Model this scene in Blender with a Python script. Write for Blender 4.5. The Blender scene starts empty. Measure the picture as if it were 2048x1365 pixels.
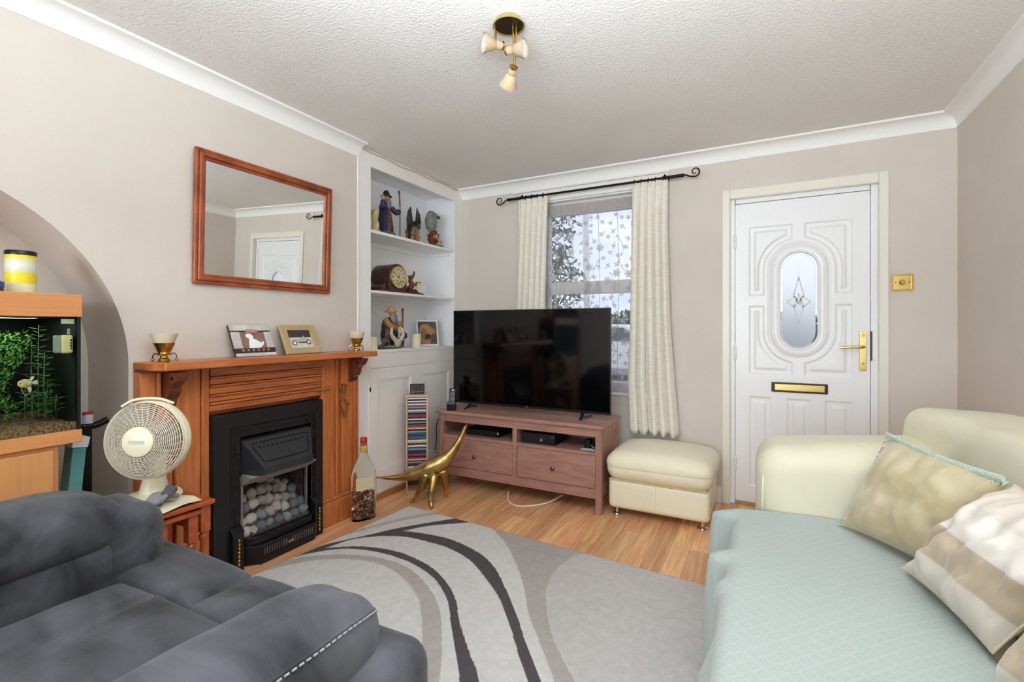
import bpy, bmesh, math, random
import numpy as np
from mathutils import Vector, Matrix, noise as mnoise
random.seed(7)
SC = bpy.context.scene
COL = SC.collection
PI = math.pi
# ---------------------------------------------------------------- camera
cam_d = bpy.data.cameras.new('camera')
cam_d.sensor_width = 36.0; cam_d.sensor_fit = 'HORIZONTAL'
cam_d.lens = 960.0 / 2048.0 * 36.0
cam_d.shift_y = -26.5 / 2048.0
cam_d.clip_start = 0.02; cam_d.clip_end = 200
cam = bpy.data.objects.new('camera', cam_d); COL.objects.link(cam)
cam.location = (0, 0, 1.19)
cam.rotation_euler = (PI / 2, 0, math.atan((1530 - 1024) / 960.0))
SC.camera = cam
# ---------------------------------------------------------------- world, light, exposure
vs = SC.view_settings
vs.view_transform = 'Standard'; vs.look = 'None'; vs.gamma = 1.0; vs.use_curve_mapping = False
vs.exposure = 0.27
SC.cycles.diffuse_bounces = 8
world = bpy.data.worlds.new('sky'); SC.world = world; world.use_nodes = True
wn = world.node_tree; wn.nodes.clear()
w_out = wn.nodes.new('ShaderNodeOutputWorld'); w_bg = wn.nodes.new('ShaderNodeBackground')
w_tc = wn.nodes.new('ShaderNodeTexCoord'); w_map = wn.nodes.new('ShaderNodeMapping')
w_map.inputs['Scale'].default_value = (1.2, 1.2, 3.6); w_map.inputs['Location'].default_value = (0.7, 0.2, 0.35)
w_n = wn.nodes.new('ShaderNodeTexNoise'); w_n.inputs['Scale'].default_value = 2.2; w_n.inputs['Detail'].default_value = 7
w_r = wn.nodes.new('ShaderNodeValToRGB')
w_r.color_ramp.elements[0].position = 0.30; w_r.color_ramp.elements[0].color = (0.52, 0.66, 0.92, 1)
w_r.color_ramp.elements[1].position = 0.46; w_r.color_ramp.elements[1].color = (0.90, 0.94, 1.0, 1)
wn.links.new(w_tc.outputs['Generated'], w_map.inputs[0]); wn.links.new(w_map.outputs[0], w_n.inputs['Vector'])
wn.links.new(w_n.outputs['Fac'], w_r.inputs['Fac']); wn.links.new(w_r.outputs['Color'], w_bg.inputs['Color'])
w_bg.inputs['Strength'].default_value = 1.0
wn.links.new(w_bg.outputs[0], w_out.inputs[0])

def area(name, loc, target, sx, sy, power, color=(1, 1, 1)):
    d = bpy.data.lights.new(name, 'AREA'); d.shape = 'RECTANGLE'; d.size = sx; d.size_y = sy
    d.energy = power; d.color = color
    o = bpy.data.objects.new(name, d); COL.objects.link(o); o.location = loc
    o.rotation_euler = (Vector(target) - Vector(loc)).to_track_quat('-Z', 'Y').to_euler()
    return o
# added fill lamps out of view: one at the rear, one aimed upward
area('rear_fill', (-0.60, -4.35, 1.45), (-0.75, 2.0, 1.45), 2.9, 1.9, 130, (0.83, 0.925, 1.0))
area('ceiling_fill', (-0.25, 0.25, 1.72), (-0.25, 0.32, 2.75), 0.95, 0.95, 76, (0.83, 0.925, 1.0))

# ---------------------------------------------------------------- helpers
def lin(c):
    if isinstance(c, str):
        c = tuple(int(c[i:i + 2], 16) / 255.0 for i in (0, 2, 4))
    return tuple((x / 12.92 if x <= 0.04045 else ((x + 0.055) / 1.055) ** 2.4) for x in c) + (1.0,)

MATS = {}
def mat(name, col, rough=0.5, metal=0.0, var=0.0, vscale=6.0, bump=0.0, bscale=60.0, spec=0.5, stretch=(1, 1, 1),
        col2=None, alpha=1.0, trans=0.0, ior=1.45, sheen=0.0, coat=0.0, detail=4, rand=0.0, distort=0.0, lo=0.35, hi=0.65, subs=0.0):
    """principled material; var mixes col towards col2 by a noise; bump adds fine relief; rand varies per object"""
    m = bpy.data.materials.new(name); m.use_nodes = True; MATS[name] = m
    nt = m.node_tree; b = nt.nodes['Principled BSDF']
    c = lin(col)
    b.inputs['Base Color'].default_value = c; b.inputs['Roughness'].default_value = rough
    b.inputs['Metallic'].default_value = metal; b.inputs['IOR'].default_value = ior
    b.inputs['Specular IOR Level'].default_value = spec
    b.inputs['Transmission Weight'].default_value = trans; b.inputs['Alpha'].default_value = alpha
    if sheen: b.inputs['Sheen Weight'].default_value = sheen
    if coat: b.inputs['Coat Weight'].default_value = coat; b.inputs['Coat Roughness'].default_value = 0.12
    if var or bump or rand:
        tc = nt.nodes.new('ShaderNodeTexCoord'); mp = nt.nodes.new('ShaderNodeMapping')
        mp.inputs['Scale'].default_value = stretch
        nt.links.new(tc.outputs['Object'], mp.inputs[0])
        vec = mp.outputs[0]
        if rand:
            oi = nt.nodes.new('ShaderNodeObjectInfo'); vm = nt.nodes.new('ShaderNodeVectorMath'); vm.operation = 'ADD'
            mu = nt.nodes.new('ShaderNodeMath'); mu.operation = 'MULTIPLY'; mu.inputs[1].default_value = 37.0
            nt.links.new(oi.outputs['Random'], mu.inputs[0]); nt.links.new(mp.outputs[0], vm.inputs[0]); nt.links.new(mu.outputs[0], vm.inputs[1])
            vec = vm.outputs[0]
    if var or rand:
        n = nt.nodes.new('ShaderNodeTexNoise'); n.inputs['Scale'].default_value = vscale; n.inputs['Detail'].default_value = detail
        n.inputs['Distortion'].default_value = distort
        nt.links.new(vec, n.inputs['Vector'])
        r = nt.nodes.new('ShaderNodeValToRGB')
        r.color_ramp.elements[0].position = lo; r.color_ramp.elements[1].position = hi
        c2 = lin(col2) if col2 else tuple(x * (1 - var) for x in c[:3]) + (1,)
        r.color_ramp.elements[0].color = c2; r.color_ramp.elements[1].color = c
        nt.links.new(n.outputs['Fac'], r.inputs['Fac'])
        out = r.outputs['Color']
        if rand:
            hs = nt.nodes.new('ShaderNodeHueSaturation')
            mr = nt.nodes.new('ShaderNodeMapRange'); mr.inputs['To Min'].default_value = 1 - rand; mr.inputs['To Max'].default_value = 1 + rand
            nt.links.new(oi.outputs['Random'], mr.inputs['Value']); nt.links.new(mr.outputs[0], hs.inputs['Value'])
            wn_ = nt.nodes.new('ShaderNodeTexWhiteNoise'); wn_.noise_dimensions = '1D'
            nt.links.new(oi.outputs['Random'], wn_.inputs['W'])
            mr2 = nt.nodes.new('ShaderNodeMapRange'); mr2.inputs['To Min'].default_value = 0.5 - rand * 0.06; mr2.inputs['To Max'].default_value = 0.5 + rand * 0.06
            nt.links.new(wn_.outputs['Value'], mr2.inputs['Value']); nt.links.new(mr2.outputs[0], hs.inputs['Hue'])
            nt.links.new(out, hs.inputs['Color']); out = hs.outputs['Color']
        nt.links.new(out, b.inputs['Base Color'])
    if bump:
        n2 = nt.nodes.new('ShaderNodeTexNoise'); n2.inputs['Scale'].default_value = bscale; n2.inputs['Detail'].default_value = 5
        nt.links.new(vec, n2.inputs['Vector'])
        bp = nt.nodes.new('ShaderNodeBump'); bp.inputs['Strength'].default_value = bump; bp.inputs['Distance'].default_value = 0.01
        nt.links.new(n2.outputs['Fac'], bp.inputs['Height']); nt.links.new(bp.outputs[0], b.inputs['Normal'])
    return m

def vcmat(name, rough=0.9, bump=0.0, bscale=300, spec=0.2, mult=None):
    """colour read from a colour attribute (flat print / dyed pile) times a fine noise"""
    m = bpy.data.materials.new(name); m.use_nodes = True; nt = m.node_tree; b = nt.nodes['Principled BSDF']
    a = nt.nodes.new('ShaderNodeVertexColor'); a.layer_name = 'dye'
    b.inputs['Roughness'].default_value = rough; b.inputs['Specular IOR Level'].default_value = spec
    out = a.outputs['Color']
    if mult:
        tc = nt.nodes.new('ShaderNodeTexCoord'); n = nt.nodes.new('ShaderNodeTexNoise'); n.inputs['Scale'].default_value = mult[0]; n.inputs['Detail'].default_value = 8
        n.inputs['Roughness'].default_value = 0.7
        nt.links.new(tc.outputs['Object'], n.inputs['Vector'])
        mr = nt.nodes.new('ShaderNodeMapRange'); mr.inputs['From Min'].default_value = 0.3; mr.inputs['From Max'].default_value = 0.7
        mr.inputs['To Min'].default_value = 1 - mult[1]; mr.inputs['To Max'].default_value = 1 + mult[1] * 0.4
        nt.links.new(n.outputs['Fac'], mr.inputs['Value'])
        mx = nt.nodes.new('ShaderNodeVectorMath'); mx.operation = 'SCALE'
        nt.links.new(out, mx.inputs[0]); nt.links.new(mr.outputs[0], mx.inputs['Scale']); out = mx.outputs[0]
    nt.links.new(out, b.inputs['Base Color'])
    if bump:
        tc = nt.nodes.new('ShaderNodeTexCoord'); n2 = nt.nodes.new('ShaderNodeTexNoise'); n2.inputs['Scale'].default_value = bscale
        nt.links.new(tc.outputs['Object'], n2.inputs['Vector'])
        bp = nt.nodes.new('ShaderNodeBump'); bp.inputs['Strength'].default_value = bump; bp.inputs['Distance'].default_value = 0.01
        nt.links.new(n2.outputs['Fac'], bp.inputs['Height']); nt.links.new(bp.outputs[0], b.inputs['Normal'])
    return m

MW = {}
class MB:
    """collects shapes, then links them as ONE mesh object"""
    def __init__(s): s.v = []; s.f = []; s.mi = []; s.cur = 0
    def face(s, f): s.f.append(f); s.mi.append(s.cur)
    def quad(s, a, b, c, d):
        n = len(s.v); s.v += [tuple(a), tuple(b), tuple(c), tuple(d)]; s.face((n, n + 1, n + 2, n + 3)); return s
    def box(s, x0, x1, y0, y1, z0, z1):
        x0, x1 = min(x0, x1), max(x0, x1); y0, y1 = min(y0, y1), max(y0, y1); z0, z1 = min(z0, z1), max(z0, z1)
        n = len(s.v)
        s.v += [(x0, y0, z0), (x1, y0, z0), (x1, y1, z0), (x0, y1, z0), (x0, y0, z1), (x1, y0, z1), (x1, y1, z1), (x0, y1, z1)]
        for f in ((0, 3, 2, 1), (4, 5, 6, 7), (0, 1, 5, 4), (1, 2, 6, 5), (2, 3, 7, 6), (3, 0, 4, 7)):
            s.face(tuple(n + i for i in f))
        return s
    def xf(s, M, start=0):
        for i in range(start, len(s.v)): s.v[i] = tuple(M @ Vector(s.v[i]))
        return s
    def lathe(s, prof, c=(0, 0, 0), seg=24, axis='Z', M=None, cap=True):
        n0 = len(s.v); k = len(prof)
        for i in range(seg):
            a = 2 * PI * i / seg; ca, sa = math.cos(a), math.sin(a)
            for r, h in prof:
                p = (r * ca, r * sa, h)
                if axis == 'X': p = (h, r * ca, r * sa)
                elif axis == 'Y': p = (r * sa, h, r * ca)
                if M is not None: p = tuple(M @ Vector(p))
                s.v.append((p[0] + c[0], p[1] + c[1], p[2] + c[2]))
        for i in range(seg):
            j = (i + 1) % seg
            for q in range(k - 1):
                s.face((n0 + i * k + q, n0 + j * k + q, n0 + j * k + q + 1, n0 + i * k + q + 1))
        if cap:
            if prof[0][0] > 1e-6: s.face(tuple(n0 + i * k for i in reversed(range(seg))))
            if prof[-1][0] > 1e-6: s.face(tuple(n0 + i * k + k - 1 for i in range(seg)))
        return s
    def tube(s, path, r, seg=8, closed=False, sx=1.0, sy=1.0):
        pts = [Vector(p) for p in path]; n = len(pts)
        rr = r if isinstance(r, (list, tuple)) else [r] * n
        n0 = len(s.v); up = None
        for i, p in enumerate(pts):
            if closed: t = pts[(i + 1) % n] - pts[i - 1]
            else: t = pts[min(i + 1, n - 1)] - pts[max(i - 1, 0)]
            if t.length < 1e-9: t = Vector((0, 0, 1))
            t.normalize()
            if up is None:
                up = Vector((0, 0, 1)) if abs(t.z) < 0.9 else Vector((1, 0, 0))
            u = up - t * up.dot(t)
            if u.length < 1e-6: u = t.orthogonal()
            u.normalize(); w = t.cross(u); up = u
            for q in range(seg):
                a = 2 * PI * q / seg
                s.v.append(tuple(p + (u * math.cos(a) * sx + w * math.sin(a) * sy) * rr[i]))
        m = n if closed else n - 1
        for i in range(m):
            j = (i + 1) % n
            for q in range(seg):
                q2 = (q + 1) % seg
                s.face((n0 + i * seg + q, n0 + i * seg + q2, n0 + j * seg + q2, n0 + j * seg + q))
        if not closed:
            s.face(tuple(n0 + q for q in reversed(range(seg)))); s.face(tuple(n0 + (n - 1) * seg + q for q in range(seg)))
        return s
    def prism(s, poly, plane, d0, d1):
        """polygon (2-D) extruded; plane 'XY' along Z, 'XZ' along Y, 'YZ' along X"""
        def P(a, b, d): return (a, b, d) if plane == 'XY' else (a, d, b) if plane == 'XZ' else (d, a, b)
        n = len(s.v); k = len(poly)
        for d in (d0, d1): s.v += [P(a, b, d) for a, b in poly]
        s.face(tuple(n + i for i in reversed(range(k)))); s.face(tuple(n + k + i for i in range(k)))
        for i in range(k):
            j = (i + 1) % k; s.face((n + i, n + j, n + k + j, n + k + i))
        return s
    def ring(s, outer, inner, plane, d0, d1):
        """frame between two polygons with the same number of points"""
        def P(a, b, d): return (a, b, d) if plane == 'XY' else (a, d, b) if plane == 'XZ' else (d, a, b)
        n = len(s.v); k = len(outer)
        for poly, d in ((outer, d0), (inner, d0), (outer, d1), (inner, d1)): s.v += [P(a, b, d) for a, b in poly]
        for i in range(k):
            j = (i + 1) % k
            s.face((n + i, n + j, n + k + j, n + k + i)); s.face((n + 2 * k + i, n + 3 * k + i, n + 3 * k + j, n + 2 * k + j))
            s.face((n + i, n + 2 * k + i, n + 2 * k + j, n + j)); s.face((n + k + i, n + k + j, n + 3 * k + j, n + 3 * k + i))
        return s
    def grid(s, nu, nv, fn, closeu=False, closev=False):
        n0 = len(s.v)
        for i in range(nu):
            for j in range(nv): s.v.append(tuple(fn(i, j)))
        for i in range(nu if closeu else nu - 1):
            for j in range(nv if closev else nv - 1):
                i2 = (i + 1) % nu; j2 = (j + 1) % nv
                s.face((n0 + i * nv + j, n0 + i2 * nv + j, n0 + i2 * nv + j2, n0 + i * nv + j2))
        return s
    def blob(s, c, r, seg=14, rings=9, M=None, fn=None):
        if not isinstance(r, (tuple, list)): r = (r, r, r)
        n0 = len(s.v)
        for i in range(rings + 1):
            th = PI * i / rings
            for j in range(seg):
                ph = 2 * PI * j / seg
                p = Vector((math.sin(th) * math.cos(ph), math.sin(th) * math.sin(ph), math.cos(th)))
                if fn: p = Vector(fn(p))
                p = Vector((p.x * r[0], p.y * r[1], p.z * r[2]))
                if M is not None: p = M @ p
                s.v.append((p.x + c[0], p.y + c[1], p.z + c[2]))
        for i in range(rings):
            for j in range(seg):
                j2 = (j + 1) % seg
                s.face((n0 + i * seg + j, n0 + (i + 1) * seg + j, n0 + (i + 1) * seg + j2, n0 + i * seg + j2))
        return s
    def rbox(s, c, h, r, k=6, rk=4, fn=None, M=None):
        """box with rounded edges: centre c, half sizes h, edge radius r; fn deforms local points"""
        def samp(hh):
            a = list(np.linspace(-hh, -hh + r, rk + 1)); b = list(np.linspace(-hh + r, hh - r, k + 2))[1:-1]; d = list(np.linspace(hh - r, hh, rk + 1))
            return a + b + d
        S = [samp(hh) for hh in h]; idx = {}
        def vert(p):
            key = tuple(round(x, 5) for x in p)
            if key in idx: return idx[key]
            inn = Vector([max(-(h[i] - r), min(h[i] - r, p[i])) for i in range(3)])
            d = Vector(p) - inn
            q = inn + (d.normalized() * r if d.length > 1e-9 else d)
            if fn: q = Vector(fn(q))
            if M is not None: q = M @ q
            idx[key] = len(s.v); s.v.append((q.x + c[0], q.y + c[1], q.z + c[2])); return idx[key]
        for ax in range(3):
            a, b = [i for i in range(3) if i != ax]
            for sg in (-1, 1):
                for i in range(len(S[a]) - 1):
                    for j in range(len(S[b]) - 1):
                        ps = []
                        for (ii, jj) in ((i, j), (i + 1, j), (i + 1, j + 1), (i, j + 1)):
                            p = [0, 0, 0]; p[ax] = sg * h[ax]; p[a] = S[a][ii]; p[b] = S[b][jj]; ps.append(vert(p))
                        s.face(tuple(ps))
        return s
    def build(s, name, mats, parent=None, smooth=False, bevel=0.0, bseg=2, sub=0, label=None, kind=None, cat=None, group=None, world=True, solid=0.0, angle=40, dye=None):
        me = bpy.data.meshes.new(name)
        vs_ = s.v
        org = Vector((0, 0, 0))
        if parent is not None:
            Mp = MW.get(parent.name)
            if world and Mp is not None:
                Mi = Mp.inverted(); vs_ = [tuple(Mi @ Vector(p)) for p in vs_]
        elif vs_ and cat:
            a = np.array(vs_); org = Vector(((a[:, 0].min() + a[:, 0].max()) / 2, (a[:, 1].min() + a[:, 1].max()) / 2, a[:, 2].min()))
            vs_ = [(p[0] - org.x, p[1] - org.y, p[2] - org.z) for p in vs_]
        me.from_pydata(vs_, [], s.f)
        if not isinstance(mats, (list, tuple)): mats = [mats]
        for m in mats: me.materials.append(m)
        if len(mats) > 1: me.polygons.foreach_set('material_index', s.mi)
        bm = bmesh.new(); bm.from_mesh(me); bmesh.ops.recalc_face_normals(bm, faces=bm.faces); bm.to_mesh(me); bm.free()
        if dye is not None:
            at = me.color_attributes.new('dye', 'FLOAT_COLOR', 'POINT')
            at.data.foreach_set('color', np.asarray(dye, dtype=np.float32).ravel())
        if smooth:
            me.polygons.foreach_set('use_smooth', [True] * len(me.polygons))
            if angle < 180: 
                try: me.set_sharp_from_angle(angle=math.radians(angle))
                except Exception: pass
        me.update()
        o = bpy.data.objects.new(name, me); COL.objects.link(o)
        o.location = org
        if parent is not None:
            o.parent = parent
            if parent.name in MW: MW[o.name] = MW[parent.name]
        if bevel:
            b = o.modifiers.new('bevel', 'BEVEL'); b.width = bevel; b.segments = bseg; b.limit_method = 'ANGLE'; b.angle_limit = math.radians(35)
        if solid:
            b = o.modifiers.new('solidify', 'SOLIDIFY'); b.thickness = solid; b.offset = 0
        if sub:
            b = o.modifiers.new('subdivision', 'SUBSURF'); b.levels = sub; b.render_levels = sub
        if label: o['label'] = label
        if kind: o['kind'] = kind
        if cat: o['category'] = cat
        if group: o['group'] = group
        return o

def thing(name, label, cat, loc=(0, 0, 0), rz=0.0, group=None):
    o = bpy.data.objects.new(name, None); COL.objects.link(o); o.empty_display_size = 0.05
    o.location = loc; o.rotation_euler = (0, 0, rz)
    o['label'] = label; o['category'] = cat
    if group: o['group'] = group
    MW[o.name] = Matrix.Translation(Vector(loc)) @ Matrix.Rotation(rz, 4, 'Z')
    return o

def copy_thing(root, loc, rz, label, group=None):
    r = root.copy(); COL.objects.link(r); r.location = loc; r.rotation_euler = (0, 0, rz); r['label'] = label
    if group: r['group'] = group
    for ch in list(root.children):
        c = ch.copy(); COL.objects.link(c); c.parent = r
        for g in list(ch.children):
            d = g.copy(); COL.objects.link(d); d.parent = c
    return r

def rot_to(d, up=(0, 0, 1)):
    """rotation taking local +Z to direction d"""
    return Vector(d).to_track_quat('Z', 'Y').to_matrix()

def bez(p, n=20):
    """smooth (Catmull-Rom) curve through points"""
    P = [Vector(q) for q in p]; P = [P[0] * 2 - P[1]] + P + [P[-1] * 2 - P[-2]]
    out = []
    for i in range(1, len(P) - 2):
        for k in range(n):
            t = k / n; a, b, c, d = P[i - 1], P[i], P[i + 1], P[i + 2]
            out.append(0.5 * ((2 * b) + (c - a) * t + (2 * a - 5 * b + 4 * c - d) * t * t + (3 * b - a - 3 * c + d) * t ** 3))
    out.append(P[-2]); return out

def nz(x, y, z, s=1.0): return mnoise.noise(Vector((x * s, y * s, z * s)))
def text(name, body, size, loc, rot, m, parent, ext=0.0004):
    """flat lettering as a mesh"""
    cu = bpy.data.curves.new(name, 'FONT'); cu.body = body; cu.size = size; cu.extrude = ext; cu.align_x = 'CENTER'; cu.align_y = 'CENTER'; cu.resolution_u = 3
    t = bpy.data.objects.new(name + '_t', cu); COL.objects.link(t)
    bpy.context.view_layer.update()
    me = bpy.data.meshes.new_from_object(t); bpy.data.objects.remove(t)
    me.materials.clear(); me.materials.append(m)
    Mt = Matrix.Translation(Vector(loc)) @ rot.to_4x4()
    if parent is not None and parent.name in MW: Mt = MW[parent.name].inverted() @ Mt
    me.transform(Mt)
    o = bpy.data.objects.new(name, me); COL.objects.link(o); o.parent = parent
    return o
# ---------------------------------------------------------------- shared materials
M_wall = mat('wall_paint', 'd8d0c6', 0.85, var=0.05, vscale=2.2, bump=0.05, bscale=90)
M_ceil = mat('artex', 'ebe9e6', 0.9, bump=0.55, bscale=85, var=0.03, vscale=3)
M_coving = mat('white_coving', 'f1f0ee', 0.6)
M_white = mat('white_gloss_paint', 'efedea', 0.35, var=0.03, vscale=4)
M_cream_paint = mat('cream_gloss_paint', 'e9e5d8', 0.3)
M_upvc = mat('white_upvc', 'eff0f2', 0.28)
M_brass = mat('brass', 'c9a24e', 0.25, metal=1.0, var=0.15, vscale=30)
M_goldp = mat('polished_gold', 'e2c983', 0.22, metal=1.0)
M_black = mat('black_plastic', '121214', 0.3)
M_dark = mat('dark_void', '080808', 0.8)
M_steel = mat('chrome', 'd0d0d0', 0.12, metal=1.0)
M_dkmetal = mat('black_iron', '1c1512', 0.45, metal=0.6)
M_pine = mat('stained_pine', 'cc7b44', 0.32, var=0.5, col2='a85a2c', vscale=3.0, stretch=(14, 14, 1.2), detail=8, bump=0.06, bscale=20, distort=0.6, coat=0.25, lo=0.28, hi=0.62)
M_pine_h = mat('stained_pine_horizontal', 'c5723c', 0.32, var=0.5, col2='9f5127', vscale=3.0, stretch=(14, 1.2, 14), detail=8, bump=0.06, bscale=20, distort=0.6, coat=0.25, lo=0.28, hi=0.62)
M_pine_dk = mat('dark_stained_pine', '7d3d20', 0.35, var=0.4, col2='4c2010', vscale=3.0, stretch=(14, 3, 1.6), detail=8, coat=0.2)
M_floor = mat('laminate_plank', 'e8b98a', 0.26, var=0.35, col2='cb8c58', vscale=2.2, stretch=(26, 1.6, 26), detail=9, rand=0.17, distort=0.5, lo=0.25, hi=0.68, spec=0.45)
M_floorbase = mat('floor_joint', '6b4126', 0.7)

L = -2.373; B = 3.556; RW = 0.958; BK = -4.6; PK = 0.0; CZ = 2.4; ND = 0.36
# ---------------------------------------------------------------- floor with separate planks
fl = MB(); fl.box(L, RW, PK, B, -0.05, -0.011); fl.box(L, RW, BK, PK, -0.05, 0.0); fl.box(L - ND, L, -0.428, 1.036, -0.05, -0.001)
floor = fl.build('floor', M_floorbase, kind='structure')
PWID, PLEN = 0.096, 0.92
pm = MB(); pm.box(0, PWID - 0.0012, 0, PLEN - 0.0012, -0.0105, 0)
plank0 = None; col_i = 0
x = L
while x < RW - 0.005:
    w = min(PWID, RW - x)
    y = PK - random.random() * PLEN
    while y < B - 0.01:
        y0 = max(y, PK); y1 = min(y + PLEN, B)
        if y1 - y0 > 0.02:
            if plank0 is None:
                o = pm.build('plank', M_floor, floor); plank0 = o
            else:
                o = plank0.copy(); COL.objects.link(o); o.parent = floor
            o.location = (x, y0, 0); o.scale = (w / PWID, (y1 - y0) / PLEN, 1)
        y += PLEN
    x += PWID
# ---------------------------------------------------------------- walls
AY, AZ, AR = 0.304, 1.03, 0.732           # arch centre and radius
lw = MB()
lw.quad((L, BK, 0), (L, AY - AR, 0), (L, AY - AR, CZ), (L, BK, CZ))
for y0_, y1_, z0_ in ((AY + AR, 1.42, 0), (1.42, 1.93, 0.66), (1.93, 2.334, 0)):
    lw.quad((L, y0_, z0_), (L, y1_, z0_), (L, y1_, CZ), (L, y0_, CZ))
NA = 48; arc = [(AY + AR * math.cos(PI * i / NA), AZ + AR * math.sin(PI * i / NA)) for i in range(NA + 1)]
for i in range(NA):
    (y0, z0), (y1, z1) = arc[i], arc[i + 1]
    lw.quad((L, y0, z0), (L, y0, CZ), (L, y1, CZ), (L, y1, z1))
wall_left = lw.build('wall_left', M_wall, kind='structure')
rv = MB()
prof = [(AY + AR, 0.0)] + arc + [(AY - AR, 0.0)]
for i in range(len(prof) - 1):
    (y0, z0), (y1, z1) = prof[i], prof[i + 1]
    sl = 0.012
    rv.quad((L, y0, z0), (L - ND, y0, z0), (L - ND, y1, z1), (L, y1, z1))
rv.build('arch_reveal', M_wall, wall_left, smooth=True)
nb = MB(); nb.box(L - ND - 0.02, L - ND, -0.5, 1.12, 0, 1.85)
nb.build('niche_back', mat('niche_plaster', 'd8d2c8', 0.9, bump=0.5, bscale=14, var=0.06, vscale=3), wall_left)
bead = MB(); bead.box(L - 0.004, L + 0.006, 2.318, 2.334, 0, 2.315)
bead.build('corner_bead', M_white, wall_left, bevel=0.003)
wr = MB(); wr.box(RW, RW + 0.1, BK, B + 0.25, 0, CZ); wr.build('wall_right', M_wall, kind='structure')
# rear wall with wide unglazed opening, added to admit light (behind the camera)
wb = MB(); wb.box(L, RW, BK - 0.1, BK, 0, 0.25); wb.box(L, RW, BK - 0.1, BK, 2.2, CZ); wb.box(L, -2.1, BK - 0.1, BK, 0.25, 2.2); wb.box(0.9, RW, BK - 0.1, BK, 0.25, 2.2)
wb.build('wall_back', M_wall, kind='structure')
ce = MB(); ce.box(L - 0.4, RW + 0.1, BK - 0.1, B + 0.25, CZ, CZ + 0.06); ce.build('ceiling', M_ceil, kind='structure')
# end wall with window and door openings
WX0, WX1, WZ0, WZ1 = -1.70, -0.70, 0.69, 2.21
DX0, DX1, DZ1 = -0.215, 0.607, 2.07
we = MB()
we.box(-2.8, WX0, B, B + 0.25, 0, CZ); we.box(WX0, WX1, B, B + 0.25, 0, WZ0); we.box(WX0, WX1, B, B + 0.25, WZ1, CZ)
we.box(WX1, DX0, B, B + 0.25, 0, CZ); we.box(DX0, DX1, B, B + 0.25, DZ1, CZ); we.box(DX1, RW, B, B + 0.25, 0, CZ)
we.build('wall_end', M_wall, kind='structure')
# ---------------------------------------------------------------- coving
CP = [(0, -0.083), (0.006, -0.083)] + [(0.006 + 0.062 * (1 - math.cos(a)), -0.079 + 0.066 * math.sin(a)) for a in [PI / 2 * i / 8 for i in range(9)]] + [(0.078, -0.013), (0.078, 0.0), (0, 0)]
# concave: swap so that the hollow faces the room
CP = [(0, -0.083), (0.005, -0.083)] + [(0.068 - 0.063 * math.cos(a), -0.014 - 0.064 * (1 - math.sin(a))) for a in [PI / 2 * i / 8 for i in range(9)]] + [(0.078, -0.012), (0.078, 0.0), (0, 0)]
c1 = MB(); c1.prism([(L + d, CZ + h) for d, h in CP], 'XZ', BK, 2.334); c1.build('trim_1', M_coving, kind='structure', smooth=True, angle=30)
c2 = MB(); c2.prism([(B - d, CZ + h) for d, h in CP], 'YZ', L, RW); c2.build('trim_2', M_coving, kind='structure', smooth=True, angle=30)
c3 = MB(); c3.prism([(RW - d, CZ + h) for d, h in CP], 'XZ', BK, B); c3.build('trim_3', M_coving, kind='structure', smooth=True, angle=30)
# baseboards
bb = MB(); bb.box(L, -0.262, B - 0.018, B, 0, 0.11); bb.box(0.652, RW, B - 0.018, B, 0, 0.11); bb.build('baseboard_end', M_white, kind='structure', bevel=0.004)
bb = MB(); bb.box(RW - 0.018, RW, BK, B - 0.018, 0, 0.11); bb.build('baseboard_right', M_white, kind='structure', bevel=0.004)
bb = MB(); bb.box(L, L + 0.02, 2.36, B - 0.02, 0, 0.045); bb.build('baseboard_left', mat('oak_beading', 'b9814c', 0.4, var=0.2, stretch=(10, 1, 10)), kind='structure', bevel=0.006)
# ---------------------------------------------------------------- door
k = 3.592 / 3.556
def dx(x): return x * k
def dz(z): return 1.19 + (z - 1.19) * k
DY = 3.592
M_door = M_upvc
door = MB()
door.box(-0.259, -0.209, B - 0.016, B + 0.03, 0, 2.118).box(0.600, 0.648, B - 0.016, B + 0.03, 0, 2.118).box(-0.209, 0.600, B - 0.016, B + 0.03, 2.056, 2.118)
door1 = door.build('door_1', M_cream_paint, kind='structure', bevel=0.006)
fr = MB(); fx0, fx1, fz1 = dx(-0.175), dx(0.558), dz(2.0155)
fr.box(-0.2145, fx0 - 0.003, DY - 0.004, B + 0.12, 0.0, 2.068).box(fx1 + 0.003, 0.6065, DY - 0.004, B + 0.12, 0, 2.068).box(fx0, fx1, DY - 0.004, B + 0.12, fz1 + 0.004, 2.068)
fr.build('door_frame', M_upvc, door1, bevel=0.004)
th_ = MB(); th_.box(fx0 - 0.003, fx1 + 0.003, DY - 0.02, B + 0.12, 0, 0.022); th_.build('threshold', mat('brass_threshold', 'b98f4a', 0.4, metal=0.6), door1)
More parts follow.
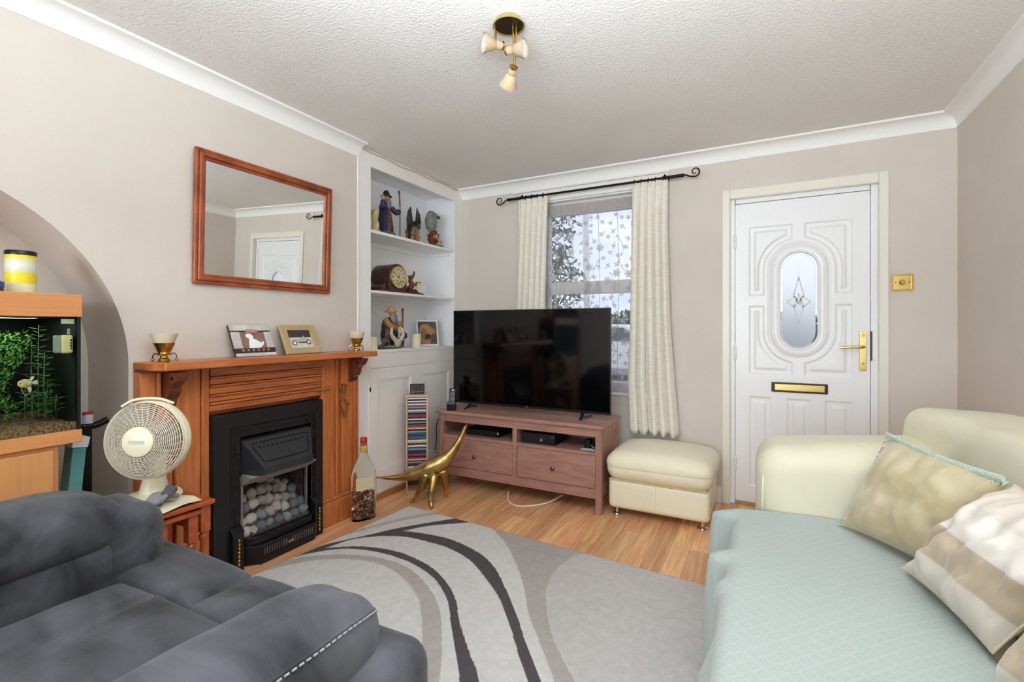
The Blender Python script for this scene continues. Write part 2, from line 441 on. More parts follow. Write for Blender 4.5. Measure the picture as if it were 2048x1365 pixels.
# leaf: relief of grooves and raised fields on a fine sheet, hole for the oval light
lx0, lx1, lz0, lz1 = fx0, fx1, dz(0.034), fz1
GC = dx(0.19); GHW = 0.1035 * k; GZ = dz(1.365); GHH = 0.307 * k
def stad(x, z, hw, extra=0.0):
    r = hw + extra; dzz = max(0.0, abs(z - GZ) - (GHH - GHW)); return math.hypot(x - GC, dzz) - r
def rect_sd(x, z, a, b, c, d):
    qx = max(a - x, x - b); qz = max(c - z, z - d)
    return max(qx, qz) if max(qx, qz) < 0 else math.hypot(max(qx, 0), max(qz, 0))
RECTS = [(dx(-0.094), dx(0.156), dz(1.402), dz(1.857), 1), (dx(0.221), dx(0.472), dz(1.402), dz(1.857), 1), (dx(-0.094), dx(0.156), dz(0.885), dz(1.334), 1), (dx(0.221), dx(0.472), dz(0.885), dz(1.334), 1),
         (dx(-0.092), dx(0.037), dz(0.14), dz(0.735), 0), (dx(0.125), dx(0.257), dz(0.14), dz(0.735), 0), (dx(0.331), dx(0.472), dz(0.14), dz(0.735), 0)]
def relief(x, z):
    h = 0.0
    sd = stad(x, z, GHW)
    if 0.052 < sd < 0.072:
        t = abs(sd - 0.062) / 0.010; h -= 0.006 * (1 - t)
    elif sd <= 0.052:
        h += 0.004 + 0.006 * math.sin(min(1, max(0, sd) / 0.05) * PI)
    for a, b, c, d, arcp in RECTS:
        if x < a - 0.01 or x > b + 0.01 or z < c - 0.01 or z > d + 0.01: continue
        s = rect_sd(x, z, a, b, c, d)
        if arcp: s = max(s, -stad(x, z, GHW, 0.092))
        if s < 0:
            q = -s
            if q < 0.008: h -= 0.009 * q / 0.008
            elif q < 0.030: h -= 0.009
            elif q < 0.042: h -= 0.009 * (1 - (q - 0.030) / 0.012)
        break_ = False
    return h
nx, nzv = 190, 500
xs = np.linspace(lx0, lx1, nx); zs = np.linspace(lz0, lz1, nzv)
dl = MB(); idx = {}
keep = np.zeros((nx - 1, nzv - 1), bool)
for i in range(nx - 1):
    for j in range(nzv - 1):
        keep[i, j] = stad((xs[i] + xs[i + 1]) / 2, (zs[j] + zs[j + 1]) / 2, GHW) > 0.004
def gv(i, j):
    if (i, j) not in idx:
        idx[(i, j)] = len(dl.v); dl.v.append((xs[i], DY - relief(xs[i], zs[j]), zs[j]))
    return idx[(i, j)]
for i in range(nx - 1):
    for j in range(nzv - 1):
        if keep[i, j]: dl.face((gv(i, j), gv(i + 1, j), gv(i + 1, j + 1), gv(i, j + 1)))
leaf = dl.build('door_leaf', M_door, door1, smooth=True, angle=180)
edge = MB(); edge.box(lx0, lx0 + 0.012, DY + 0.004, DY + 0.044, lz0, lz1).box(lx1 - 0.012, lx1, DY + 0.004, DY + 0.044, lz0, lz1).box(lx0, lx1, DY + 0.004, DY + 0.044, lz1 - 0.012, lz1).box(lx0, lx1, DY + 0.004, DY + 0.044, lz0, lz0 + 0.012)
edge.build('leaf_edge', M_upvc, leaf)
def stadium(hw, hh, n=20, cx=GC, cz=GZ):
    pts = []
    for i in range(n + 1): a = PI * i / n; pts.append((cx + hw * math.cos(a), cz + (hh - hw) + hw * math.sin(a)))
    for i in range(n + 1): a = PI + PI * i / n; pts.append((cx + hw * math.cos(a), cz - (hh - hw) + hw * math.sin(a)))
    return pts
bd = MB(); path = [(x, DY - 0.004, z) for x, z in stadium(GHW + 0.007, GHH + 0.007)]
bd.tube(path, 0.010, 8, closed=True); bd.build('glazing_bead', M_upvc, leaf, smooth=True)
M_frost = bpy.data.materials.new('frosted_glass'); M_frost.use_nodes = True
nt = M_frost.node_tree; b = nt.nodes['Principled BSDF']; b.inputs['Base Color'].default_value = (0.93, 0.96, 1, 1); b.inputs['Roughness'].default_value = 0.45; b.inputs['Transmission Weight'].default_value = 0.92; b.inputs['IOR'].default_value = 1.25
gl = MB(); gl.prism(stadium(GHW - 0.014, GHH - 0.014), 'XZ', DY + 0.004, DY + 0.010); oval = gl.build('oval_light', M_frost, leaf)
M_bevelg = mat('bevelled_glass', 'eef2f8', 0.03, trans=0.95, ior=1.4)
gr_ = MB(); gr_.ring(stadium(GHW, GHH), stadium(GHW - 0.015, GHH - 0.015), 'XZ', DY + 0.002, DY + 0.012); gr_.build('bevelled_rim', M_bevelg, leaf, bevel=0.002)
et = MB()
for q in ([(GC, GZ + 0.16), (GC + 0.032, GZ + 0.03), (GC, GZ - 0.03), (GC - 0.032, GZ + 0.03)], [(GC, GZ + 0.05), (GC + 0.03, GZ - 0.04), (GC, GZ - 0.16), (GC - 0.03, GZ - 0.04)],
          [(GC - 0.07, GZ - 0.01), (GC - 0.02, GZ + 0.03), (GC + 0.0, GZ), (GC - 0.02, GZ - 0.05)], [(GC + 0.07, GZ - 0.01), (GC + 0.02, GZ + 0.03), (GC, GZ), (GC + 0.02, GZ - 0.05)],
          [(GC, GZ + 0.24), (GC + 0.006, GZ + 0.16), (GC, GZ + 0.10), (GC - 0.006, GZ + 0.16)], [(GC, GZ - 0.25), (GC + 0.006, GZ - 0.17), (GC, GZ - 0.11), (GC - 0.006, GZ - 0.17)]):
    ctr = (sum(p[0] for p in q) / 4, sum(p[1] for p in q) / 4)
    et.ring(q, [(ctr[0] + (a - ctr[0]) * 0.78, ctr[1] + (b_ - ctr[1]) * 0.84) for a, b_ in q], 'XZ', DY + 0.0015, DY + 0.004)
M_etch = bpy.data.materials.new('etched_line'); M_etch.use_nodes = True; nt = M_etch.node_tree; nt.nodes.clear()
o_ = nt.nodes.new('ShaderNodeOutputMaterial'); d_ = nt.nodes.new('ShaderNodeBsdfDiffuse'); tl = nt.nodes.new('ShaderNodeBsdfTranslucent'); a_m = nt.nodes.new('ShaderNodeAddShader')
d_.inputs['Color'].default_value = (0.55, 0.56, 0.58, 1); tl.inputs['Color'].default_value = (0.45, 0.46, 0.48, 1)
nt.links.new(d_.outputs[0], a_m.inputs[0]); nt.links.new(tl.outputs[0], a_m.inputs[1]); nt.links.new(a_m.outputs[0], o_.inputs[0])
et.build('etched_diamonds', M_etch, oval)
for zc in (1.766, 1.025, 0.286):
    h = MB(); zc = dz(zc)
    for q in range(5):
        h.lathe([(0.0, zc - 0.048 + q * 0.0195), (0.009, zc - 0.048 + q * 0.0195), (0.009, zc - 0.048 + q * 0.0195 + 0.017), (0.0, zc - 0.048 + q * 0.0195 + 0.017)], (fx0 - 0.003, DY - 0.008, 0), 10)
    h.build('hinge', M_upvc, door1, smooth=True)
pl = MB(); hx = dx(0.522)
def cap_rect(x, z0, z1, hw, n=8):
    return [(x - hw, z0), (x + hw, z0)] + [(x + hw * math.cos(PI * i / n), z1 - hw * 0.6 + hw * 0.6 * math.sin(PI * i / n)) for i in range(n + 1)]
pl.prism(cap_rect(hx, dz(0.93), dz(1.169), 0.017), 'XZ', DY - 0.010, DY - 0.001)
hp = pl.build('handle_plate', M_goldp, leaf, bevel=0.002)
lv = MB(); lz = dz(1.075)
lv.tube(bez([(hx, DY - 0.005, lz), (hx, DY - 0.04, lz), (hx - 0.012, DY - 0.052, lz), (hx - 0.05, DY - 0.05, lz - 0.001), (hx - 0.118, DY - 0.047, lz - 0.006)], 6), [0.010] * 6 + [0.0095] * 6 + [0.009] * 6 + [0.0085] * 7, 10)
lv.build('lever', M_goldp, hp, smooth=True)
kc = MB(); kc.lathe([(0, 0), (0.011, 0), (0.011, 0.012), (0, 0.012)], (hx, DY - 0.022, dz(1.145)), 14, axis='Y').lathe([(0, 0), (0.008, 0), (0.008, 0.006), (0, 0.006)], (hx, DY - 0.016, dz(0.975)), 12, axis='Y')
kc.lathe([(0, 0), (0.003, 0), (0.003, 0.002), (0, 0.002)], (hx, DY - 0.0125, dz(1.162)), 8, axis='Y').lathe([(0, 0), (0.003, 0), (0.003, 0.002), (0, 0.002)], (hx, DY - 0.0125, dz(0.945)), 8, axis='Y')
kc.build('lock_cylinder', M_brass, hp, smooth=True)
sp = MB(); sp.box(fx1 + 0.001, fx1 + 0.011, DY - 0.0065, DY - 0.001, dz(0.992), dz(1.169)); sp.build('strike_plate', mat('brown_strike', '5a4234', 0.5), door1)
lpx0, lpx1, lpz0, lpz1 = dx(0.037), dx(0.346), dz(0.775), dz(0.838)
lp = MB(); lp.box(lpx0, lpx1, DY - 0.010, DY - 0.001, lpz0, lpz1); lpo = lp.build('letter_plate', mat('bronze_frame', '3a2c18', 0.35, metal=0.5), leaf, bevel=0.003)
lf = MB(); lf.box(lpx0 + 0.016, lpx1 - 0.016, DY - 0.018, DY - 0.008, lpz0 + 0.010, lpz1 - 0.010); lf.build('flap', M_goldp, lpo, bevel=0.004)
# light switch
sw = thing('light_switch', 'square polished brass light switch beside the front door', 'light switch', (0.711, B, 1.41))
q = MB(); q.box(0.661, 0.761, B - 0.008, B - 0.001, 1.408, 1.503); q.build('plate', M_goldp, sw, bevel=0.003)
q = MB(); q.ring([(0.661, 1.408), (0.761, 1.408), (0.761, 1.503), (0.661, 1.503)], [(0.669, 1.416), (0.753, 1.416), (0.753, 1.495), (0.669, 1.495)], 'XZ', B - 0.011, B - 0.007); q.build('rim', M_brass, sw)
q = MB(); q.lathe([(0, -0.016), (0.012, -0.016), (0.013, -0.004), (0.016, 0)], (0.711, B - 0.008, 1.456), 16, axis='Y'); q.build('knob', M_brass, sw, smooth=True)
for xx in (0.680, 0.742):
    q = MB(); q.lathe([(0, -0.002), (0.003, -0.002), (0.0035, 0)], (xx, B - 0.008, 1.456), 8, axis='Y'); q.build('screw', M_dkmetal, sw)
# ---------------------------------------------------------------- window
M_glass = mat('window_glass', 'ffffff', 0.0, trans=1.0, ior=1.02)
wd = MB(); wd.box(-1.80, WX0, B - 0.014, B + 0.005, WZ0 - 0.01, 2.296).box(WX1, -0.617, B - 0.014, B + 0.005, WZ0 - 0.01, 2.296).box(WX0, WX1, B - 0.014, B + 0.005, WZ1, 2.296)
win = wd.build('window_1', M_white, kind='structure', bevel=0.004)
q = MB(); q.box(-1.86, -0.60, B - 0.0175, B - 0.0145, 2.302, 2.316); q.build('window_head', M_white, win, bevel=0.001)
q = MB(); q.box(WX0, WX0 + 0.012, B, 3.66, WZ0, WZ1).box(WX1 - 0.012, WX1, B, 3.66, WZ0, WZ1).box(WX0, WX1, B, 3.66, WZ1 - 0.012, WZ1).box(WX0, WX1, B - 0.012, 3.66, WZ0 - 0.004, WZ0 + 0.012)
q.build('window_lining', M_white, win, bevel=0.003)
q = MB(); Y0, Y1 = 3.605, 3.66
q.box(WX0 + 0.012, -1.552, Y0, Y1, WZ0 + 0.012, WZ1 - 0.012).box(-0.850, WX1 - 0.012, Y0, Y1, WZ0 + 0.012, WZ1 - 0.012)
q.box(-1.552, -0.850, Y0, Y1, 2.092, WZ1 - 0.012).box(-1.552, -0.850, Y0, Y1, 1.457, 1.556).box(-1.552, -0.850, Y0, Y1, WZ0 + 0.012, 0.775)
q.build('window_frame', mat('grey_white_frame', 'd2d0d2', 0.4), win, bevel=0.006)
for z0, z1 in ((1.556, 2.092), (0.775, 1.457)):
    q = MB(); q.box(-1.552, -0.850, 3.63, 3.634, z0, z1); q.build('pane', M_glass, win)
# ---------------------------------------------------------------- outside
gz = MB(); gz.box(-30, 25, 4.0, 60, -0.25, -0.12); gz.build('ground', mat('tarmac', '8a8c92', 0.8, var=0.2, vscale=1.0), kind='structure')
def leafy(m, c, r, n, size, rnd):
    for _ in range(n):
        d = Vector((rnd.gauss(0, 1), rnd.gauss(0, 1), rnd.gauss(0, 1))).normalized()
        p = Vector((c[0] + d.x * r[0] * rnd.random() ** 0.4, c[1] + d.y * r[1] * rnd.random() ** 0.4, c[2] + d.z * r[2] * rnd.random() ** 0.4))
        a = Vector((rnd.uniform(-1, 1), rnd.uniform(-1, 1), rnd.uniform(-1, 1))).normalized(); b_ = a.orthogonal().normalized()
        l = size * rnd.uniform(0.6, 1.3); w = l * 0.38
        n0 = len(m.v); m.v += [tuple(p - a * l), tuple(p + b_ * w), tuple(p + a * l), tuple(p - b_ * w)]; m.face((n0, n0 + 1, n0 + 2, n0 + 3))
rnd = random.Random(3)
M_leaf = mat('outdoor_leaf', '4c5a50', 0.6, var=0.4, vscale=3)
tr = thing('tree', 'leafy dark green tree outside the window beyond the lace', 'tree', (-2.75, 5.9, -0.12))
q = MB(); q.tube([(-2.75, 5.9, -0.12), (-2.72, 5.88, 1.0), (-2.6, 5.85, 2.2), (-2.45, 5.8, 3.0)], [0.07, 0.055, 0.035, 0.012], 8)
q.tube([(-2.7, 5.88, 1.3), (-2.45, 5.8, 1.8), (-2.25, 5.75, 2.2)], [0.03, 0.02, 0.008], 6).tube([(-2.66, 5.87, 1.8), (-2.9, 5.9, 2.3), (-3.0, 5.95, 2.9)], [0.03, 0.018, 0.008], 6)
q.build('trunk', mat('bark', '4a4038', 0.9, var=0.3, vscale=20), tr, smooth=True)
q = MB(); leafy(q, (-2.52, 5.85, 2.55), (0.42, 0.4, 0.55), 420, 0.055, rnd); leafy(q, (-2.45, 5.8, 1.75), (0.42, 0.4, 0.5), 520, 0.055, rnd); leafy(q, (-2.7, 5.9, 1.1), (0.55, 0.4, 0.5), 400, 0.055, rnd)
q.build('foliage', M_leaf, tr, kind='stuff')
for i, (hx_, hw_) in enumerate(((-9.6, 2.3), (-4.6, 2.2), (0.3, 2.2))):
    q = MB(); leafy(q, (hx_, 18.5, 0.7), (hw_, 0.8, 1.15), 1500, 0.16, rnd)
    q.blob((hx_, 18.5, 0.55), (hw_ * 0.9, 0.6, 0.95), 16, 10)
    q.build('hedge', M_leaf, cat='hedge', label=('far clipped hedge across the road, leftmost of three', 'far clipped hedge across the road behind the parked car', 'far clipped hedge across the road, rightmost of three')[i], group='hedges across the road')
car = thing('parked_car', 'white parked car across the road seen low through the lace', 'car', (-3.5, 12.6, -0.12))
M_car = mat('car_white', 'e8eaee', 0.25, coat=0.5); M_carg = mat('car_glass', '4a4f5a', 0.08)
q = MB(); q.prism([(-5.6, 0.15), (-1.4, 0.15), (-1.35, 0.55), (-1.55, 0.78), (-2.45, 0.86), (-3.05, 1.27), (-4.75, 1.32), (-5.45, 0.9), (-5.65, 0.6)], 'XZ', 11.75, 13.4); q.build('body', M_car, car, bevel=0.06, bseg=3)
q = MB(); q.prism([(-2.62, 0.86), (-3.1, 1.19), (-3.75, 1.22), (-3.75, 0.86)], 'XZ', 11.735, 11.76); q.build('side_window', M_carg, car)
q = MB(); q.prism([(-3.85, 0.86), (-3.85, 1.22), (-4.68, 1.23), (-5.15, 0.9)], 'XZ', 11.735, 11.76); q.build('side_window', M_carg, car)
for xw in (-2.2, -4.85):
    q = MB(); q.lathe([(0, -0.02), (0.2, -0.02), (0.3, 0.02), (0.31, 0.2), (0, 0.2)], (xw, 11.72, 0.19), 20, axis='Y'); w_ = q.build('wheel', mat('tyre', '202022', 0.8), car, smooth=True)
    q = MB(); q.lathe([(0, -0.015), (0.17, -0.01), (0.19, 0.01)], (xw, 11.70, 0.19), 16, axis='Y'); q.build('hubcap', M_steel, w_, smooth=True)
# ---------------------------------------------------------------- net curtain
M_net = bpy.data.materials.new('net_lace'); M_net.use_nodes = True
nt = M_net.node_tree; nt.nodes.clear(); o_ = nt.nodes.new('ShaderNodeOutputMaterial'); mx = nt.nodes.new('ShaderNodeMixShader'); t_ = nt.nodes.new('ShaderNodeBsdfTransparent')
d_ = nt.nodes.new('ShaderNodeBsdfDiffuse'); d_.inputs['Color'].default_value = (0.82, 0.80, 0.80, 1); tl = nt.nodes.new('ShaderNodeBsdfTranslucent'); tl.inputs['Color'].default_value = (0.85, 0.85, 0.88, 1)
ad = nt.nodes.new('ShaderNodeMixShader'); ad.inputs[0].default_value = 0.35
nt.links.new(d_.outputs[0], ad.inputs[1]); nt.links.new(tl.outputs[0], ad.inputs[2])
nt.links.new(t_.outputs[0], mx.inputs[1]); nt.links.new(ad.outputs[0], mx.inputs[2]); mx.inputs[0].default_value = 0.22
nt.links.new(mx.outputs[0], o_.inputs[0])
def cloth_mat(name, c, tr_=0.3, fac=1.0):
    m = bpy.data.materials.new(name); m.use_nodes = True; nt = m.node_tree; nt.nodes.clear()
    o_ = nt.nodes.new('ShaderNodeOutputMaterial'); d_ = nt.nodes.new('ShaderNodeBsdfDiffuse'); tl = nt.nodes.new('ShaderNodeBsdfTranslucent'); a = nt.nodes.new('ShaderNodeMixShader'); a.inputs[0].default_value = tr_
    d_.inputs['Color'].default_value = lin(c); tl.inputs['Color'].default_value = lin(c)
    nt.links.new(d_.outputs[0], a.inputs[1]); nt.links.new(tl.outputs[0], a.inputs[2])
    if fac < 1:
        t_ = nt.nodes.new('ShaderNodeBsdfTransparent'); m2 = nt.nodes.new('ShaderNodeMixShader'); m2.inputs[0].default_value = fac
        nt.links.new(t_.outputs[0], m2.inputs[1]); nt.links.new(a.outputs[0], m2.inputs[2]); nt.links.new(m2.outputs[0], o_.inputs[0])
    else: nt.links.new(a.outputs[0], o_.inputs[0])
    return m
M_lace = cloth_mat('lace_thread', 'd6d6da', 0.25, 0.68)
NX0, NX1 = -1.67, -0.73
def net_y(x, z): return 3.583 + 0.0045 * math.sin(x * 46 + 0.5 * math.sin(z * 3)) + 0.003 * math.sin(x * 97)
net = thing('net_curtain', 'sheer white lace net curtain with floral pattern across the window', 'net curtain', (-1.2, 3.58, 0.715))
q = MB(); q.grid(90, 30, lambda i, j: (NX0 + (NX1 - NX0) * i / 89, net_y(NX0 + (NX1 - NX0) * i / 89, 0.715 + 1.39 * j / 29), 0.715 + 1.39 * j / 29)); q.build('net', M_net, net, smooth=True)
q = MB(); q.grid(160, 6, lambda i, j: (NX0 + (NX1 - NX0) * i / 159, 3.580 + 0.008 * math.sin(i * 1.55 + j * 0.25) - 0.004, 2.095 + 0.075 * j / 5)); q.build('gathered_heading', cloth_mat('net_heading', 'd5cfcc', 0.3, 0.85), net, smooth=True)
q = MB(); q.grid(6, 30, lambda i, j: (-1.262 + 0.05 * i / 5 + 0.02 * (1 - j / 29), 3.574 + 0.004 * math.sin(i * 1.7), 0.715 + 1.39 * j / 29)); q.build('overlap_fold', cloth_mat('net_fold', 'cfcccc', 0.3, 0.55), net, smooth=True)
q = MB()
def petal(cx_, cz_, a, l, w):
    pts = [(0, 0), (l * 0.35, w), (l * 0.8, w * 0.8), (l, 0), (l * 0.8, -w * 0.8), (l * 0.35, -w)]
    n0 = len(q.v)
    for px_, pz_ in pts:
        x_ = cx_ + px_ * math.cos(a) - pz_ * math.sin(a); z_ = cz_ + px_ * math.sin(a) + pz_ * math.cos(a)
        q.v.append((x_, net_y(x_, z_) - 0.002, z_))
    q.face(tuple(range(n0, n0 + 6)))
def flower(cx_, cz_, r, n, a0=0.0):
    for i in range(n): petal(cx_, cz_, a0 + 2 * PI * i / n, r, r * 0.30)
    q.tube([(cx_ + r * 0.2 * math.cos(a), net_y(cx_, cz_) - 0.003, cz_ + r * 0.2 * math.sin(a)) for a in [2 * PI * k_ / 8 for k_ in range(8)]], 0.0015, 4, closed=True)
rl = random.Random(11); placed = []
def stem(pts, r=0.0022):
    q.tube([(x_, net_y(x_, z_) - 0.002, z_) for x_, z_ in pts], r, 4)
for n_ in range(2600):
    x_ = rl.uniform(NX0 + 0.05, NX1 - 0.05); z_ = rl.uniform(0.76, 2.06); kind_ = rl.random(); r_ = 0.036 if kind_ < 0.25 else 0.021 if kind_ < 0.55 else 0.024
    if any((x_ - a) ** 2 + (z_ - b_) ** 2 < (r_ + c_ + 0.004) ** 2 for a, b_, c_ in placed): continue
    placed.append((x_, z_, r_))
    if kind_ < 0.25: flower(x_, z_, r_, 6, rl.random())
    elif kind_ < 0.55: flower(x_, z_, r_, 5, rl.random() * 6)
    else:
        a = rl.uniform(0, 6.28); petal(x_, z_, a, r_ * 1.4, r_ * 0.35); petal(x_, z_, a + 0.8, r_, r_ * 0.3); petal(x_, z_, a - 0.9, r_ * 1.1, r_ * 0.3); petal(x_, z_, a + 3.0, r_, r_ * 0.25)
    if len(placed) > 190: break
for n_ in range(16):
    x_ = rl.uniform(NX0 + 0.08, NX1 - 0.08); z_ = rl.uniform(0.8, 1.7); s_ = rl.choice((-1, 1))
    P_ = bez([(x_, z_, 0), (x_ + s_ * 0.04, z_ + 0.08, 0), (x_ + s_ * 0.01, z_ + 0.18, 0), (x_ + s_ * 0.06, z_ + 0.28, 0)], 5)
    stem([(p.x, p.y) for p in P_])
    for p in P_[2::3]: petal(p.x, p.y, rl.uniform(0, 6.28), 0.022, 0.007)
for x_ in (-1.49, -1.42, -1.35, -1.13, -0.98): q.tube([(x_ + 0.006 * math.sin(z_ * 5), net_y(x_, z_) - 0.002, z_) for z_ in np.linspace(0.72, 2.09, 14)], 0.0022, 4)
q.build('lace_flowers', M_lace, net, kind='stuff')
# ---------------------------------------------------------------- curtain pole and curtains
pole = thing('curtain_pole', 'black iron curtain pole with scrolled ends above the window', 'curtain pole', (-1.18, 3.47, 2.24))
PZ = 2.240
q = MB(); q.tube([(-1.865, 3.47, PZ), (-0.50, 3.47, PZ)], 0.0085, 10); q.tube([(-1.865, 3.47, PZ), (-1.62, 3.47, PZ)], 0.0115, 10).tube([(-0.64, 3.47, PZ), (-0.50, 3.47, PZ)], 0.0115, 10); q.build('rod', M_dkmetal, pole, smooth=True)
for s_, xe in ((-1, -1.865), (1, -0.50)):
    q = MB(); pts = [(xe, PZ), (xe + s_ * 0.02, PZ), (xe + s_ * 0.045, PZ - 0.022 * (1 if s_ < 0 else 0.6)), (xe + s_ * 0.075, PZ - 0.032 * (1 if s_ < 0 else 0.6))]
    cx_, cz_ = xe + s_ * 0.078, PZ + (0.0 if s_ < 0 else 0.014)
    sp_ = [(cx_ + s_ * (0.034 - 0.024 * t) * math.sin(t * 6.9) , cz_ - (0.034 - 0.024 * t) * math.cos(t * 6.9)) for t in np.linspace(0.05, 1, 26)]
    q.tube([(a, 3.47, b_) for a, b_ in pts] + [(a, 3.47, b_) for a, b_ in sp_], [0.0055] * 4 + list(np.linspace(0.0055, 0.003, 26)), 8)
    q.blob((xe, 3.47, PZ), (0.012, 0.013, 0.013), 10, 6)
    q.build('scroll_finial', M_dkmetal, pole, smooth=True)
for xb in (-1.735, -0.62):
    q = MB(); q.tube([(xb, 3.47, PZ - 0.014), (xb, 3.50, PZ - 0.02), (xb, 3.53, PZ), (xb, B - 0.02, PZ + 0.01)], 0.006, 8).lathe([(0, -0.008), (0.018, -0.006), (0.02, 0)], (xb, B - 0.0155, PZ + 0.01), 12, axis='Y').blob((xb, 3.47, PZ + 0.016), 0.009, 8, 6)
    q.build('bracket', M_dkmetal, pole, smooth=True)
for xb in (-1.75, -1.70, -1.65, -1.60, -1.55, -0.83, -0.78, -0.73, -0.68, -0.625):
    q = MB(); q.tube([(xb + 0.003 * math.sin(a), 3.47 + 0.0155 * math.sin(a), PZ - 0.002 + 0.0155 * math.cos(a)) for a in [2 * PI * i / 12 for i in range(12)]], 0.0028, 6, closed=True); q.build('ring', M_dkmetal, pole, smooth=True)
M_curt = mat('cream_slub_curtain', 'f4f0e6', 0.85, var=0.06, col2='e9e3d4', vscale=5, stretch=(3, 3, 40), bump=0.25, bscale=60, sheen=0.2)
def curtain(name, label, prof, n, seed, ph):
    """prof: list of (z, x0, x1, amp)"""
    P = sorted(prof)
    zz = [p[0] for p in P]
    def at(z, k_): return float(np.interp(z, zz, [p[k_] for p in P]))
    q = MB(); NU, NV = 150, 64; zt, zb = zz[-1], zz[0]
    def fn(i, j):
        u = i / (NU - 1); z = zt + (zb - zt) * j / (NV - 1); a = at(z, 3); x0, x1 = at(z, 1), at(z, 2)
        t = j / (NV - 1); s_ = 2 * PI * n * u + ph + 0.9 * nz(u * 3, t * 2.2, seed) * min(1, t * 2)
        y = 3.482 + a * math.sin(s_) + 0.3 * a * math.sin(2.1 * s_ + seed) * t
        x_ = x0 + (x1 - x0) * u + 0.35 * a * math.cos(s_)
        return (x_, y, z + 0.006 * math.sin(s_) * (1 if j == NV - 1 else 0))
    q.grid(NU, NV, fn)
    t_ = thing(name, label, 'curtain', ((P[0][1] + P[0][2]) / 2, 3.482, zb))
    q.build('drape', M_curt, t_, smooth=True, solid=0.0018, angle=180)
    q = MB(); NU2 = 150
    def fh(i, j):
        u = i / (NU2 - 1); z = zt + 0.002 - 0.055 * j / 4; s_ = 2 * PI * n * u + ph; a = at(z, 3)
        return (at(z, 1) + (at(z, 2) - at(z, 1)) * u, 3.479 + a * 1.06 * math.sin(s_), z)
    q.grid(NU2, 5, fh); q.build('heading', M_curt, t_, smooth=True, solid=0.004, angle=180)
    return t_
curtain('curtain', 'cream slubbed curtain hanging left of the window behind the television', [(2.247, -1.775, -1.52, 0.010), (1.9, -1.782, -1.535, 0.018), (1.38, -1.80, -1.55, 0.024), (0.47, -1.82, -1.53, 0.028)], 5, 1.3, 0.4)
curtain('curtain', 'long cream slubbed curtain hanging right of the window above the footstool', [(2.25, -0.855, -0.604, 0.010), (1.9, -0.862, -0.607, 0.018), (1.2, -0.873, -0.592, 0.026), (0.8, -0.888, -0.565, 0.030), (0.436, -0.868, -0.535, 0.032)], 5, 4.7, 1.2)
# ---------------------------------------------------------------- alcove cupboard
M_alc = mat('cupboard_white', 'f2f0ee', 0.4, var=0.03, vscale=3); M_alci = mat('alcove_inside', 'f0f1f4', 0.55, var=0.04, vscale=3)
ac = thing('alcove_cupboard', 'white built-in alcove cupboard with open shelves above two panelled doors', 'cupboard', (L - 0.15, 2.945, 0))
XB = -2.677; E0, E1 = 2.443, 3.437
q = MB(); q.box(L - 0.022, L, 2.335, E0, 0.0, CZ - 0.002).box(L - 0.022, L, E1, B - 0.002, 0.0, CZ - 0.002).box(L - 0.022, L, E0, E1, 2.288, CZ - 0.002).box(L - 0.022, L, E0, E1, 0.912, 1.017).box(L - 0.022, L, E0, E1, 0.0, 0.03)
q.build('face_frame', M_alc, ac, bevel=0.002)
q = MB(); q.box(XB - 0.02, XB, E0 - 0.02, E1 + 0.02, 0.0, 2.33); q.build('back_panel', M_alci, ac)
q = MB(); q.box(XB, L - 0.022, E0 - 0.02, E0, 0, 2.33); q.build('side_panel', M_alci, ac)
q = MB(); q.box(XB, L - 0.022, E1, E1 + 0.02, 0, 2.33); q.build('side_panel', M_alci, ac)
q = MB(); q.box(XB - 0.02, L - 0.022, E0 - 0.02, E1 + 0.02, 2.33, 2.35); q.build('top_panel', M_alci, ac)
for z0, z1, xf in ((1.842, 1.863, L - 0.004), (1.430, 1.449, L - 0.004), (1.015, 1.036, L + 0.004)):
    q = MB(); q.box(XB, xf, E0, E1, z0, z1); q.build('shelf', M_alc, ac, bevel=0.002)
for z0 in (1.812, 1.400):
    q = MB(); q.box(XB, L - 0.05, E1 - 0.018, E1, z0, z0 + 0.03).box(XB, XB + 0.018, E0, E1 - 0.018, z0, z0 + 0.03); q.build('batten', M_alci, ac)
q = MB(); q.box(XB, XB + 0.02, E1 - 0.03, E1, 1.036, 1.40); q.build('batten', M_alci, ac)
for (y0, y1, p0, p1) in ((2.421, 2.952, 2.505, 2.857), (2.957, 3.412, 3.011, 3.350)):
    q = MB(); z0, z1, a0, a1 = 0.035, 0.908, 0.20, 0.828
    q.ring([(y0, z0), (y1, z0), (y1, z1), (y0, z1)], [(p0, a0), (p1, a0), (p1, a1), (p0, a1)], 'YZ', L - 0.018, L + 0.005)
    d_o = q.build('door', M_alc, ac, bevel=0.002)
    q = MB(); q.box(L - 0.016, L - 0.006, p0 - 0.01, p1 + 0.01, a0 - 0.01, a1 + 0.01); q.build('panel', M_alc, d_o)
    q = MB(); q.ring([(p0, a0), (p1, a0), (p1, a1), (p0, a1)], [(p0 + 0.012, a0 + 0.012), (p1 - 0.012, a0 + 0.012), (p1 - 0.012, a1 - 0.012), (p0 + 0.012, a1 - 0.012)], 'YZ', L - 0.006, L + 0.001); q.build('moulding', M_alc, d_o, bevel=0.002)
q = MB(); q.box(L, L + 0.006, 2.425, 2.438, 0.755, 0.785); q.blob((L + 0.007, 2.431, 0.765), (0.006, 0.006, 0.006), 8, 6); q.build('hinge', M_dkmetal, ac)
# cable tacked along the ceiling above the cupboard
q = MB(); pts = [(L + 0.006, 2.345 + 1.19 * t, CZ - 0.012 - 0.016 * math.sin(t * PI * 1.0) * (1 - t) - 0.004 * math.sin(t * 23)) for t in np.linspace(0, 1, 30)]
q.tube(pts, 0.0045, 6); q.build('ceiling_cable', mat('cream_cable', 'cdb58e', 0.5), smooth=True, cat='cable', label='thin cream cable tacked along the top of the alcove cupboard')
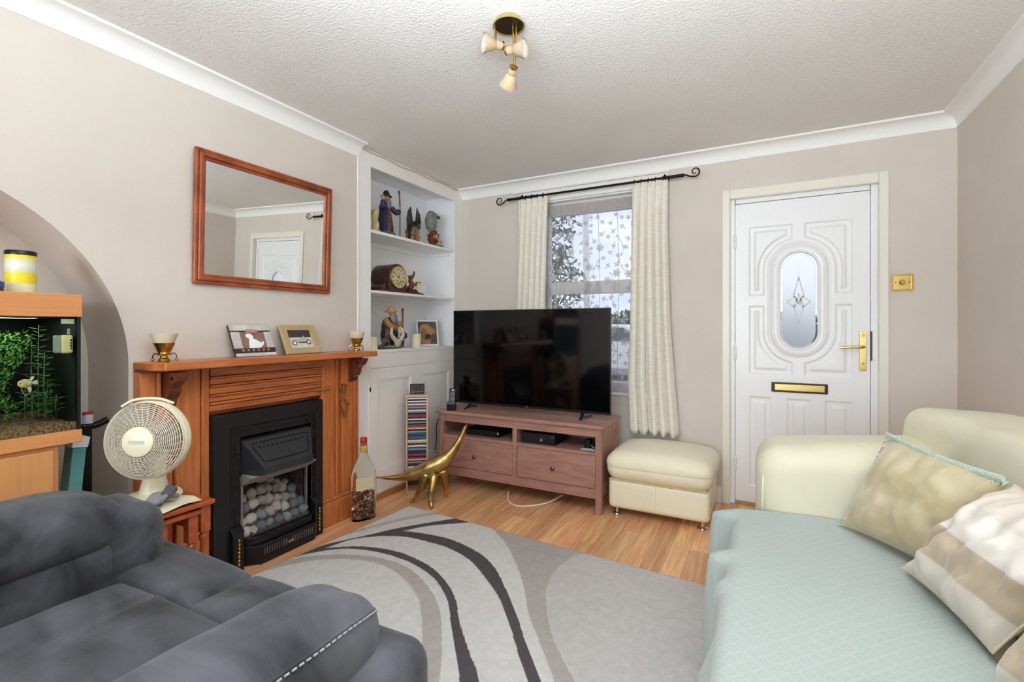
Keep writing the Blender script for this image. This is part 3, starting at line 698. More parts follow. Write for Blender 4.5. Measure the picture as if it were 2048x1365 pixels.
# ---------------------------------------------------------------- fire surround
fs = thing('fire_surround', 'stained pine fire surround with mantel shelf around the gas fire', 'fire surround', (L + 0.05, 1.68, 0))
XF = -2.312
def vboard(y0, y1, z0, z1, xf, name='board', m=None, bev=0.003):
    q = MB(); q.box(L, xf, y0, y1, z0, z1); return q.build(name, m or M_pine, fs, bevel=bev)
for (y0, y1, xf) in ((1.052, 1.112, -2.318), (1.114, 1.128, -2.306), (1.130, 1.186, -2.330), (1.188, 1.202, -2.306), (1.204, 1.296, -2.318), (1.298, 1.312, -2.308), (1.314, 1.336, -2.316)):
    vboard(y0, y1, 0.0, 1.0, xf, 'column_board')
for (y0, y1, xf) in ((1.982, 2.012, -2.312), (2.014, 2.082, -2.318), (2.084, 2.098, -2.306), (2.100, 2.130, -2.326), (2.132, 2.226, -2.318), (2.228, 2.240, -2.306), (2.242, 2.275, -2.318)):
    vboard(y0, y1, 0.165, 1.0, xf, 'column_board')
vboard(1.975, 2.28, 0.0, 0.145, -2.300, 'plinth', None, 0.004); vboard(1.978, 2.277, 0.145, 0.165, -2.308, 'plinth_moulding', None, 0.006)
# frieze of stepped horizontal mouldings
zz_ = [(0.792, 0.822, -2.318), (0.824, 0.836, -2.306), (0.838, 0.862, -2.316), (0.864, 0.872, -2.300), (0.874, 0.906, -2.312), (0.908, 0.918, -2.298), (0.920, 0.948, -2.310), (0.950, 0.958, -2.296), (0.960, 1.008, -2.306)]
for z0, z1, xf in zz_:
    q = MB(); q.box(L, xf, 1.337, 1.981, z0, z1); q.build('frieze_moulding', M_pine_h, fs, bevel=0.003)
q = MB(); q.box(L, -2.33, 1.336, 1.982, 0.776, 0.792); q.build('frieze_lip', M_pine_dk, fs)
# shelf with clipped left corner
q = MB(); q.prism([(L, 1.05), (-2.235, 1.058), (-2.172, 1.078), (-2.172, 2.295), (-2.2, 2.308), (L, 2.308)], 'XY', 1.010, 1.0445)
shelf = q.build('mantel_shelf', M_pine_h, fs, bevel=0.006, bseg=3)
q = MB(); q.box(L, -2.285, 1.052, 2.285, 0.998, 1.010); q.build('shelf_moulding', M_pine_dk, fs, bevel=0.003)
for yc in (1.158, 2.215):
    q = MB(); pr = [(-2.330, 1.0), (-2.196, 1.0), (-2.200, 0.985), (-2.216, 0.962), (-2.240, 0.945), (-2.252, 0.93), (-2.254, 0.912), (-2.266, 0.893), (-2.282, 0.882), (-2.290, 0.865), (-2.306, 0.850), (-2.330, 0.850)]
    q.prism(pr, 'XZ', yc - 0.024, yc + 0.024); cb = q.build('corbel', M_pine_dk, fs, bevel=0.003)
    q = MB(); q.lathe([(0, 0.0), (0.008, 0.0), (0.008, 0.002), (0, 0.002)], (-2.236, yc - 0.026, 0.972), 12, axis='Y'); q.build('rosette', M_dkmetal, cb)
q = MB(); q.tube([(-2.300, 1.93, 0.829), (-2.292, 1.945, 0.829), (-2.290, 2.005, 0.830)], 0.0055, 8).blob((-2.290, 2.012, 0.830), (0.010, 0.013, 0.010), 10, 7).lathe([(0.006, 0), (0.009, 0.003), (0.009, 0.008), (0.006, 0.011)], (-2.290, 1.985, 0.830), 10, axis='Y')
q.build('brass_peg', M_brass, fs, smooth=True)
# ---------------------------------------------------------------- gas fire
M_fblk = mat('fire_black_enamel', '131316', 0.38, var=0.1, vscale=20); M_fgr = mat('fire_grey_hood', '2c2d30', 0.45, var=0.15, vscale=15)
M_alum = mat('fire_aluminium', '8f8a86', 0.4, metal=0.8)
gf = thing('gas_fire', 'black inset gas fire with pebble coals and brass trim', 'gas fire', (-2.33, 1.66, 0))
FY0, FY1 = 1.338, 1.975
def yz_rect(a, b, c, d): return [(a, c), (b, c), (b, d), (a, d)]
q = MB(); q.ring(yz_rect(FY0, FY1, 0.0, 0.772), yz_rect(1.428, 1.921, 0.0, 0.694), 'YZ', L + 0.001, -2.292); q.build('outer_frame', M_fblk, gf, bevel=0.008, bseg=3)
q = MB(); q.box(L + 0.001, -2.300, FY0 - 0.002, FY0 + 0.03, 0.0, 0.776); q.build('side_return', M_fblk, gf, bevel=0.004)
q = MB(); q.ring(yz_rect(1.428, 1.921, 0.0, 0.694), yz_rect(1.475, 1.897, 0.0, 0.645), 'YZ', L + 0.001, -2.300); q.build('inner_frame', M_fblk, gf, bevel=0.003)
q = MB()
for i in range(26):
    z = 0.20 + 0.47 * i / 25
    q.blob((-2.299, 1.448, z), (0.005, 0.006, 0.0075), 6, 4); q.blob((-2.299, 1.911, z), (0.005, 0.006, 0.0075), 6, 4)
for i in range(22): q.blob((-2.299, 1.462 + 0.435 * i / 21, 0.672), (0.005, 0.0085, 0.006), 6, 4)
q.build('rope_moulding', M_fblk, gf, smooth=True, kind='stuff')
# fire chamber
q = MB(); X0, X1 = -2.62, -2.30
q.quad((X0, 1.475, 0.0), (X0, 1.897, 0.0), (X0, 1.897, 0.65), (X0, 1.475, 0.65)); q.quad((X0, 1.475, 0), (X1, 1.475, 0), (X1, 1.475, 0.65), (X0, 1.475, 0.65)); q.quad((X0, 1.897, 0), (X1, 1.897, 0), (X1, 1.897, 0.65), (X0, 1.897, 0.65)); q.quad((X0, 1.475, 0.65), (X1, 1.475, 0.65), (X1, 1.897, 0.65), (X0, 1.897, 0.65)); q.quad((X0, 1.475, 0.12), (X1, 1.475, 0.12), (X1, 1.897, 0.12), (X0, 1.897, 0.12))
q.build('fire_chamber', mat('sooty_brick', '6a5650', 0.9, var=0.5, vscale=14, bump=0.5, bscale=40), gf)
q = MB(); q.box(-2.318, -2.302, 1.480, 1.492, 0.13, 0.40); q.build('side_trim', M_alum, gf); q = MB(); q.box(-2.318, -2.302, 1.862, 1.872, 0.17, 0.44); q.build('side_trim', M_alum, gf)
# hood
HY0, HY1 = 1.482, 1.892
q = MB()
tp = [(-2.36, 1.487, 0.634), (-2.36, 1.893, 0.634), (-2.300, 1.893, 0.624), (-2.300, 1.487, 0.624)]
fr_ = [(-2.218, 1.838, 0.487), (-2.218, 1.548, 0.487)]; lo_ = [(-2.212, 1.840, 0.452), (-2.212, 1.546, 0.452)]
bk = [(-2.33, 1.893, 0.470), (-2.33, 1.487, 0.470)]; bt = [(-2.33, 1.893, 0.446), (-2.33, 1.487, 0.446)]
q.v += tp + fr_ + lo_ + bk + bt      # 0-3 top, 4-5 front bottom, 6-7 lip, 8-9 back bottom, 10-11 back lip
for f in ((0, 1, 2, 3), (3, 2, 4, 5), (5, 4, 6, 7), (2, 8, 4), (3, 5, 9), (4, 8, 10, 6), (5, 7, 11, 9), (7, 6, 10, 11), (0, 3, 9, 11), (1, 10, 8, 2), (0, 11, 10, 1)): q.face(f)
hood = q.build('hood', M_fgr, gf, bevel=0.003)
P00, P10, P01, P11 = Vector(tp[3]), Vector(tp[2]), Vector(fr_[1]), Vector(fr_[0])
def hoodp(u, v): return (P00 * (1 - u) + P10 * u) * (1 - v) + (P01 * (1 - u) + P11 * u) * v
n_ = (P01 - P00).cross(P10 - P00).normalized()
if n_.x < 0: n_ = -n_
up_ = (P00 - P01).normalized()
q = MB()
for i in range(12):
    c_ = hoodp(0.15 + 0.70 * i / 11, 0.32) + n_ * 0.0012; tv = (hoodp(1, 0.32) - hoodp(0, 0.32)).normalized(); uv = n_.cross(tv)
    ps = [c_ + (tv * math.cos(a) + uv * math.sin(a)) * 0.0068 for a in [2 * PI * k_ / 10 for k_ in range(10)]]
    n0 = len(q.v); q.v += [tuple(p) for p in ps]; q.face(tuple(range(n0, n0 + 10)))
q.build('vent_holes', M_dark, hood)
pth = [hoodp(u, v) + n_ * 0.001 for u, v in ((0.10, 0.15), (0.90, 0.15), (0.93, 0.2), (0.93, 0.75), (0.90, 0.82), (0.10, 0.82), (0.07, 0.75), (0.07, 0.2))]
q = MB(); q.tube(pth, 0.0022, 6, closed=True); q.build('pressed_outline', M_dark, hood)
q = MB(); q.prism([(-2.36, 0.46), (-2.235, 0.446), (-2.32, 0.395), (-2.36, 0.405)], 'XZ', HY0 + 0.012, HY1 - 0.012); q.build('heat_deflector', mat('pale_ceramic', 'a39a92', 0.8, var=0.3, vscale=20), gf)
# coals
rc = random.Random(5); M_coal = mat('pebble_coal', 'cfc5bd', 0.9, var=0.55, col2='857b74', vscale=22, rand=0.35, bump=0.4, bscale=60)
M_coal2 = mat('grey_coal', '8a8e95', 0.9, var=0.4, vscale=22, rand=0.3, bump=0.4, bscale=60)
coal_src = []
for s_ in range(4):
    q = MB(); q.blob((0, 0, 0), 1.0, 9, 7, fn=lambda p: p * (1 + 0.28 * nz(p.x, p.y, p.z + s_ * 9, 1.6))); q_o = q.build('coal', M_coal if s_ < 2 else M_coal2, gf, smooth=True, world=False, angle=180); coal_src.append(q_o)
ci = 0
for row in range(5):
    for c_ in range(8):
        t = row / 4; x_ = -2.325 - 0.155 * t + rc.uniform(-0.008, 0.008); wob = abs((c_ + 0.5) / 8 - 0.45)
        y_ = 1.508 + 0.049 * c_ + (0.018 if row % 2 else 0) + rc.uniform(-0.006, 0.006); z_ = 0.155 + 0.20 * t * (1 - 0.95 * max(0, wob - 0.12)) + rc.uniform(-0.006, 0.008)
        if y_ > 1.875: continue
        src = coal_src[rc.choice((0, 1, 2, 3) if row < 3 else (0, 0, 1, 2))]
        if ci < 4: o_ = coal_src[ci]
        else: o_ = src.copy(); COL.objects.link(o_); o_.parent = gf
        ci += 1
        o_.location = Vector((x_, y_, z_)) - Vector((-2.33, 1.66, 0)); s_ = rc.uniform(0.025, 0.032); o_.scale = (s_, s_ * rc.uniform(0.9, 1.2), s_ * rc.uniform(0.85, 1.1)); o_.rotation_euler = (rc.uniform(0, 6), rc.uniform(0, 6), rc.uniform(0, 6))
q = MB(); q.prism([(-2.30, 0.125), (-2.30, 0.15), (-2.34, 0.16), (-2.50, 0.34), (-2.60, 0.36), (-2.60, 0.125)], 'XZ', 1.48, 1.88); q.build('coal_bed', mat('coal_bed_grit', '5c5552', 0.95, var=0.4, vscale=40, bump=0.6, bscale=80), gf)
q = MB(); q.tube(bez([(-2.30, 1.478, 0.14), (-2.262, 1.52, 0.138), (-2.250, 1.60, 0.136), (-2.250, 1.80, 0.136), (-2.262, 1.87, 0.138), (-2.30, 1.90, 0.14)], 6), 0.006, 8); q.build('coal_rail', M_fblk, gf, smooth=True)
q = MB(); q.prism([(-2.30, 1.478), (-2.262, 1.52), (-2.252, 1.60), (-2.252, 1.80), (-2.262, 1.87), (-2.30, 1.90)], 'XY', 0.105, 0.132); q.build('coal_tray', M_fblk, gf)
q = MB(); fp = [(-2.31, 1.470), (-2.270, 1.512), (-2.232, 1.545), (-2.232, 1.868), (-2.262, 1.905), (-2.31, 1.925)]
q.prism(fp, 'XY', 0.014, 0.098); fret = q.build('fret', M_fblk, gf, bevel=0.006)
q = MB(); q.prism([(a - 0.006 if a > -2.3 else a, b_) for a, b_ in fp], 'XY', 0.0, 0.014); q.build('fret_foot', M_fblk, gf)
for i in range(22):
    if 10 <= i <= 11: continue
    q = MB(); yy = 1.558 + 0.0137 * i; q.box(-2.233, -2.2305, yy, yy + 0.0045, 0.045, 0.080); q.build('slot', M_alum, fret)
for dy_ in (-0.008, 0.008):
    q = MB(); q.lathe([(0, 0.016), (0.007, 0.014), (0.009, 0.006), (0.007, 0)], (-2.232, 1.703 + dy_, 0.062 + dy_ * 0.2), 12, axis='X'); q.build('control_knob', M_steel, gf, smooth=True)
for yy in (1.440, 1.915):
    q = MB(); q.box(-2.31, -2.262, yy - 0.022, yy + 0.034, 0.0, 0.188); pf = q.build('pillar', M_fblk, gf, bevel=0.005)
    q = MB(); q.prism([(-2.31, 0.188), (-2.258, 0.188), (-2.29, 0.215), (-2.31, 0.215)], 'XZ', yy - 0.024, yy + 0.036); q.build('pillar_cap', M_fblk, pf, bevel=0.003)
    for i in range(7):
        q = MB(); q.blob((-2.260, yy + 0.006, 0.035 + 0.0195 * i), (0.006, 0.0075 - 0.0003 * i, 0.0095), 8, 6); q.build('brass_bead', M_brass, pf, smooth=True)
# ---------------------------------------------------------------- fire tongs hung on the column
ft = thing('fire_tongs', 'small brass fire tongs hanging on the right pine column', 'tongs', (-2.298, 2.128, 0.645))
q = MB(); X_ = -2.297
def T2(pts, r=0.0038): q.tube(bez([(X_ + 0.003 * (i % 2), y, z) for i, (y, z) in enumerate(pts)], 6), r, 6)
T2([(2.128, 0.775), (2.118, 0.79), (2.103, 0.815), (2.108, 0.835), (2.125, 0.832), (2.128, 0.81), (2.128, 0.79)]); T2([(2.128, 0.775), (2.138, 0.79), (2.152, 0.812), (2.15, 0.834), (2.134, 0.834), (2.13, 0.81), (2.128, 0.79)])
T2([(2.125, 0.785), (2.130, 0.765), (2.118, 0.73), (2.116, 0.70), (2.128, 0.668), (2.142, 0.652)], 0.0045); T2([(2.131, 0.785), (2.128, 0.765), (2.146, 0.74), (2.160, 0.715), (2.158, 0.69), (2.150, 0.665), (2.142, 0.650)], 0.0045); T2([(2.160, 0.712), (2.172, 0.718), (2.180, 0.712)], 0.003)
q.blob((X_ + 0.002, 2.144, 0.653), (0.006, 0.012, 0.010), 10, 7); q.blob((X_ + 0.003, 2.128, 0.772), (0.006, 0.008, 0.008), 8, 6)
q.build('arms', mat('aged_brass', '9c7b48', 0.35, metal=1.0), ft, smooth=True)
q = MB(); q.tube([(XF - 0.004, 2.128, 0.838), (X_ + 0.008, 2.128, 0.838)], 0.003, 6); q.build('hook', M_brass, ft)
# ---------------------------------------------------------------- candle holders
M_frostcup = bpy.data.materials.new('frosted_cup'); M_frostcup.use_nodes = True
b = M_frostcup.node_tree.nodes['Principled BSDF']; b.inputs['Base Color'].default_value = lin('efe6d2'); b.inputs['Roughness'].default_value = 0.5; b.inputs['Transmission Weight'].default_value = 0.55; b.inputs['IOR'].default_value = 1.2
def candle_holder(loc, label):
    t = thing('candle_holder', label, 'candle holder', loc, 0, 'brass candle holders on the mantel')
    x, y, z = loc
    q = MB(); q.lathe([(0.0, 0), (0.020, 0), (0.0215, 0.004), (0.021, 0.012), (0.016, 0.016), (0.013, 0.022), (0.014, 0.027), (0.0, 0.027)], loc, 20); q.build('base', M_brass, t, smooth=True)
    q = MB(); q.lathe([(0.0, 0.027), (0.028, 0.030), (0.030, 0.034), (0.024, 0.036), (0.023, 0.040), (0.028, 0.050), (0.040, 0.078), (0.041, 0.081), (0.037, 0.081), (0.0, 0.045)], loc, 24); q.build('bowl', M_brass, t, smooth=True)
    q = MB(); q.lathe([(0.036, 0.080), (0.040, 0.090), (0.051, 0.120), (0.049, 0.120), (0.038, 0.090), (0.034, 0.080)], loc, 28, cap=False); q.build('glass_cup', M_frostcup, t, smooth=True)
    for a in (-0.6, 1.5, 3.6):
        q = MB(); ca, sa = math.cos(a), math.sin(a)
        q.tube(bez([(x + ca * r, y + sa * r, z + h) for r, h in ((0.022, 0.032), (0.038, 0.036), (0.048, 0.026), (0.050, 0.012), (0.046, 0.007), (0.043, 0.012))], 4), 0.0026, 6); q.blob((x + ca * 0.0495, y + sa * 0.0495, z + 0.0085), 0.006, 8, 6)
        q.build('curled_leg', M_brass, t, smooth=True)
    return t
candle_holder((-2.268, 1.119, 1.0445), 'brass candle holder with frosted cup at the arch end of the mantel')
candle_holder((-2.268, 2.212, 1.0445), 'brass candle holder with frosted cup at the cupboard end of the mantel')
# ---------------------------------------------------------------- mirror
mi = thing('wall_mirror', 'large rectangular mirror in a reddish wooden frame above the mantel', 'mirror', (L + 0.02, 1.68, 1.395))
Mt = Matrix.Translation(Vector((L + 0.004, 1.68, 1.397))) @ Matrix.Rotation(math.radians(1.7), 4, 'Y')
M_mfr = mat('mirror_frame_wood', 'a8562e', 0.35, var=0.35, col2='7c3618', vscale=3, stretch=(8, 3, 3), detail=7, coat=0.3)
w2, hh = 0.397, 0.638
def mring(o, i, d0, d1, name, parent, m=M_mfr, bev=0.004):
    q = MB(); q.ring([(-w2 + o, o), (w2 - o, o), (w2 - o, hh - o), (-w2 + o, hh - o)], [(-w2 + i, i), (w2 - i, i), (w2 - i, hh - i), (-w2 + i, hh - i)], 'YZ', d0, d1); q.xf(Mt); return q.build(name, m, parent, bevel=bev, bseg=3)
mring(0.0, 0.018, 0.0, 0.022, 'outer_bead', mi, bev=0.006); mring(0.017, 0.036, 0.0, 0.028, 'frame', mi, bev=0.007); mring(0.035, 0.050, 0.0, 0.018, 'inner_bead', mi, bev=0.005)
q = MB(); q.box(0.004, 0.008, -w2 + 0.045, w2 - 0.045, 0.045, hh - 0.045); q.xf(Mt); q.build('mirror_glass', mat('silvered_glass', 'f1f3f1', 0.0, metal=1.0), mi)
# ---------------------------------------------------------------- photo frames on the mantel
M_ph_brown = mat('photo_brown', '9a7a6c', 0.6, var=0.3, vscale=12); M_phw = mat('photo_white', 'eeeef2', 0.7); M_phd = mat('photo_dark', '4a443e', 0.6, var=0.4, vscale=25); M_phl = mat('photo_light', 'd8d4c8', 0.7, var=0.1, vscale=20)
M_fboard = mat('distressed_white', 'd9d4d0', 0.75, var=0.15, col2='b9b3b2', vscale=14); M_fdk = mat('dark_frame_wood', '3c2c22', 0.5)
M_gold = mat('antique_gold_frame', 'c3ab80', 0.4, metal=0.25, var=0.12, vscale=20)
def lean_frame(name, label, y_c, xb, w, h, lean):
    t = thing(name, label, 'photo frame', (xb, y_c, 1.0445), PI / 2)
    Ml = Matrix.Rotation(-lean, 4, 'X')
    return t, (MW[t.name] @ Ml)
def flat(poly, y0, y1, Mx, name, m, parent):
    q = MB(); q.prism(poly, 'XZ', y0, y1); q.xf(Mx); return q.build(name, m, parent)
def R_(a, b_, c, d): return [(a, c), (b_, c), (b_, d), (a, d)]
t, Mx = lean_frame('photo_frame', 'distressed white and brown photo frame with a white dog picture', 1.553, -2.283, 0.2, 0.17, math.radians(24))
w = 0.108; h = 0.172
flat(R_(-w, w, 0, h), 0.0, 0.010, Mx, 'backing', M_fdk, t)
flat(R_(-w + 0.002, w, 0.001, 0.018), -0.006, 0, Mx, 'slat', M_fboard, t); flat(R_(-w, w, 0.020, 0.043), -0.010, 0, Mx, 'slat', M_fdk, t); flat(R_(-w + 0.002, w, 0.141, h - 0.001), -0.006, 0, Mx, 'slat', M_fboard, t)
flat(R_(-w, w, 0.133, 0.141), -0.004, 0, Mx, 'slat', M_fdk, t)
flat(R_(-w + 0.002, -0.062, 0.043, 0.133), -0.005, 0, Mx, 'slat', M_fboard, t); flat(R_(0.070, w, 0.043, 0.133), -0.005, 0, Mx, 'slat', M_fboard, t)
ph = flat(R_(-0.062, 0.070, 0.043, 0.133), -0.003, 0, Mx, 'photograph', M_ph_brown, t)
flat([(-0.028, 0.044), (0.03, 0.044), (0.052, 0.062), (0.060, 0.078), (0.048, 0.082), (0.044, 0.072), (0.022, 0.088), (0.004, 0.098), (0.006, 0.112), (-0.004, 0.124), (-0.02, 0.126), (-0.034, 0.118), (-0.030, 0.104), (-0.018, 0.098), (-0.022, 0.08), (-0.026, 0.064)], -0.0036, -0.003, Mx, 'dog_print', M_phw, ph)
flat(R_(-0.030, 0.034, 0.128, 0.146), -0.009, -0.004, Mx, 'clip', mat('copper_clip', 'c79a7c', 0.4, metal=0.5), t)
for i in range(6): flat(R_(-0.075 + 0.027 * i, -0.064 + 0.027 * i, 0.026, 0.037), -0.012, -0.010, Mx, 'stud', mat('stud_%d' % i, 'a8836c', 0.4), t)
t, Mx = lean_frame('photo_frame', 'antique gold photo frame with an old racing car picture', 1.838, -2.280, 0.22, 0.17, math.radians(25))
w = 0.116; h = 0.175
q = MB(); q.ring(R_(-w, w, 0, h), R_(-0.074, 0.074, 0.036, 0.142), 'XZ', -0.008, 0.006); q.xf(Mx); q.build('frame', M_gold, t, bevel=0.003)
flat(R_(-w + 0.004, w - 0.004, 0.004, h - 0.004), 0.002, 0.010, Mx, 'backing', M_fdk, t)
ph = flat(R_(-0.075, 0.075, 0.035, 0.143), -0.001, 0.002, Mx, 'photograph', M_phl, t)
flat(R_(-0.073, 0.073, 0.100, 0.142), -0.0016, -0.001, Mx, 'tree_print', M_phd, ph)
flat([(-0.05, 0.072), (0.06, 0.068), (0.066, 0.082), (0.045, 0.094), (0.028, 0.096), (0.022, 0.112), (0.012, 0.096), (-0.02, 0.092), (-0.05, 0.088)], -0.0021, -0.0016, Mx, 'car_print', mat('print_grey', 'b7b2aa', 0.7), ph)
flat([(-0.02, 0.066), (0.05, 0.064), (0.05, 0.072), (-0.02, 0.072)], -0.0023, -0.0016, Mx, 'shadow_print', M_phd, ph)
for cx_, cz_, r_ in ((-0.046, 0.066, 0.015), (0.048, 0.070, 0.015)):
    circ = [(cx_ + r_ * math.cos(a), cz_ + r_ * math.sin(a)) for a in [2 * PI * i / 16 for i in range(16)]]
    wl = flat(circ, -0.0026, -0.0022, Mx, 'wheel_print', M_phd, ph); flat([(cx_ + (a - cx_) * 0.6, cz_ + (b_ - cz_) * 0.6) for a, b_ in circ], -0.003, -0.0026, Mx, 'hub_print', M_phw, ph)
# ---------------------------------------------------------------- nest of tables
M_tbl = mat('cherry_stain', 'b65a26', 0.28, var=0.35, col2='934018', vscale=3, stretch=(3, 9, 9), detail=7, coat=0.3, lo=0.3, hi=0.7)
def nest_table(label, x0, x1, y0, y1, zt):
    t = thing('nest_table', label, 'table', ((x0 + x1) / 2, (y0 + y1) / 2, 0), 0, 'nest of tables')
    q = MB(); q.box(x0, x1, y0, y1, zt - 0.020, zt); q.build('table_top', M_tbl, t, bevel=0.008, bseg=3)
    for bx_ in ((x0 + 0.05, x1 - 0.05, y0 + 0.022, y0 + 0.036), (x0 + 0.05, x1 - 0.05, y1 - 0.036, y1 - 0.022), (x0 + 0.022, x0 + 0.036, y0 + 0.05, y1 - 0.05)):
        q = MB(); q.box(*bx_, zt - 0.075, zt - 0.02); q.build('apron', M_tbl, t, bevel=0.002)
    for xl in (x0 + 0.032, x1 - 0.032):
        for yl in (y0 + 0.032, y1 - 0.032):
            q = MB(); s_ = 0.018
            q.box(xl - s_, xl + s_, yl - s_, yl + s_, zt - 0.125, zt - 0.02); q.box(xl - s_, xl + s_, yl - s_, yl + s_, 0.06, 0.14)
            H_ = zt - 0.125 - 0.14
            q.lathe([(r_, 0.14 + H_ * t_) for r_, t_ in ((0.011, 0), (0.016, 0.04), (0.012, 0.09), (0.010, 0.13), (0.015, 0.30), (0.016, 0.45), (0.012, 0.70), (0.010, 0.82), (0.016, 0.88), (0.016, 0.92), (0.011, 0.96), (0.014, 1.0))], (xl, yl, 0), 14)
            q.lathe([(0.008, 0.0), (0.013, 0.012), (0.016, 0.035), (0.011, 0.06)], (xl, yl, 0), 14)
            q.build('leg', M_tbl, t, smooth=True, angle=30)
    for ya in (y1 - 0.040, y0 + 0.026):
        q = MB(); q.box(x0 + 0.05, x1 - 0.05, ya, ya + 0.014, 0.085, 0.115); q.build('stretcher', M_tbl, t)
    return t
nest_table('largest cherry nest table with turned legs carrying the fan', -2.292, -1.965, 0.905, 1.160, 0.500)
nest_table('middle cherry nest table tucked under the largest one', -2.285, -1.975, 0.944, 1.118, 0.470)
# ---------------------------------------------------------------- desk fan
M_fan = mat('ivory_plastic', 'e9e3c8', 0.35); M_fang = mat('fan_grill_wire', 'cfc8b4', 0.4, var=0.05)
FC = Vector((-2.12, 0.985, 0.755)); fd = Vector((0.52, -0.85, 0.06)).normalized()
fan = thing('desk_fan', 'ivory desk fan with round wire grill on the nest of tables', 'fan', (-2.19, 1.045, 0.5005))
Rf = rot_to(fd); MF = Matrix.Translation(FC) @ Rf.to_4x4(); FR = 0.146
q = MB()
for i in range(15):
    t_ = (i + 1) / 15; r_ = 0.056 + (FR - 0.056) * t_; zf = 0.046 * math.sqrt(max(0.0, 1 - (t_ * 0.97) ** 2.6))
    q.tube([MF @ Vector((r_ * math.cos(a), r_ * math.sin(a), zf)) for a in [2 * PI * k_ / 44 for k_ in range(44)]], 0.0016 if i < 14 else 0.003, 4, closed=True)
for k_ in range(34):
    a = 2 * PI * k_ / 34
    q.tube([MF @ Vector((r_ * math.cos(a + tw), r_ * math.sin(a + tw), 0.046 * math.sqrt(max(0, 1 - (max(0.0, (r_ - 0.056) / (FR - 0.056)) * 0.97) ** 2.6)) - 0.001)) for r_, tw in [(0.05 + (FR - 0.05) * t_, 0.35 * t_) for t_ in (0, 0.3, 0.6, 0.85, 1)]], 0.0012, 4)
q.build('front_grill', M_fang, fan, smooth=True)
q = MB(); q.lathe([(FR + 0.004, -0.030), (FR + 0.007, -0.012), (FR + 0.005, 0.004), (FR - 0.002, 0.006), (FR - 0.004, -0.030)], (0, 0, 0), 48, cap=False); q.xf(MF); q.build('rim', M_fan, fan, smooth=True)
q = MB()
for i in range(8):
    t_ = i / 7; r_ = 0.05 + (FR - 0.05) * t_; q.tube([MF @ Vector((r_ * math.cos(a), r_ * math.sin(a), -0.03 - 0.03 * math.sqrt(max(0, 1 - t_ ** 2)))) for a in [2 * PI * k_ / 32 for k_ in range(32)]], 0.0016, 4, closed=True)
for k_ in range(20):
    a = 2 * PI * k_ / 20; q.tube([MF @ Vector((r_ * math.cos(a), r_ * math.sin(a), -0.03 - 0.03 * math.sqrt(max(0, 1 - ((r_ - 0.05) / (FR - 0.05)) ** 2)))) for r_ in (0.05, 0.09, 0.13, FR)], 0.0014, 4)
q.build('rear_grill', M_fan, fan, smooth=True)
q = MB(); q.lathe([(0.0, 0.058), (0.045, 0.056), (0.056, 0.051), (0.058, 0.044), (0.052, 0.040), (0.0, 0.040)], (0, 0, 0), 32); q.xf(MF); cap_o = q.build('hub_cap', M_fan, fan, smooth=True)
Rt = Matrix((Vector((0.85, 0.52, 0)).normalized(), (fd.cross(Vector((0.85, 0.52, 0)))).normalized(), fd)).transposed()
M_btxt = mat('grey_badge', 'c6c5b0', 0.5)
q = MB(); q.prism(R_(-0.028, 0.028, -0.006, 0.006), 'XY', 0.0582, 0.0588); q.xf(MF @ Matrix.Rotation(0.0, 4, 'Z')); 
for k_ in range(len(q.v)):
    p_ = MF.inverted() @ Vector(q.v[k_]); q.v[k_] = tuple(FC + Vector((0.85, 0.52, 0)) * p_.x + Rt.col[1] * p_.y + fd * p_.z)
q.build('badge', M_btxt, cap_o)
q = MB()
for b_i in range(3):
    a0 = 2 * PI * b_i / 3
    def bf(i, j, a0=a0):
        t_ = j / 7; r_ = 0.03 + 0.115 * t_; wd_ = (0.35 + 0.35 * math.sin(t_ * PI * 0.8)); a = a0 + (i / 6 - 0.5) * 2 * wd_
        return MF @ Vector((r_ * math.cos(a), r_ * math.sin(a), -0.008 + (i / 6 - 0.5) * 0.035))
    q.grid(7, 8, bf)
q.lathe([(0, 0.012), (0.03, 0.010), (0.034, -0.02), (0, -0.02)], (0, 0, 0), 20, M=MF.to_3x3()); 
for i_ in range(len(q.v) - 80, len(q.v)): q.v[i_] = tuple(Vector(q.v[i_]) + FC)
q.build('blades', mat('fan_blade', '9c9386', 0.25, alpha=0.45), fan, smooth=True, solid=0.002)
q = MB(); q.lathe([(0.0, -0.155), (0.030, -0.152), (0.044, -0.135), (0.050, -0.10), (0.050, -0.058), (0.0, -0.058)], (0, 0, 0), 24); q.xf(MF); q.build('motor_housing', M_fan, fan, smooth=True)
mc = FC - fd * 0.09
q = MB(); q.tube([Vector((-2.19, 1.045, 0.525)), Vector((-2.187, 1.045, 0.58)), Vector((-2.183, 1.05, 0.64)), mc - Vector((0, 0, 0.03))], [0.052, 0.040, 0.032, 0.026], 16); q.build('stem', M_fan, fan, smooth=True)
q = MB(); q.lathe([(0.0, 0.0), (0.094, 0.0), (0.098, 0.008), (0.090, 0.020), (0.05, 0.028), (0.0, 0.03)], (-2.19, 1.045, 0.5005), 32); q.build('base', M_fan, fan, smooth=True)
q = MB(); q.tube(bez([(FC + Vector((0, 0, FR + 0.002)) - fd * 0.02 + Vector((0.05, 0.06, -0.012))), FC + Vector((0.02, 0.03, FR + 0.012)), FC + Vector((-0.02, -0.03, FR + 0.012)), FC + Vector((-0.05, -0.06, FR - 0.012))], 5), 0.005, 8); q.build('carry_handle', M_fan, fan, smooth=True)
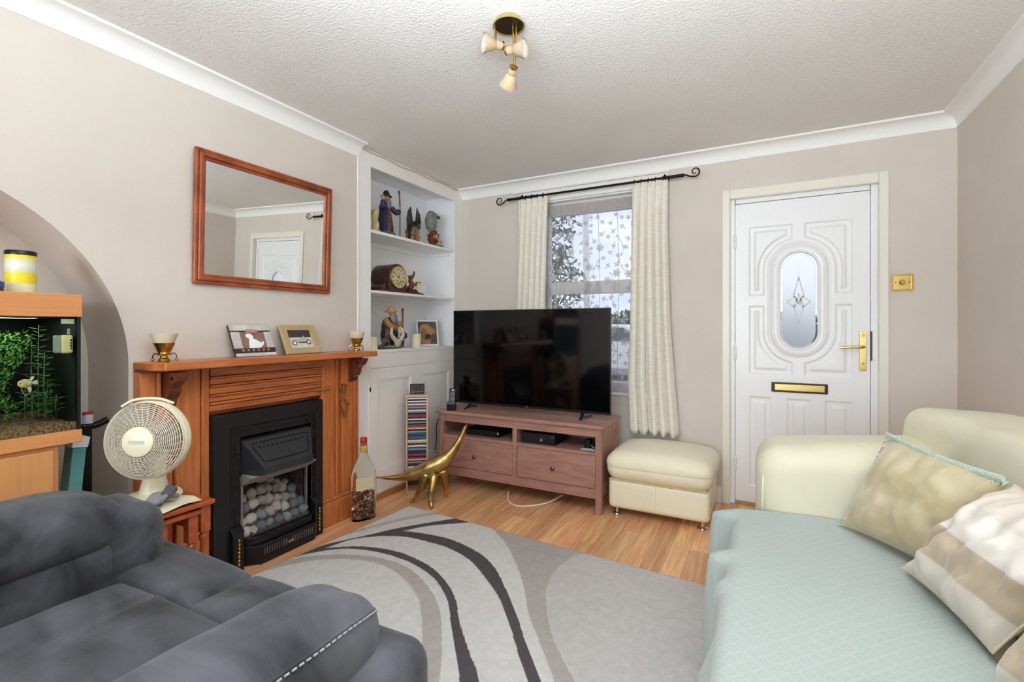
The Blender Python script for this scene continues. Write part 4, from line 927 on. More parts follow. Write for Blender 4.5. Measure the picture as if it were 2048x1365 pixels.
# cloths and gloves lying at the foot of the fan
def cloth_patch(name, label, cat_, cx_, cy_, w_, h_, rz, z_, amp, m, seed, droop=None, sol=0.0015):
    q = MB(); N = 26
    def fn(i, j):
        u, v = i / (N - 1) - 0.5, j / (N - 1) - 0.5
        x_ = u * w_ * (1 + 0.12 * nz(v * 3, seed, 0)); y_ = v * h_ * (1 + 0.12 * nz(u * 3, seed, 5))
        X = cx_ + x_ * math.cos(rz) - y_ * math.sin(rz); Y = cy_ + x_ * math.sin(rz) + y_ * math.cos(rz)
        z = z_ + amp * (0.5 + 0.5 * nz(u * 2.6, v * 2.6, seed)) * (1 - 0.3 * (abs(u) + abs(v))) 
        if droop: z = droop(X, Y, z)
        return (X, Y, max(z, z_))
    q.grid(N, N, fn); return q.build(name, m, smooth=True, solid=sol, angle=180, cat=cat_, label=label)
cloth_patch('duster_cloth', 'cream folded cloth lying on the nest table under the fan', 'cloth', -2.022, 1.00, 0.115, 0.22, 0.12, 0.502, 0.020, mat('cream_cloth', 'e6dfc2', 0.9, var=0.05, bump=0.2), 2.2)
gl_ = thing('grey_glove', 'crumpled grey cloth glove resting on the cream cloth', 'glove', (-2.055, 1.0, 0.53))
q = MB(); q.rbox((-2.040, 0.995, 0.550), (0.036, 0.062, 0.018), 0.017, 8, 4, fn=lambda p: Vector((p.x + 0.4 * p.z, p.y, p.z * (0.75 + 0.5 * nz(p.x * 30, p.y * 18, 1)) + 0.35 * abs(p.y) * (-1) + 0.014 * nz(p.x * 25, p.y * 25, 3))), M=Matrix.Rotation(0.45, 3, 'Z')); q.build('palm', mat('grey_fabric', '8d8b90', 0.9, var=0.2, vscale=10), gl_, smooth=True)
q = MB(); q.rbox((-2.028, 1.02, 0.564), (0.020, 0.032, 0.012), 0.011, 6, 3, fn=lambda p: Vector((p.x, p.y, p.z + 0.012 * nz(p.x * 40, p.y * 30, 7))), M=Matrix.Rotation(0.8, 3, 'Z')); q.build('cuff', mat('dark_grey_fabric', '5d5b60', 0.9), gl_, smooth=True)
dg = thing('work_glove', 'small dark navy rubber glove tips beside the grey glove', 'glove', (-2.01, 0.935, 0.525))
for i in range(4):
    q = MB(); y_ = 0.925 + 0.017 * i; q.tube([(-2.055 + 0.008 * i, y_ + 0.012, 0.533), (-2.025 + 0.004 * i, y_, 0.537), (-1.998 + 0.002 * i, y_ - 0.006, 0.530)], [0.009, 0.0105, 0.007], 8); q.build('finger', mat('navy_rubber_%d' % i, '3c4250' if i % 2 else '565a62', 0.6), dg, smooth=True)
# white flex hanging behind the tables
q = MB(); q.tube(bez([(-2.24, 1.175, 0.49), (-2.235, 1.18, 0.40), (-2.22, 1.19, 0.32), (-2.24, 1.2, 0.22), (-2.27, 1.21, 0.12), (-2.28, 1.215, 0.006)], 8), 0.0035, 6); q.build('white_flex', mat('white_cable', 'e3ddd0', 0.4), smooth=True, cat='cable', label='white fan flex hanging behind the nest of tables')
# ---------------------------------------------------------------- aquarium
M_beech = mat('beech_laminate', 'd58f57', 0.4, var=0.12, vscale=4, stretch=(6, 1, 30), detail=6)
M_beechv = mat('beech_laminate_vertical', 'd0925a', 0.4, var=0.12, vscale=4, stretch=(6, 18, 1), detail=6)
aq = thing('aquarium', 'planted glass aquarium with orange beech hood in the arched niche', 'aquarium', (-2.44, 0.43, 0.765))
AX0, AX1, AY0, AY1 = -2.64, -2.24, 0.03, 0.832
q = MB(); q.box(AX0, AX1, AY0, AY1, 1.230, 1.312); q.build('hood', M_beech, aq, bevel=0.002)
q = MB(); q.box(AX0, AX1, AY0, AY1, 0.768, 0.815); q.build('base_trim', M_beech, aq, bevel=0.002)
q = MB(); q.box(AX1 - 0.012, AX1 - 0.006, AY0 + 0.006, AY1 - 0.014, 0.816, 1.229); q.build('front_glass', mat('aquarium_glass', 'eef6ee', 0.0, trans=1.0, ior=1.03), aq)
q = MB(); q.box(AX1 - 0.012, AX1 - 0.002, AY1 - 0.014, AY1 - 0.004, 0.815, 1.230); q.build('corner_seal', M_black, aq)
M_aqbk = mat('aquarium_background', '0c1210', 0.6, var=0.5, vscale=9)
q = MB(); q.box(AX0 + 0.004, AX0 + 0.01, AY0, AY1 - 0.004, 0.815, 1.23).box(AX0, AX1 - 0.012, AY1 - 0.014, AY1 - 0.006, 0.815, 1.23).box(AX0, AX1 - 0.012, AY0, AY0 + 0.006, 0.815, 1.23); q.build('dark_backdrop', M_aqbk, aq)
q = MB(); q.grid(30, 40, lambda i, j: (AX0 + 0.01 + (AX1 - AX0 - 0.024) * i / 29, AY0 + 0.008 + (AY1 - AY0 - 0.024) * j / 39, 0.840 + 0.012 * (1 - i / 29) + 0.010 * nz(i * 0.35, j * 0.35, 4) + 0.004 * nz(i * 1.7, j * 1.7, 8)))
q.build('gravel', mat('gravel', '8d7050', 0.9, var=0.6, col2='46341f', vscale=120, bump=0.9, bscale=120, detail=2), aq, kind='stuff')
q = MB(); q.box(AX1 - 0.0135, AX1 - 0.0125, AY0 + 0.006, AY1 - 0.014, 0.816, 0.846); q.build('gravel_face', mat('gravel_front', 'a07c55', 0.9, var=0.6, col2='54402a', vscale=140, bump=0.9, bscale=120, detail=2), aq)
lampd = bpy.data.lights.new('aquarium_lamp', 'AREA'); lampd.shape = 'RECTANGLE'; lampd.size = 0.6; lampd.size_y = 0.06; lampd.energy = 1.1; lampd.color = (0.86, 1.0, 0.84)
lo = bpy.data.objects.new('aquarium_lamp', lampd); COL.objects.link(lo); lo.location = (-2.40, 0.45, 1.225); lo.rotation_euler = (0, 0, PI / 2)
rp = random.Random(8)
def leaf_quad(m, p, d, l, w):
    d = Vector(d).normalized(); s_ = d.cross(Vector((0.3, 0.2, 1))).normalized(); n0 = len(m.v)
    m.v += [tuple(p), tuple(p + d * l * 0.5 + s_ * w), tuple(p + d * l), tuple(p + d * l * 0.5 - s_ * w)]; m.face((n0, n0 + 1, n0 + 2, n0 + 3))
M_pl1 = mat('pond_moss_green', '4f8a2c', 0.5, var=0.4, vscale=12); M_pl2 = mat('stem_plant_green', '6b8a58', 0.45, var=0.45, vscale=14); M_pl3 = mat('low_plant_green', '48702e', 0.5, var=0.4, vscale=14)
ap = thing('aquarium_plant', 'bushy bright green moss plant at the left inside the aquarium', 'water plant', (-2.42, 0.62, 0.86), 0, 'plants in the aquarium')
q = MB()
for _ in range(4200):
    y_ = rp.uniform(0.40, 0.76); z_ = rp.uniform(0.87, 1.17); x_ = rp.uniform(-2.56, -2.30)
    if y_ > 0.715 - (x_ + 2.42) * 0.35 + 0.035 * math.sin(z_ * 18): continue
    leaf_quad(q, Vector((x_, y_, z_)), (rp.gauss(0, 0.6), rp.gauss(0, 0.6), rp.gauss(0.4, 0.5)), rp.uniform(0.010, 0.022), 0.0030)
q.build('fronds', M_pl1, ap, kind='stuff')
q = MB()
for _ in range(16): 
    y_ = rp.uniform(0.46, 0.64); x_ = rp.uniform(-2.5, -2.34); q.tube([(x_, y_, 0.86), (x_ + rp.uniform(-0.02, 0.02), y_ + rp.uniform(-0.02, 0.02), 1.14)], 0.0012, 4)
q.build('stems', M_pl1, ap)
for pi_, (lab, stems, m_, zt) in enumerate((('tall leafy stem plant in the middle of the aquarium', [(-2.40, 0.762, 1.20), (-2.36, 0.765, 1.10), (-2.43, 0.752, 1.14)], M_pl2, 0), ('low leafy plant at the right inside the aquarium', [(-2.36, 0.775, 1.00), (-2.33, 0.76, 0.96), (-2.38, 0.79, 0.98), (-2.32, 0.785, 0.94), (-2.35, 0.71, 0.97), (-2.33, 0.725, 0.95)], M_pl3, 1))):
    ap2 = thing('aquarium_plant', lab, 'water plant', (stems[0][0], stems[0][1], 0.86), 0, 'plants in the aquarium')
    q = MB(); q2 = MB()
    for (x_, y_, zt) in stems:
        q2.tube([(x_, y_, 0.86), (x_ + 0.006, y_ - 0.004, (0.86 + zt) / 2), (x_, y_, zt)], 0.0013, 4)
        for k_ in range(int((zt - 0.87) / 0.005)):
            z_ = 0.875 + 0.005 * k_; a = k_ * 2.4; leaf_quad(q, Vector((x_, y_, z_)), (math.cos(a), math.sin(a), rp.uniform(-0.1, 0.5)), rp.uniform(0.022, 0.036), 0.0055)
    q.build('leaves', m_, ap2, kind='stuff'); q2.build('stems', m_, ap2)
# angelfish
af = thing('angelfish', 'pale gold angelfish swimming among the aquarium plants', 'fish', (-2.285, 0.688, 0.99))
M_fish = mat('angelfish_gold', 'd8c690', 0.35, var=0.35, col2='a68c50', vscale=60); M_fin = mat('angelfish_fin', 'd9d2b8', 0.4, alpha=0.75)
q = MB(); q.blob((-2.288, 0.690, 0.995), (0.0075, 0.020, 0.0155), 14, 9); q.build('body', M_fish, af, smooth=True)
q = MB(); q.prism([(0.686, 1.008), (0.700, 1.005), (0.708, 1.02), (0.716, 1.016), (0.704, 0.998)], 'YZ', -2.2885, -2.2875).prism([(0.690, 0.985), (0.704, 0.985), (0.708, 0.972), (0.702, 0.960), (0.697, 0.975)], 'YZ', -2.2885, -2.2875).prism([(0.706, 0.998), (0.722, 1.006), (0.724, 0.990), (0.706, 0.990)], 'YZ', -2.2885, -2.2875); q.build('fins', M_fin, af)
q = MB(); q.tube(bez([(-2.287, 0.680, 0.984), (-2.287, 0.684, 0.965), (-2.286, 0.694, 0.950)], 5), 0.0009, 4); q.build('trailing_fin', M_fin, af)
q = MB(); q.blob((-2.2815, 0.677, 0.997), (0.001, 0.0022, 0.0022), 8, 6); q.build('eye', M_black, af)
# filter box
fl_ = thing('aquarium_filter', 'cream filter box with black slots inside the aquarium corner', 'filter', (-2.275, 0.795, 1.095))
q = MB(); q.rbox((-2.274, 0.796, 1.130), (0.018, 0.0165, 0.034), 0.008, 3, 3); q.build('box', mat('cream_filter', 'd6c88e', 0.35), fl_, smooth=True)
q = MB(); q.rbox((-2.285, 0.790, 1.130), (0.018, 0.0225, 0.033), 0.007, 3, 3); q.build('bracket', mat('grey_bracket', '8d8f86', 0.5), fl_, smooth=True)
for k_ in range(4):
    q = MB(); q.box(-2.2562, -2.2550, 0.802, 0.808, 1.112 + 0.010 * k_, 1.1175 + 0.010 * k_); q.build('slot', M_black, fl_)
q = MB()
for k_ in range(4): q.lathe([(0.004, 0), (0.005, 0.002), (0.004, 0.004)], (-2.275, 0.805, 1.166 + 0.0055 * k_), 10)
q.build('ribbed_hose', mat('grey_hose', 'b8bab4', 0.4), fl_, smooth=True)
q = MB(); q.box(-2.262, -2.258, 0.778, 0.815, 1.205, 1.222); q.build('hanger', mat('pale_hanger', 'c9c8b8', 0.5), fl_)
# cabinet under the tank
cb = thing('aquarium_cabinet', 'orange beech cabinet beneath the aquarium', 'cabinet', (-2.44, 0.40, 0))
q = MB(); q.box(-2.64, -2.262, 0.05, 0.772, 0.0, 0.764); q.build('body', M_beechv, cb, bevel=0.002)
q = MB(); q.box(-2.262, -2.245, 0.41, 0.752, 0.05, 0.752); q.build('door', M_beechv, cb, bevel=0.002)
q = MB(); q.box(-2.262, -2.245, 0.06, 0.405, 0.05, 0.752); q.build('door', M_beechv, cb, bevel=0.002)
# things in and on the niche
tub = thing('fish_food_tub', 'yellow and white striped tub with black lid on the aquarium hood', 'tub', (-2.38, 0.707, 1.3125))
q = MB(); q.lathe([(0, 0), (0.041, 0), (0.042, 0.004), (0.0415, 0.138), (0, 0.138)], (-2.38, 0.707, 1.3125), 32)
mt = bpy.data.materials.new('striped_label'); mt.use_nodes = True; nt = mt.node_tree; b = nt.nodes['Principled BSDF']; b.inputs['Roughness'].default_value = 0.35
tc = nt.nodes.new('ShaderNodeTexCoord'); sx = nt.nodes.new('ShaderNodeSeparateXYZ'); rr_ = nt.nodes.new('ShaderNodeValToRGB'); mr = nt.nodes.new('ShaderNodeMath'); mr.operation = 'MULTIPLY'; mr.inputs[1].default_value = 1 / 0.14
nt.links.new(tc.outputs['Object'], sx.inputs[0]); nt.links.new(sx.outputs['Z'], mr.inputs[0]); nt.links.new(mr.outputs[0], rr_.inputs[0]); nt.links.new(rr_.outputs[0], b.inputs['Base Color'])
els = rr_.color_ramp; els.interpolation = 'LINEAR'
els.elements[0].position = 0.0; els.elements[0].color = lin('e6d42a'); els.elements[1].position = 1.0; els.elements[1].color = lin('ecdc2c')
for p_, c_ in ((0.08, 'd9dec0'), (0.22, 'dfe3cc'), (0.28, 'e8d628'), (0.52, 'ead82a'), (0.58, 'cfd9c0'), (0.72, 'e2e6d6'), (0.86, 'd5dcc0'), (0.90, 'ecdc2c')):
    e = els.elements.new(p_); e.color = lin(c_)
q.build('tub', mt, tub, smooth=True)
q = MB(); q.lathe([(0.0, 0.138), (0.043, 0.138), (0.0435, 0.150), (0.041, 0.154), (0, 0.154)], (-2.38, 0.707, 1.3125), 32); q.build('lid', M_black, tub, smooth=True)
pot = thing('blue_lidded_pot', 'small pot with a blue lid at the frame edge on the aquarium hood', 'pot', (-2.33, 0.622, 1.3125))
q = MB(); q.lathe([(0, 0), (0.026, 0), (0.027, 0.018), (0, 0.018)], (-2.33, 0.622, 1.3125), 24); q.build('pot', mat('maroon_pot', '5a3038', 0.4), pot, smooth=True)
q = MB(); q.lathe([(0, 0.018), (0.029, 0.018), (0.029, 0.034), (0.026, 0.037), (0, 0.037)], (-2.33, 0.622, 1.3125), 24); q.build('lid', mat('blue_lid', '2f4f96', 0.35), pot, smooth=True)
pm_ = thing('canister_pump', 'black pump with white ribbed body and red cap beside the aquarium', 'pump', (-2.5, 0.945, 0.0))
q = MB()
for k_ in range(5): q.lathe([(0.014, 0.790 + 0.008 * k_), (0.0175, 0.792 + 0.008 * k_), (0.0175, 0.796 + 0.008 * k_), (0.014, 0.798 + 0.008 * k_)], (-2.5, 0.947, 0), 20)
q.build('ribbed_body', mat('white_ribbed', 'd5d3da', 0.4), pm_, smooth=True)
q = MB(); q.lathe([(0, 0.830), (0.019, 0.830), (0.019, 0.838), (0, 0.840)], (-2.5, 0.947, 0), 20); q.build('cap', mat('red_cap', 'c8262e', 0.35), pm_, smooth=True)
q = MB(); q.tube(bez([(-2.5, 0.925, 0.75), (-2.5, 0.945, 0.775), (-2.49, 0.975, 0.782), (-2.478, 1.008, 0.800)], 5), [0.012] * 8 + [0.014] * 8, 12); q.build('hose', M_black, pm_, smooth=True)
q = MB(); q.box(-2.52, -2.48, 0.925, 0.955, 0.0, 0.79); q.build('stand_pipe', M_black, pm_, bevel=0.006)
tb = thing('teal_box', 'teal glossy cardboard box leaning beside the aquarium cabinet', 'box', (-2.42, 0.865, 0.0), 0)
q = MB(); q.prism([(0.80, 0.0), (0.845, 0.0), (0.905, 0.715), (0.862, 0.722)], 'YZ', -2.47, -2.40); q.build('carton', mat('teal_card', '7fb9b8', 0.3, var=0.25, col2='4f9a9b', vscale=9), tb, bevel=0.002)
q = MB(); q.prism([(0.856, 0.722), (0.907, 0.713), (0.915, 0.752), (0.866, 0.758)], 'YZ', -2.475, -2.395); q.build('paper_fold', mat('white_paper', 'd8dbe2', 0.6), tb)
# ---------------------------------------------------------------- television bench
M_bench = mat('grey_brown_stain', 'ad8476', 0.4, var=0.22, col2='9a7165', vscale=3, stretch=(2, 12, 12), detail=7, distort=0.4)
M_benchv = mat('grey_brown_stain_upright', 'a88072', 0.4, var=0.2, col2='956d61', vscale=3, stretch=(12, 12, 2), detail=7)
tvb = thing('tv_bench', 'grey-brown stained television bench with two drawers and open shelves', 'tv bench', (-1.54, 3.15, 0))
TX0, TX1, TY0, TY1 = -2.178, -0.915, 2.948, 3.345
q = MB(); q.box(TX0 - 0.018, TX1 + 0.012, TY0 - 0.016, TY1 + 0.01, 0.547, 0.571); q.build('bench_top', M_bench, tvb, bevel=0.003)
for xl in (TX0, TX1 - 0.04):
    for yl in (TY0, TY1 - 0.045):
        q = MB(); q.box(xl, xl + 0.04, yl, yl + 0.045, 0, 0.547); q.build('leg', M_benchv, tvb, bevel=0.002)
for xl in (TX0 + 0.008, TX1 - 0.026):
    q = MB(); q.box(xl, xl + 0.014, TY0 + 0.045, TY1 - 0.045, 0.11, 0.547); q.build('side_panel', M_bench, tvb)
    q = MB(); q.box(xl - 0.006 if xl < -1.5 else xl, xl + 0.014 if xl < -1.5 else xl + 0.024, TY0 + 0.045, TY1 - 0.045, 0.49, 0.547).box(xl - 0.006 if xl < -1.5 else xl, xl + 0.014 if xl < -1.5 else xl + 0.024, TY0 + 0.045, TY1 - 0.045, 0.11, 0.17); q.build('side_rail', M_bench, tvb)
ix0, ix1 = TX0 + 0.04, TX1 - 0.04; mid0, mid1 = -1.551, -1.520
q = MB(); q.box(ix0, ix1, TY0 + 0.003, TY0 + 0.03, 0.492, 0.547); q.build('top_rail', M_bench, tvb)
q = MB(); q.box(ix0, ix1, TY0 + 0.003, TY0 + 0.03, 0.098, 0.158); q.build('bottom_rail', M_bench, tvb)
q = MB(); q.box(mid0, mid1, TY0 + 0.003, TY1 - 0.02, 0.158, 0.492); q.build('divider', M_bench, tvb)
q = MB(); q.box(ix0, ix1, TY1 - 0.02, TY1 - 0.01, 0.11, 0.547); q.build('back_panel', M_bench, tvb)
for a, b_ in ((ix0, mid0), (mid1, ix1)):
    q = MB(); q.box(a, b_, TY0 + 0.003, TY1 - 0.02, 0.374, 0.394); q.build('shelf', M_bench, tvb)
    q = MB(); q.box(a + 0.003, b_ - 0.003, TY0 + 0.006, TY0 + 0.026, 0.161, 0.371); dr = q.build('drawer_front', M_bench, tvb, bevel=0.002)
    kx = -1.859 if a < -1.6 else -1.248
    q = MB(); q.lathe([(0.006, 0), (0.006, -0.008), (0.014, -0.014), (0.0145, -0.020), (0.009, -0.025), (0, -0.026)], (kx, TY0 + 0.006, 0.257), 16, axis='Y'); q.build('knob', mat('pewter_knob_%d' % (kx * -10), '6b6258', 0.3, metal=0.9), dr, smooth=True)
q = MB(); q.box(ix0, ix1, TY0 + 0.03, TY1 - 0.02, 0.158, 0.165); q.build('drawer_floor', M_bench, tvb)
# ---------------------------------------------------------------- television
tv = thing('television', 'large black flat television on the bench in front of the window', 'television', (-1.525, 3.105, 0.5715))
VX0, VX1, VZ0, VZ1 = -2.150, -0.899, 0.611, 1.323
M_bezel = mat('tv_bezel', '18181a', 0.3); M_screen = mat('tv_screen', '050506', 0.07, spec=0.45)
q = MB(); q.box(VX0, VX1, 3.100, 3.118, VZ0, VZ1); q.build('casing', M_bezel, tv, bevel=0.003)
q = MB(); q.box(VX0 + 0.2, VX1 - 0.2, 3.118, 3.160, VZ0 + 0.03, VZ1 - 0.25); q.build('rear_housing', M_bezel, tv, bevel=0.01)
q = MB(); q.box(VX0 + 0.006, VX1 - 0.006, 3.0985, 3.100, VZ0 + 0.018, VZ1 - 0.006); q.build('screen', M_screen, tv)
text('badge', 'LG', 0.016, (-1.515, 3.0975, VZ0 + 0.0095), Matrix.Rotation(PI / 2, 3, 'X'), mat('tv_badge', 'b9bcc0', 0.3, metal=0.6), tv)
for xf in (-2.0, -1.085):
    q = MB(); s_ = 1 if xf > -1.5 else -1
    q.tube([(xf - s_ * 0.0, 3.030, 0.579), (xf - s_ * 0.005, 3.07, 0.590), (xf - s_ * 0.01, 3.11, 0.618)], [0.0075, 0.009, 0.012], 10, sx=0.8, sy=1.2).tube([(xf - s_ * 0.005, 3.075, 0.590), (xf + s_ * 0.01, 3.16, 0.585), (xf + s_ * 0.015, 3.22, 0.579)], [0.009, 0.008, 0.0065], 10, sx=0.9, sy=1.2)
    q.build('foot', M_bezel, tv, smooth=True)
# ---------------------------------------------------------------- boxes on the bench shelves
bx = thing('disc_player', 'slim black disc player on the left shelf of the bench', 'disc player', (-1.80, 3.10, 0.3945))
q = MB(); q.rbox((-1.835, 3.105, 0.4225), (0.145, 0.105, 0.021), 0.012, 4, 3); q.build('case', M_black, bx, smooth=True)
q = MB(); q.box(-1.712, -1.69, 3.0, 3.0015, 0.4235, 0.4305); q.build('display', mat('silver_label', 'c4c6ca', 0.4), bx)
q = MB(); q.blob((-1.95, 3.0, 0.42), (0.004, 0.0015, 0.004), 8, 6); q.build('button', M_steel, bx)
sb = thing('set_top_box', 'black set top box with silver dial on the right shelf of the bench', 'set top box', (-1.37, 3.09, 0.3945))
q = MB(); q.box(-1.500, -1.248, 2.985, 3.2, 0.3945, 0.4655); q.build('case', mat('satin_black', '17181b', 0.35), sb, bevel=0.003)
q = MB(); q.lathe([(0.010, -0.006), (0.011, 0.0)], (-1.345, 2.985, 0.428), 16, axis='Y'); q.build('dial', M_steel, sb, smooth=True)
q = MB(); q.lathe([(0.003, -0.002), (0.003, 0)], (-1.352, 2.980, 0.421), 10, axis='Y'); q.build('standby_light', mat('white_led', 'ffffff', 0.3), sb)
q = MB(); q.lathe([(0.004, -0.002), (0.004, 0)], (-1.268, 2.985, 0.449), 10, axis='Y'); q.build('button', M_steel, sb)
pa = thing('power_adapter', 'black plug adapter with tangled leads and white label in the bench', 'adapter', (-1.03, 3.04, 0.3945))
q = MB(); q.rbox((-1.035, 3.05, 0.424), (0.02, 0.03, 0.029), 0.006, 2, 2); q.build('block', M_black, pa, smooth=True)
q = MB(); q.grid(10, 8, lambda i, j: (-1.065 + 0.011 * i, 2.965 + 0.007 * j, 0.3965 + 0.006 * abs(nz(i * 0.5, j * 0.5, 2)))); q.build('paper_label', mat('white_paper_label', 'e2e4ea', 0.6), pa, smooth=True)
q = MB(); q.tube(bez([(-1.10, 3.2, 0.41), (-1.07, 3.10, 0.45), (-1.02, 3.02, 0.44), (-0.985, 3.0, 0.405)], 8), 0.004, 6); q.build('lead', M_black, pa, smooth=True)
q = MB(); q.tube(bez([(-1.12, 3.18, 0.43), (-1.05, 3.06, 0.455), (-1.0, 3.03, 0.41), (-0.97, 3.05, 0.40)], 8), 0.003, 6); q.build('lead', mat('pale_lead', 'b6b8c2', 0.4), pa, smooth=True)
# cordless phone
ph_ = thing('cordless_phone', 'black cordless phone standing in its cradle on the bench', 'phone', (-2.085, 2.985, 0.5715), 0.50)
q = MB(); q.prism([(-0.045, 0.0), (0.045, 0.0), (0.050, 0.012), (0.02, 0.022), (-0.02, 0.065), (-0.042, 0.068), (-0.048, 0.05)], 'YZ', -0.034, 0.034); q.build('cradle', M_black, ph_, bevel=0.005, world=False)
Mh = Matrix.Translation(Vector((0.004, -0.006, 0.022))) @ Matrix.Rotation(math.radians(-16), 4, 'X')
q = MB(); q.rbox((0, 0, 0.068), (0.0235, 0.011, 0.074), 0.009, 3, 3); q.xf(Mh); hs_ = q.build('handset', M_black, ph_, smooth=True, world=False)
q = MB(); q.box(-0.016, 0.016, -0.0122, -0.0108, 0.082, 0.112); q.xf(Mh); q.build('screen', mat('phone_screen', '2e3a44', 0.15), hs_, world=False)
q = MB()
for r_ in range(5):
    for c_ in range(3): q.box(-0.015 + 0.0115 * c_, -0.0075 + 0.0115 * c_, -0.0125, -0.0108, 0.020 + 0.0105 * r_, 0.0255 + 0.0105 * r_)
q.xf(Mh); q.build('keypad', mat('phone_keys', '7e868c', 0.4), hs_, world=False, kind='stuff')
q = MB(); q.box(-0.006, 0.006, -0.0125, -0.0108, 0.125, 0.130); q.xf(Mh); q.build('earpiece', M_steel, hs_, world=False)
q = MB(); q.tube(bez([(-2.20, 3.02, 0.54), (-2.215, 2.97, 0.45), (-2.205, 2.955, 0.34), (-2.225, 2.96, 0.26)], 8), 0.0035, 6); q.build('phone_lead', M_black, smooth=True, cat='cable', label='thin black phone lead hanging down the side of the bench')
q = MB(); q.tube(bez([(-1.62, 3.02, 0.02), (-1.56, 2.90, 0.008), (-1.48, 2.84, 0.006), (-1.40, 2.86, 0.006), (-1.30, 2.97, 0.008), (-1.24, 3.1, 0.03)], 8), 0.006, 8); q.build('white_lead', mat('white_lead', 'e6dcc6', 0.4), smooth=True, cat='cable', label='loop of white cable on the floor under the bench')
# ---------------------------------------------------------------- cd tower
M_ply = mat('pale_beech', 'd9b38a', 0.45, var=0.12, vscale=4, stretch=(10, 10, 1))
TC = (-2.226, 2.752); TR = 0.66; TWd, TD, TH = 0.152, 0.13, 0.698
tw = thing('cd_tower', 'tall narrow beech rack full of disc cases beside the cupboard', 'rack', (TC[0], TC[1], 0), TR)
hw = TWd / 2; t0 = 0.010
for nm, bb_ in (('side', (-hw, -hw + t0, -TD / 2, TD / 2, 0.012, TH)), ('side', (hw - t0, hw, -TD / 2, TD / 2, 0.012, TH)), ('top', (-hw, hw, -TD / 2, TD / 2, TH, TH + 0.012)), ('foot', (-hw + 0.012, hw - 0.012, -TD / 2 + 0.01, TD / 2 - 0.01, 0, 0.022)), ('bottom', (-hw + t0, hw - t0, -TD / 2, TD / 2, 0.022, 0.034)), ('back', (-hw + t0, hw - t0, TD / 2 - 0.006, TD / 2, 0.034, TH))):
    q = MB(); q.box(*bb_); q.build(nm, M_ply if nm != 'back' else mat('rack_back', '5c4a40', 0.6), tw, world=False, bevel=0.001)
SHZ = (0.248, 0.372, 0.470)
for z_ in SHZ:
    q = MB(); q.box(-hw + t0, hw - t0, -TD / 2, TD / 2 - 0.006, z_, z_ + 0.010); q.build('shelf', M_ply, tw, world=False)
cdc = {'white': 'd8d8da', 'black': '1d1d20', 'crimson': 'a03048', 'navy': '2c3e5a', 'grey': '8c9096', 'teal': '3f6472', 'brown': '6b4a44'}
cdm = {k_: mat('cd_' + k_, v_, 0.25) for k_, v_ in cdc.items()}
ORD = ['lowest', 'second', 'third', 'fourth', 'fifth', 'sixth', 'seventh', 'eighth', 'ninth', 'tenth', 'eleventh', 'twelfth', 'thirteenth', 'fourteenth', 'fifteenth', 'sixteenth', 'seventeenth', 'eighteenth', 'nineteenth', 'topmost']
def cd_case(z_, colr, comp, n):
    q = MB(); q.box(-hw + t0 + 0.002, hw - t0 - 0.002, -TD / 2 + 0.006, TD / 2 - 0.012, 0, 0.0098)
    o = q.build('cd_case', cdm[colr], world=False, bevel=0.001)
    o.location = (TC[0], TC[1], z_); o.rotation_euler = (0, 0, TR)
    o['label'] = '%s spined disc case, %s in the %s compartment of the beech rack' % (colr, ORD[n] + ('' if n in (0, 19) else ' from the bottom'), comp); o['category'] = 'disc case'; o['group'] = 'disc cases in the beech rack'
seqs = {'top': (0.480, ['crimson', 'brown', 'black', 'grey', 'black', 'white', 'black', 'crimson', 'brown', 'black', 'grey', 'white', 'navy', 'grey', 'crimson', 'white', 'brown', 'white', 'black', 'white']),
        'second': (0.382, ['white', 'navy', 'teal', 'navy', 'navy', 'teal', 'grey']), 'third': (0.258, ['crimson', 'black', 'crimson', 'navy', 'black', 'navy', 'grey', 'navy', 'white']), 'bottom': (0.200, ['white', 'black', 'navy', 'grey'])}
for comp, (z_, cl) in seqs.items():
    zz0 = z_ if comp != 'bottom' else 0.196
    for i_, c_ in enumerate(cl): cd_case(zz0 + 0.0003 + 0.0106 * i_, c_, comp, i_)
q = MB(); q.box(-hw + t0 + 0.001, hw - t0 - 0.001, -TD / 2 + 0.006, TD / 2 - 0.012, 0.186, 0.195); q.build('shelf', M_ply, tw, world=False)
# small radio display on the rack
rd = thing('digital_clock', 'small black digital display unit on top of the disc rack', 'clock', (TC[0], TC[1], TH + 0.0122), TR)
Ms = Matrix.Rotation(math.radians(-18), 4, 'X')
q = MB(); q.rbox((0, 0.012, 0.040), (0.052, 0.010, 0.038), 0.008, 3, 3); q.xf(Ms); rdo = q.build('case', M_black, rd, smooth=True, world=False)
q = MB(); q.box(-0.040, 0.040, 0.0005, 0.002, 0.022, 0.070); q.xf(Ms); q.build('screen', mat('dull_screen', '2c2a28', 0.6), rdo, world=False)
for k_ in range(5):
    q = MB(); q.blob((-0.034 + 0.017 * k_, 0.0015, 0.012), (0.003, 0.0015, 0.003), 8, 5); q.xf(Ms); q.build('button', M_steel if k_ == 0 else M_bezel, rdo, world=False)
q = MB(); q.prism([(0.008, 0.0), (0.055, 0.0), (0.03, 0.04)], 'YZ', -0.03, 0.03); q.build('stand', M_black, rd, world=False)
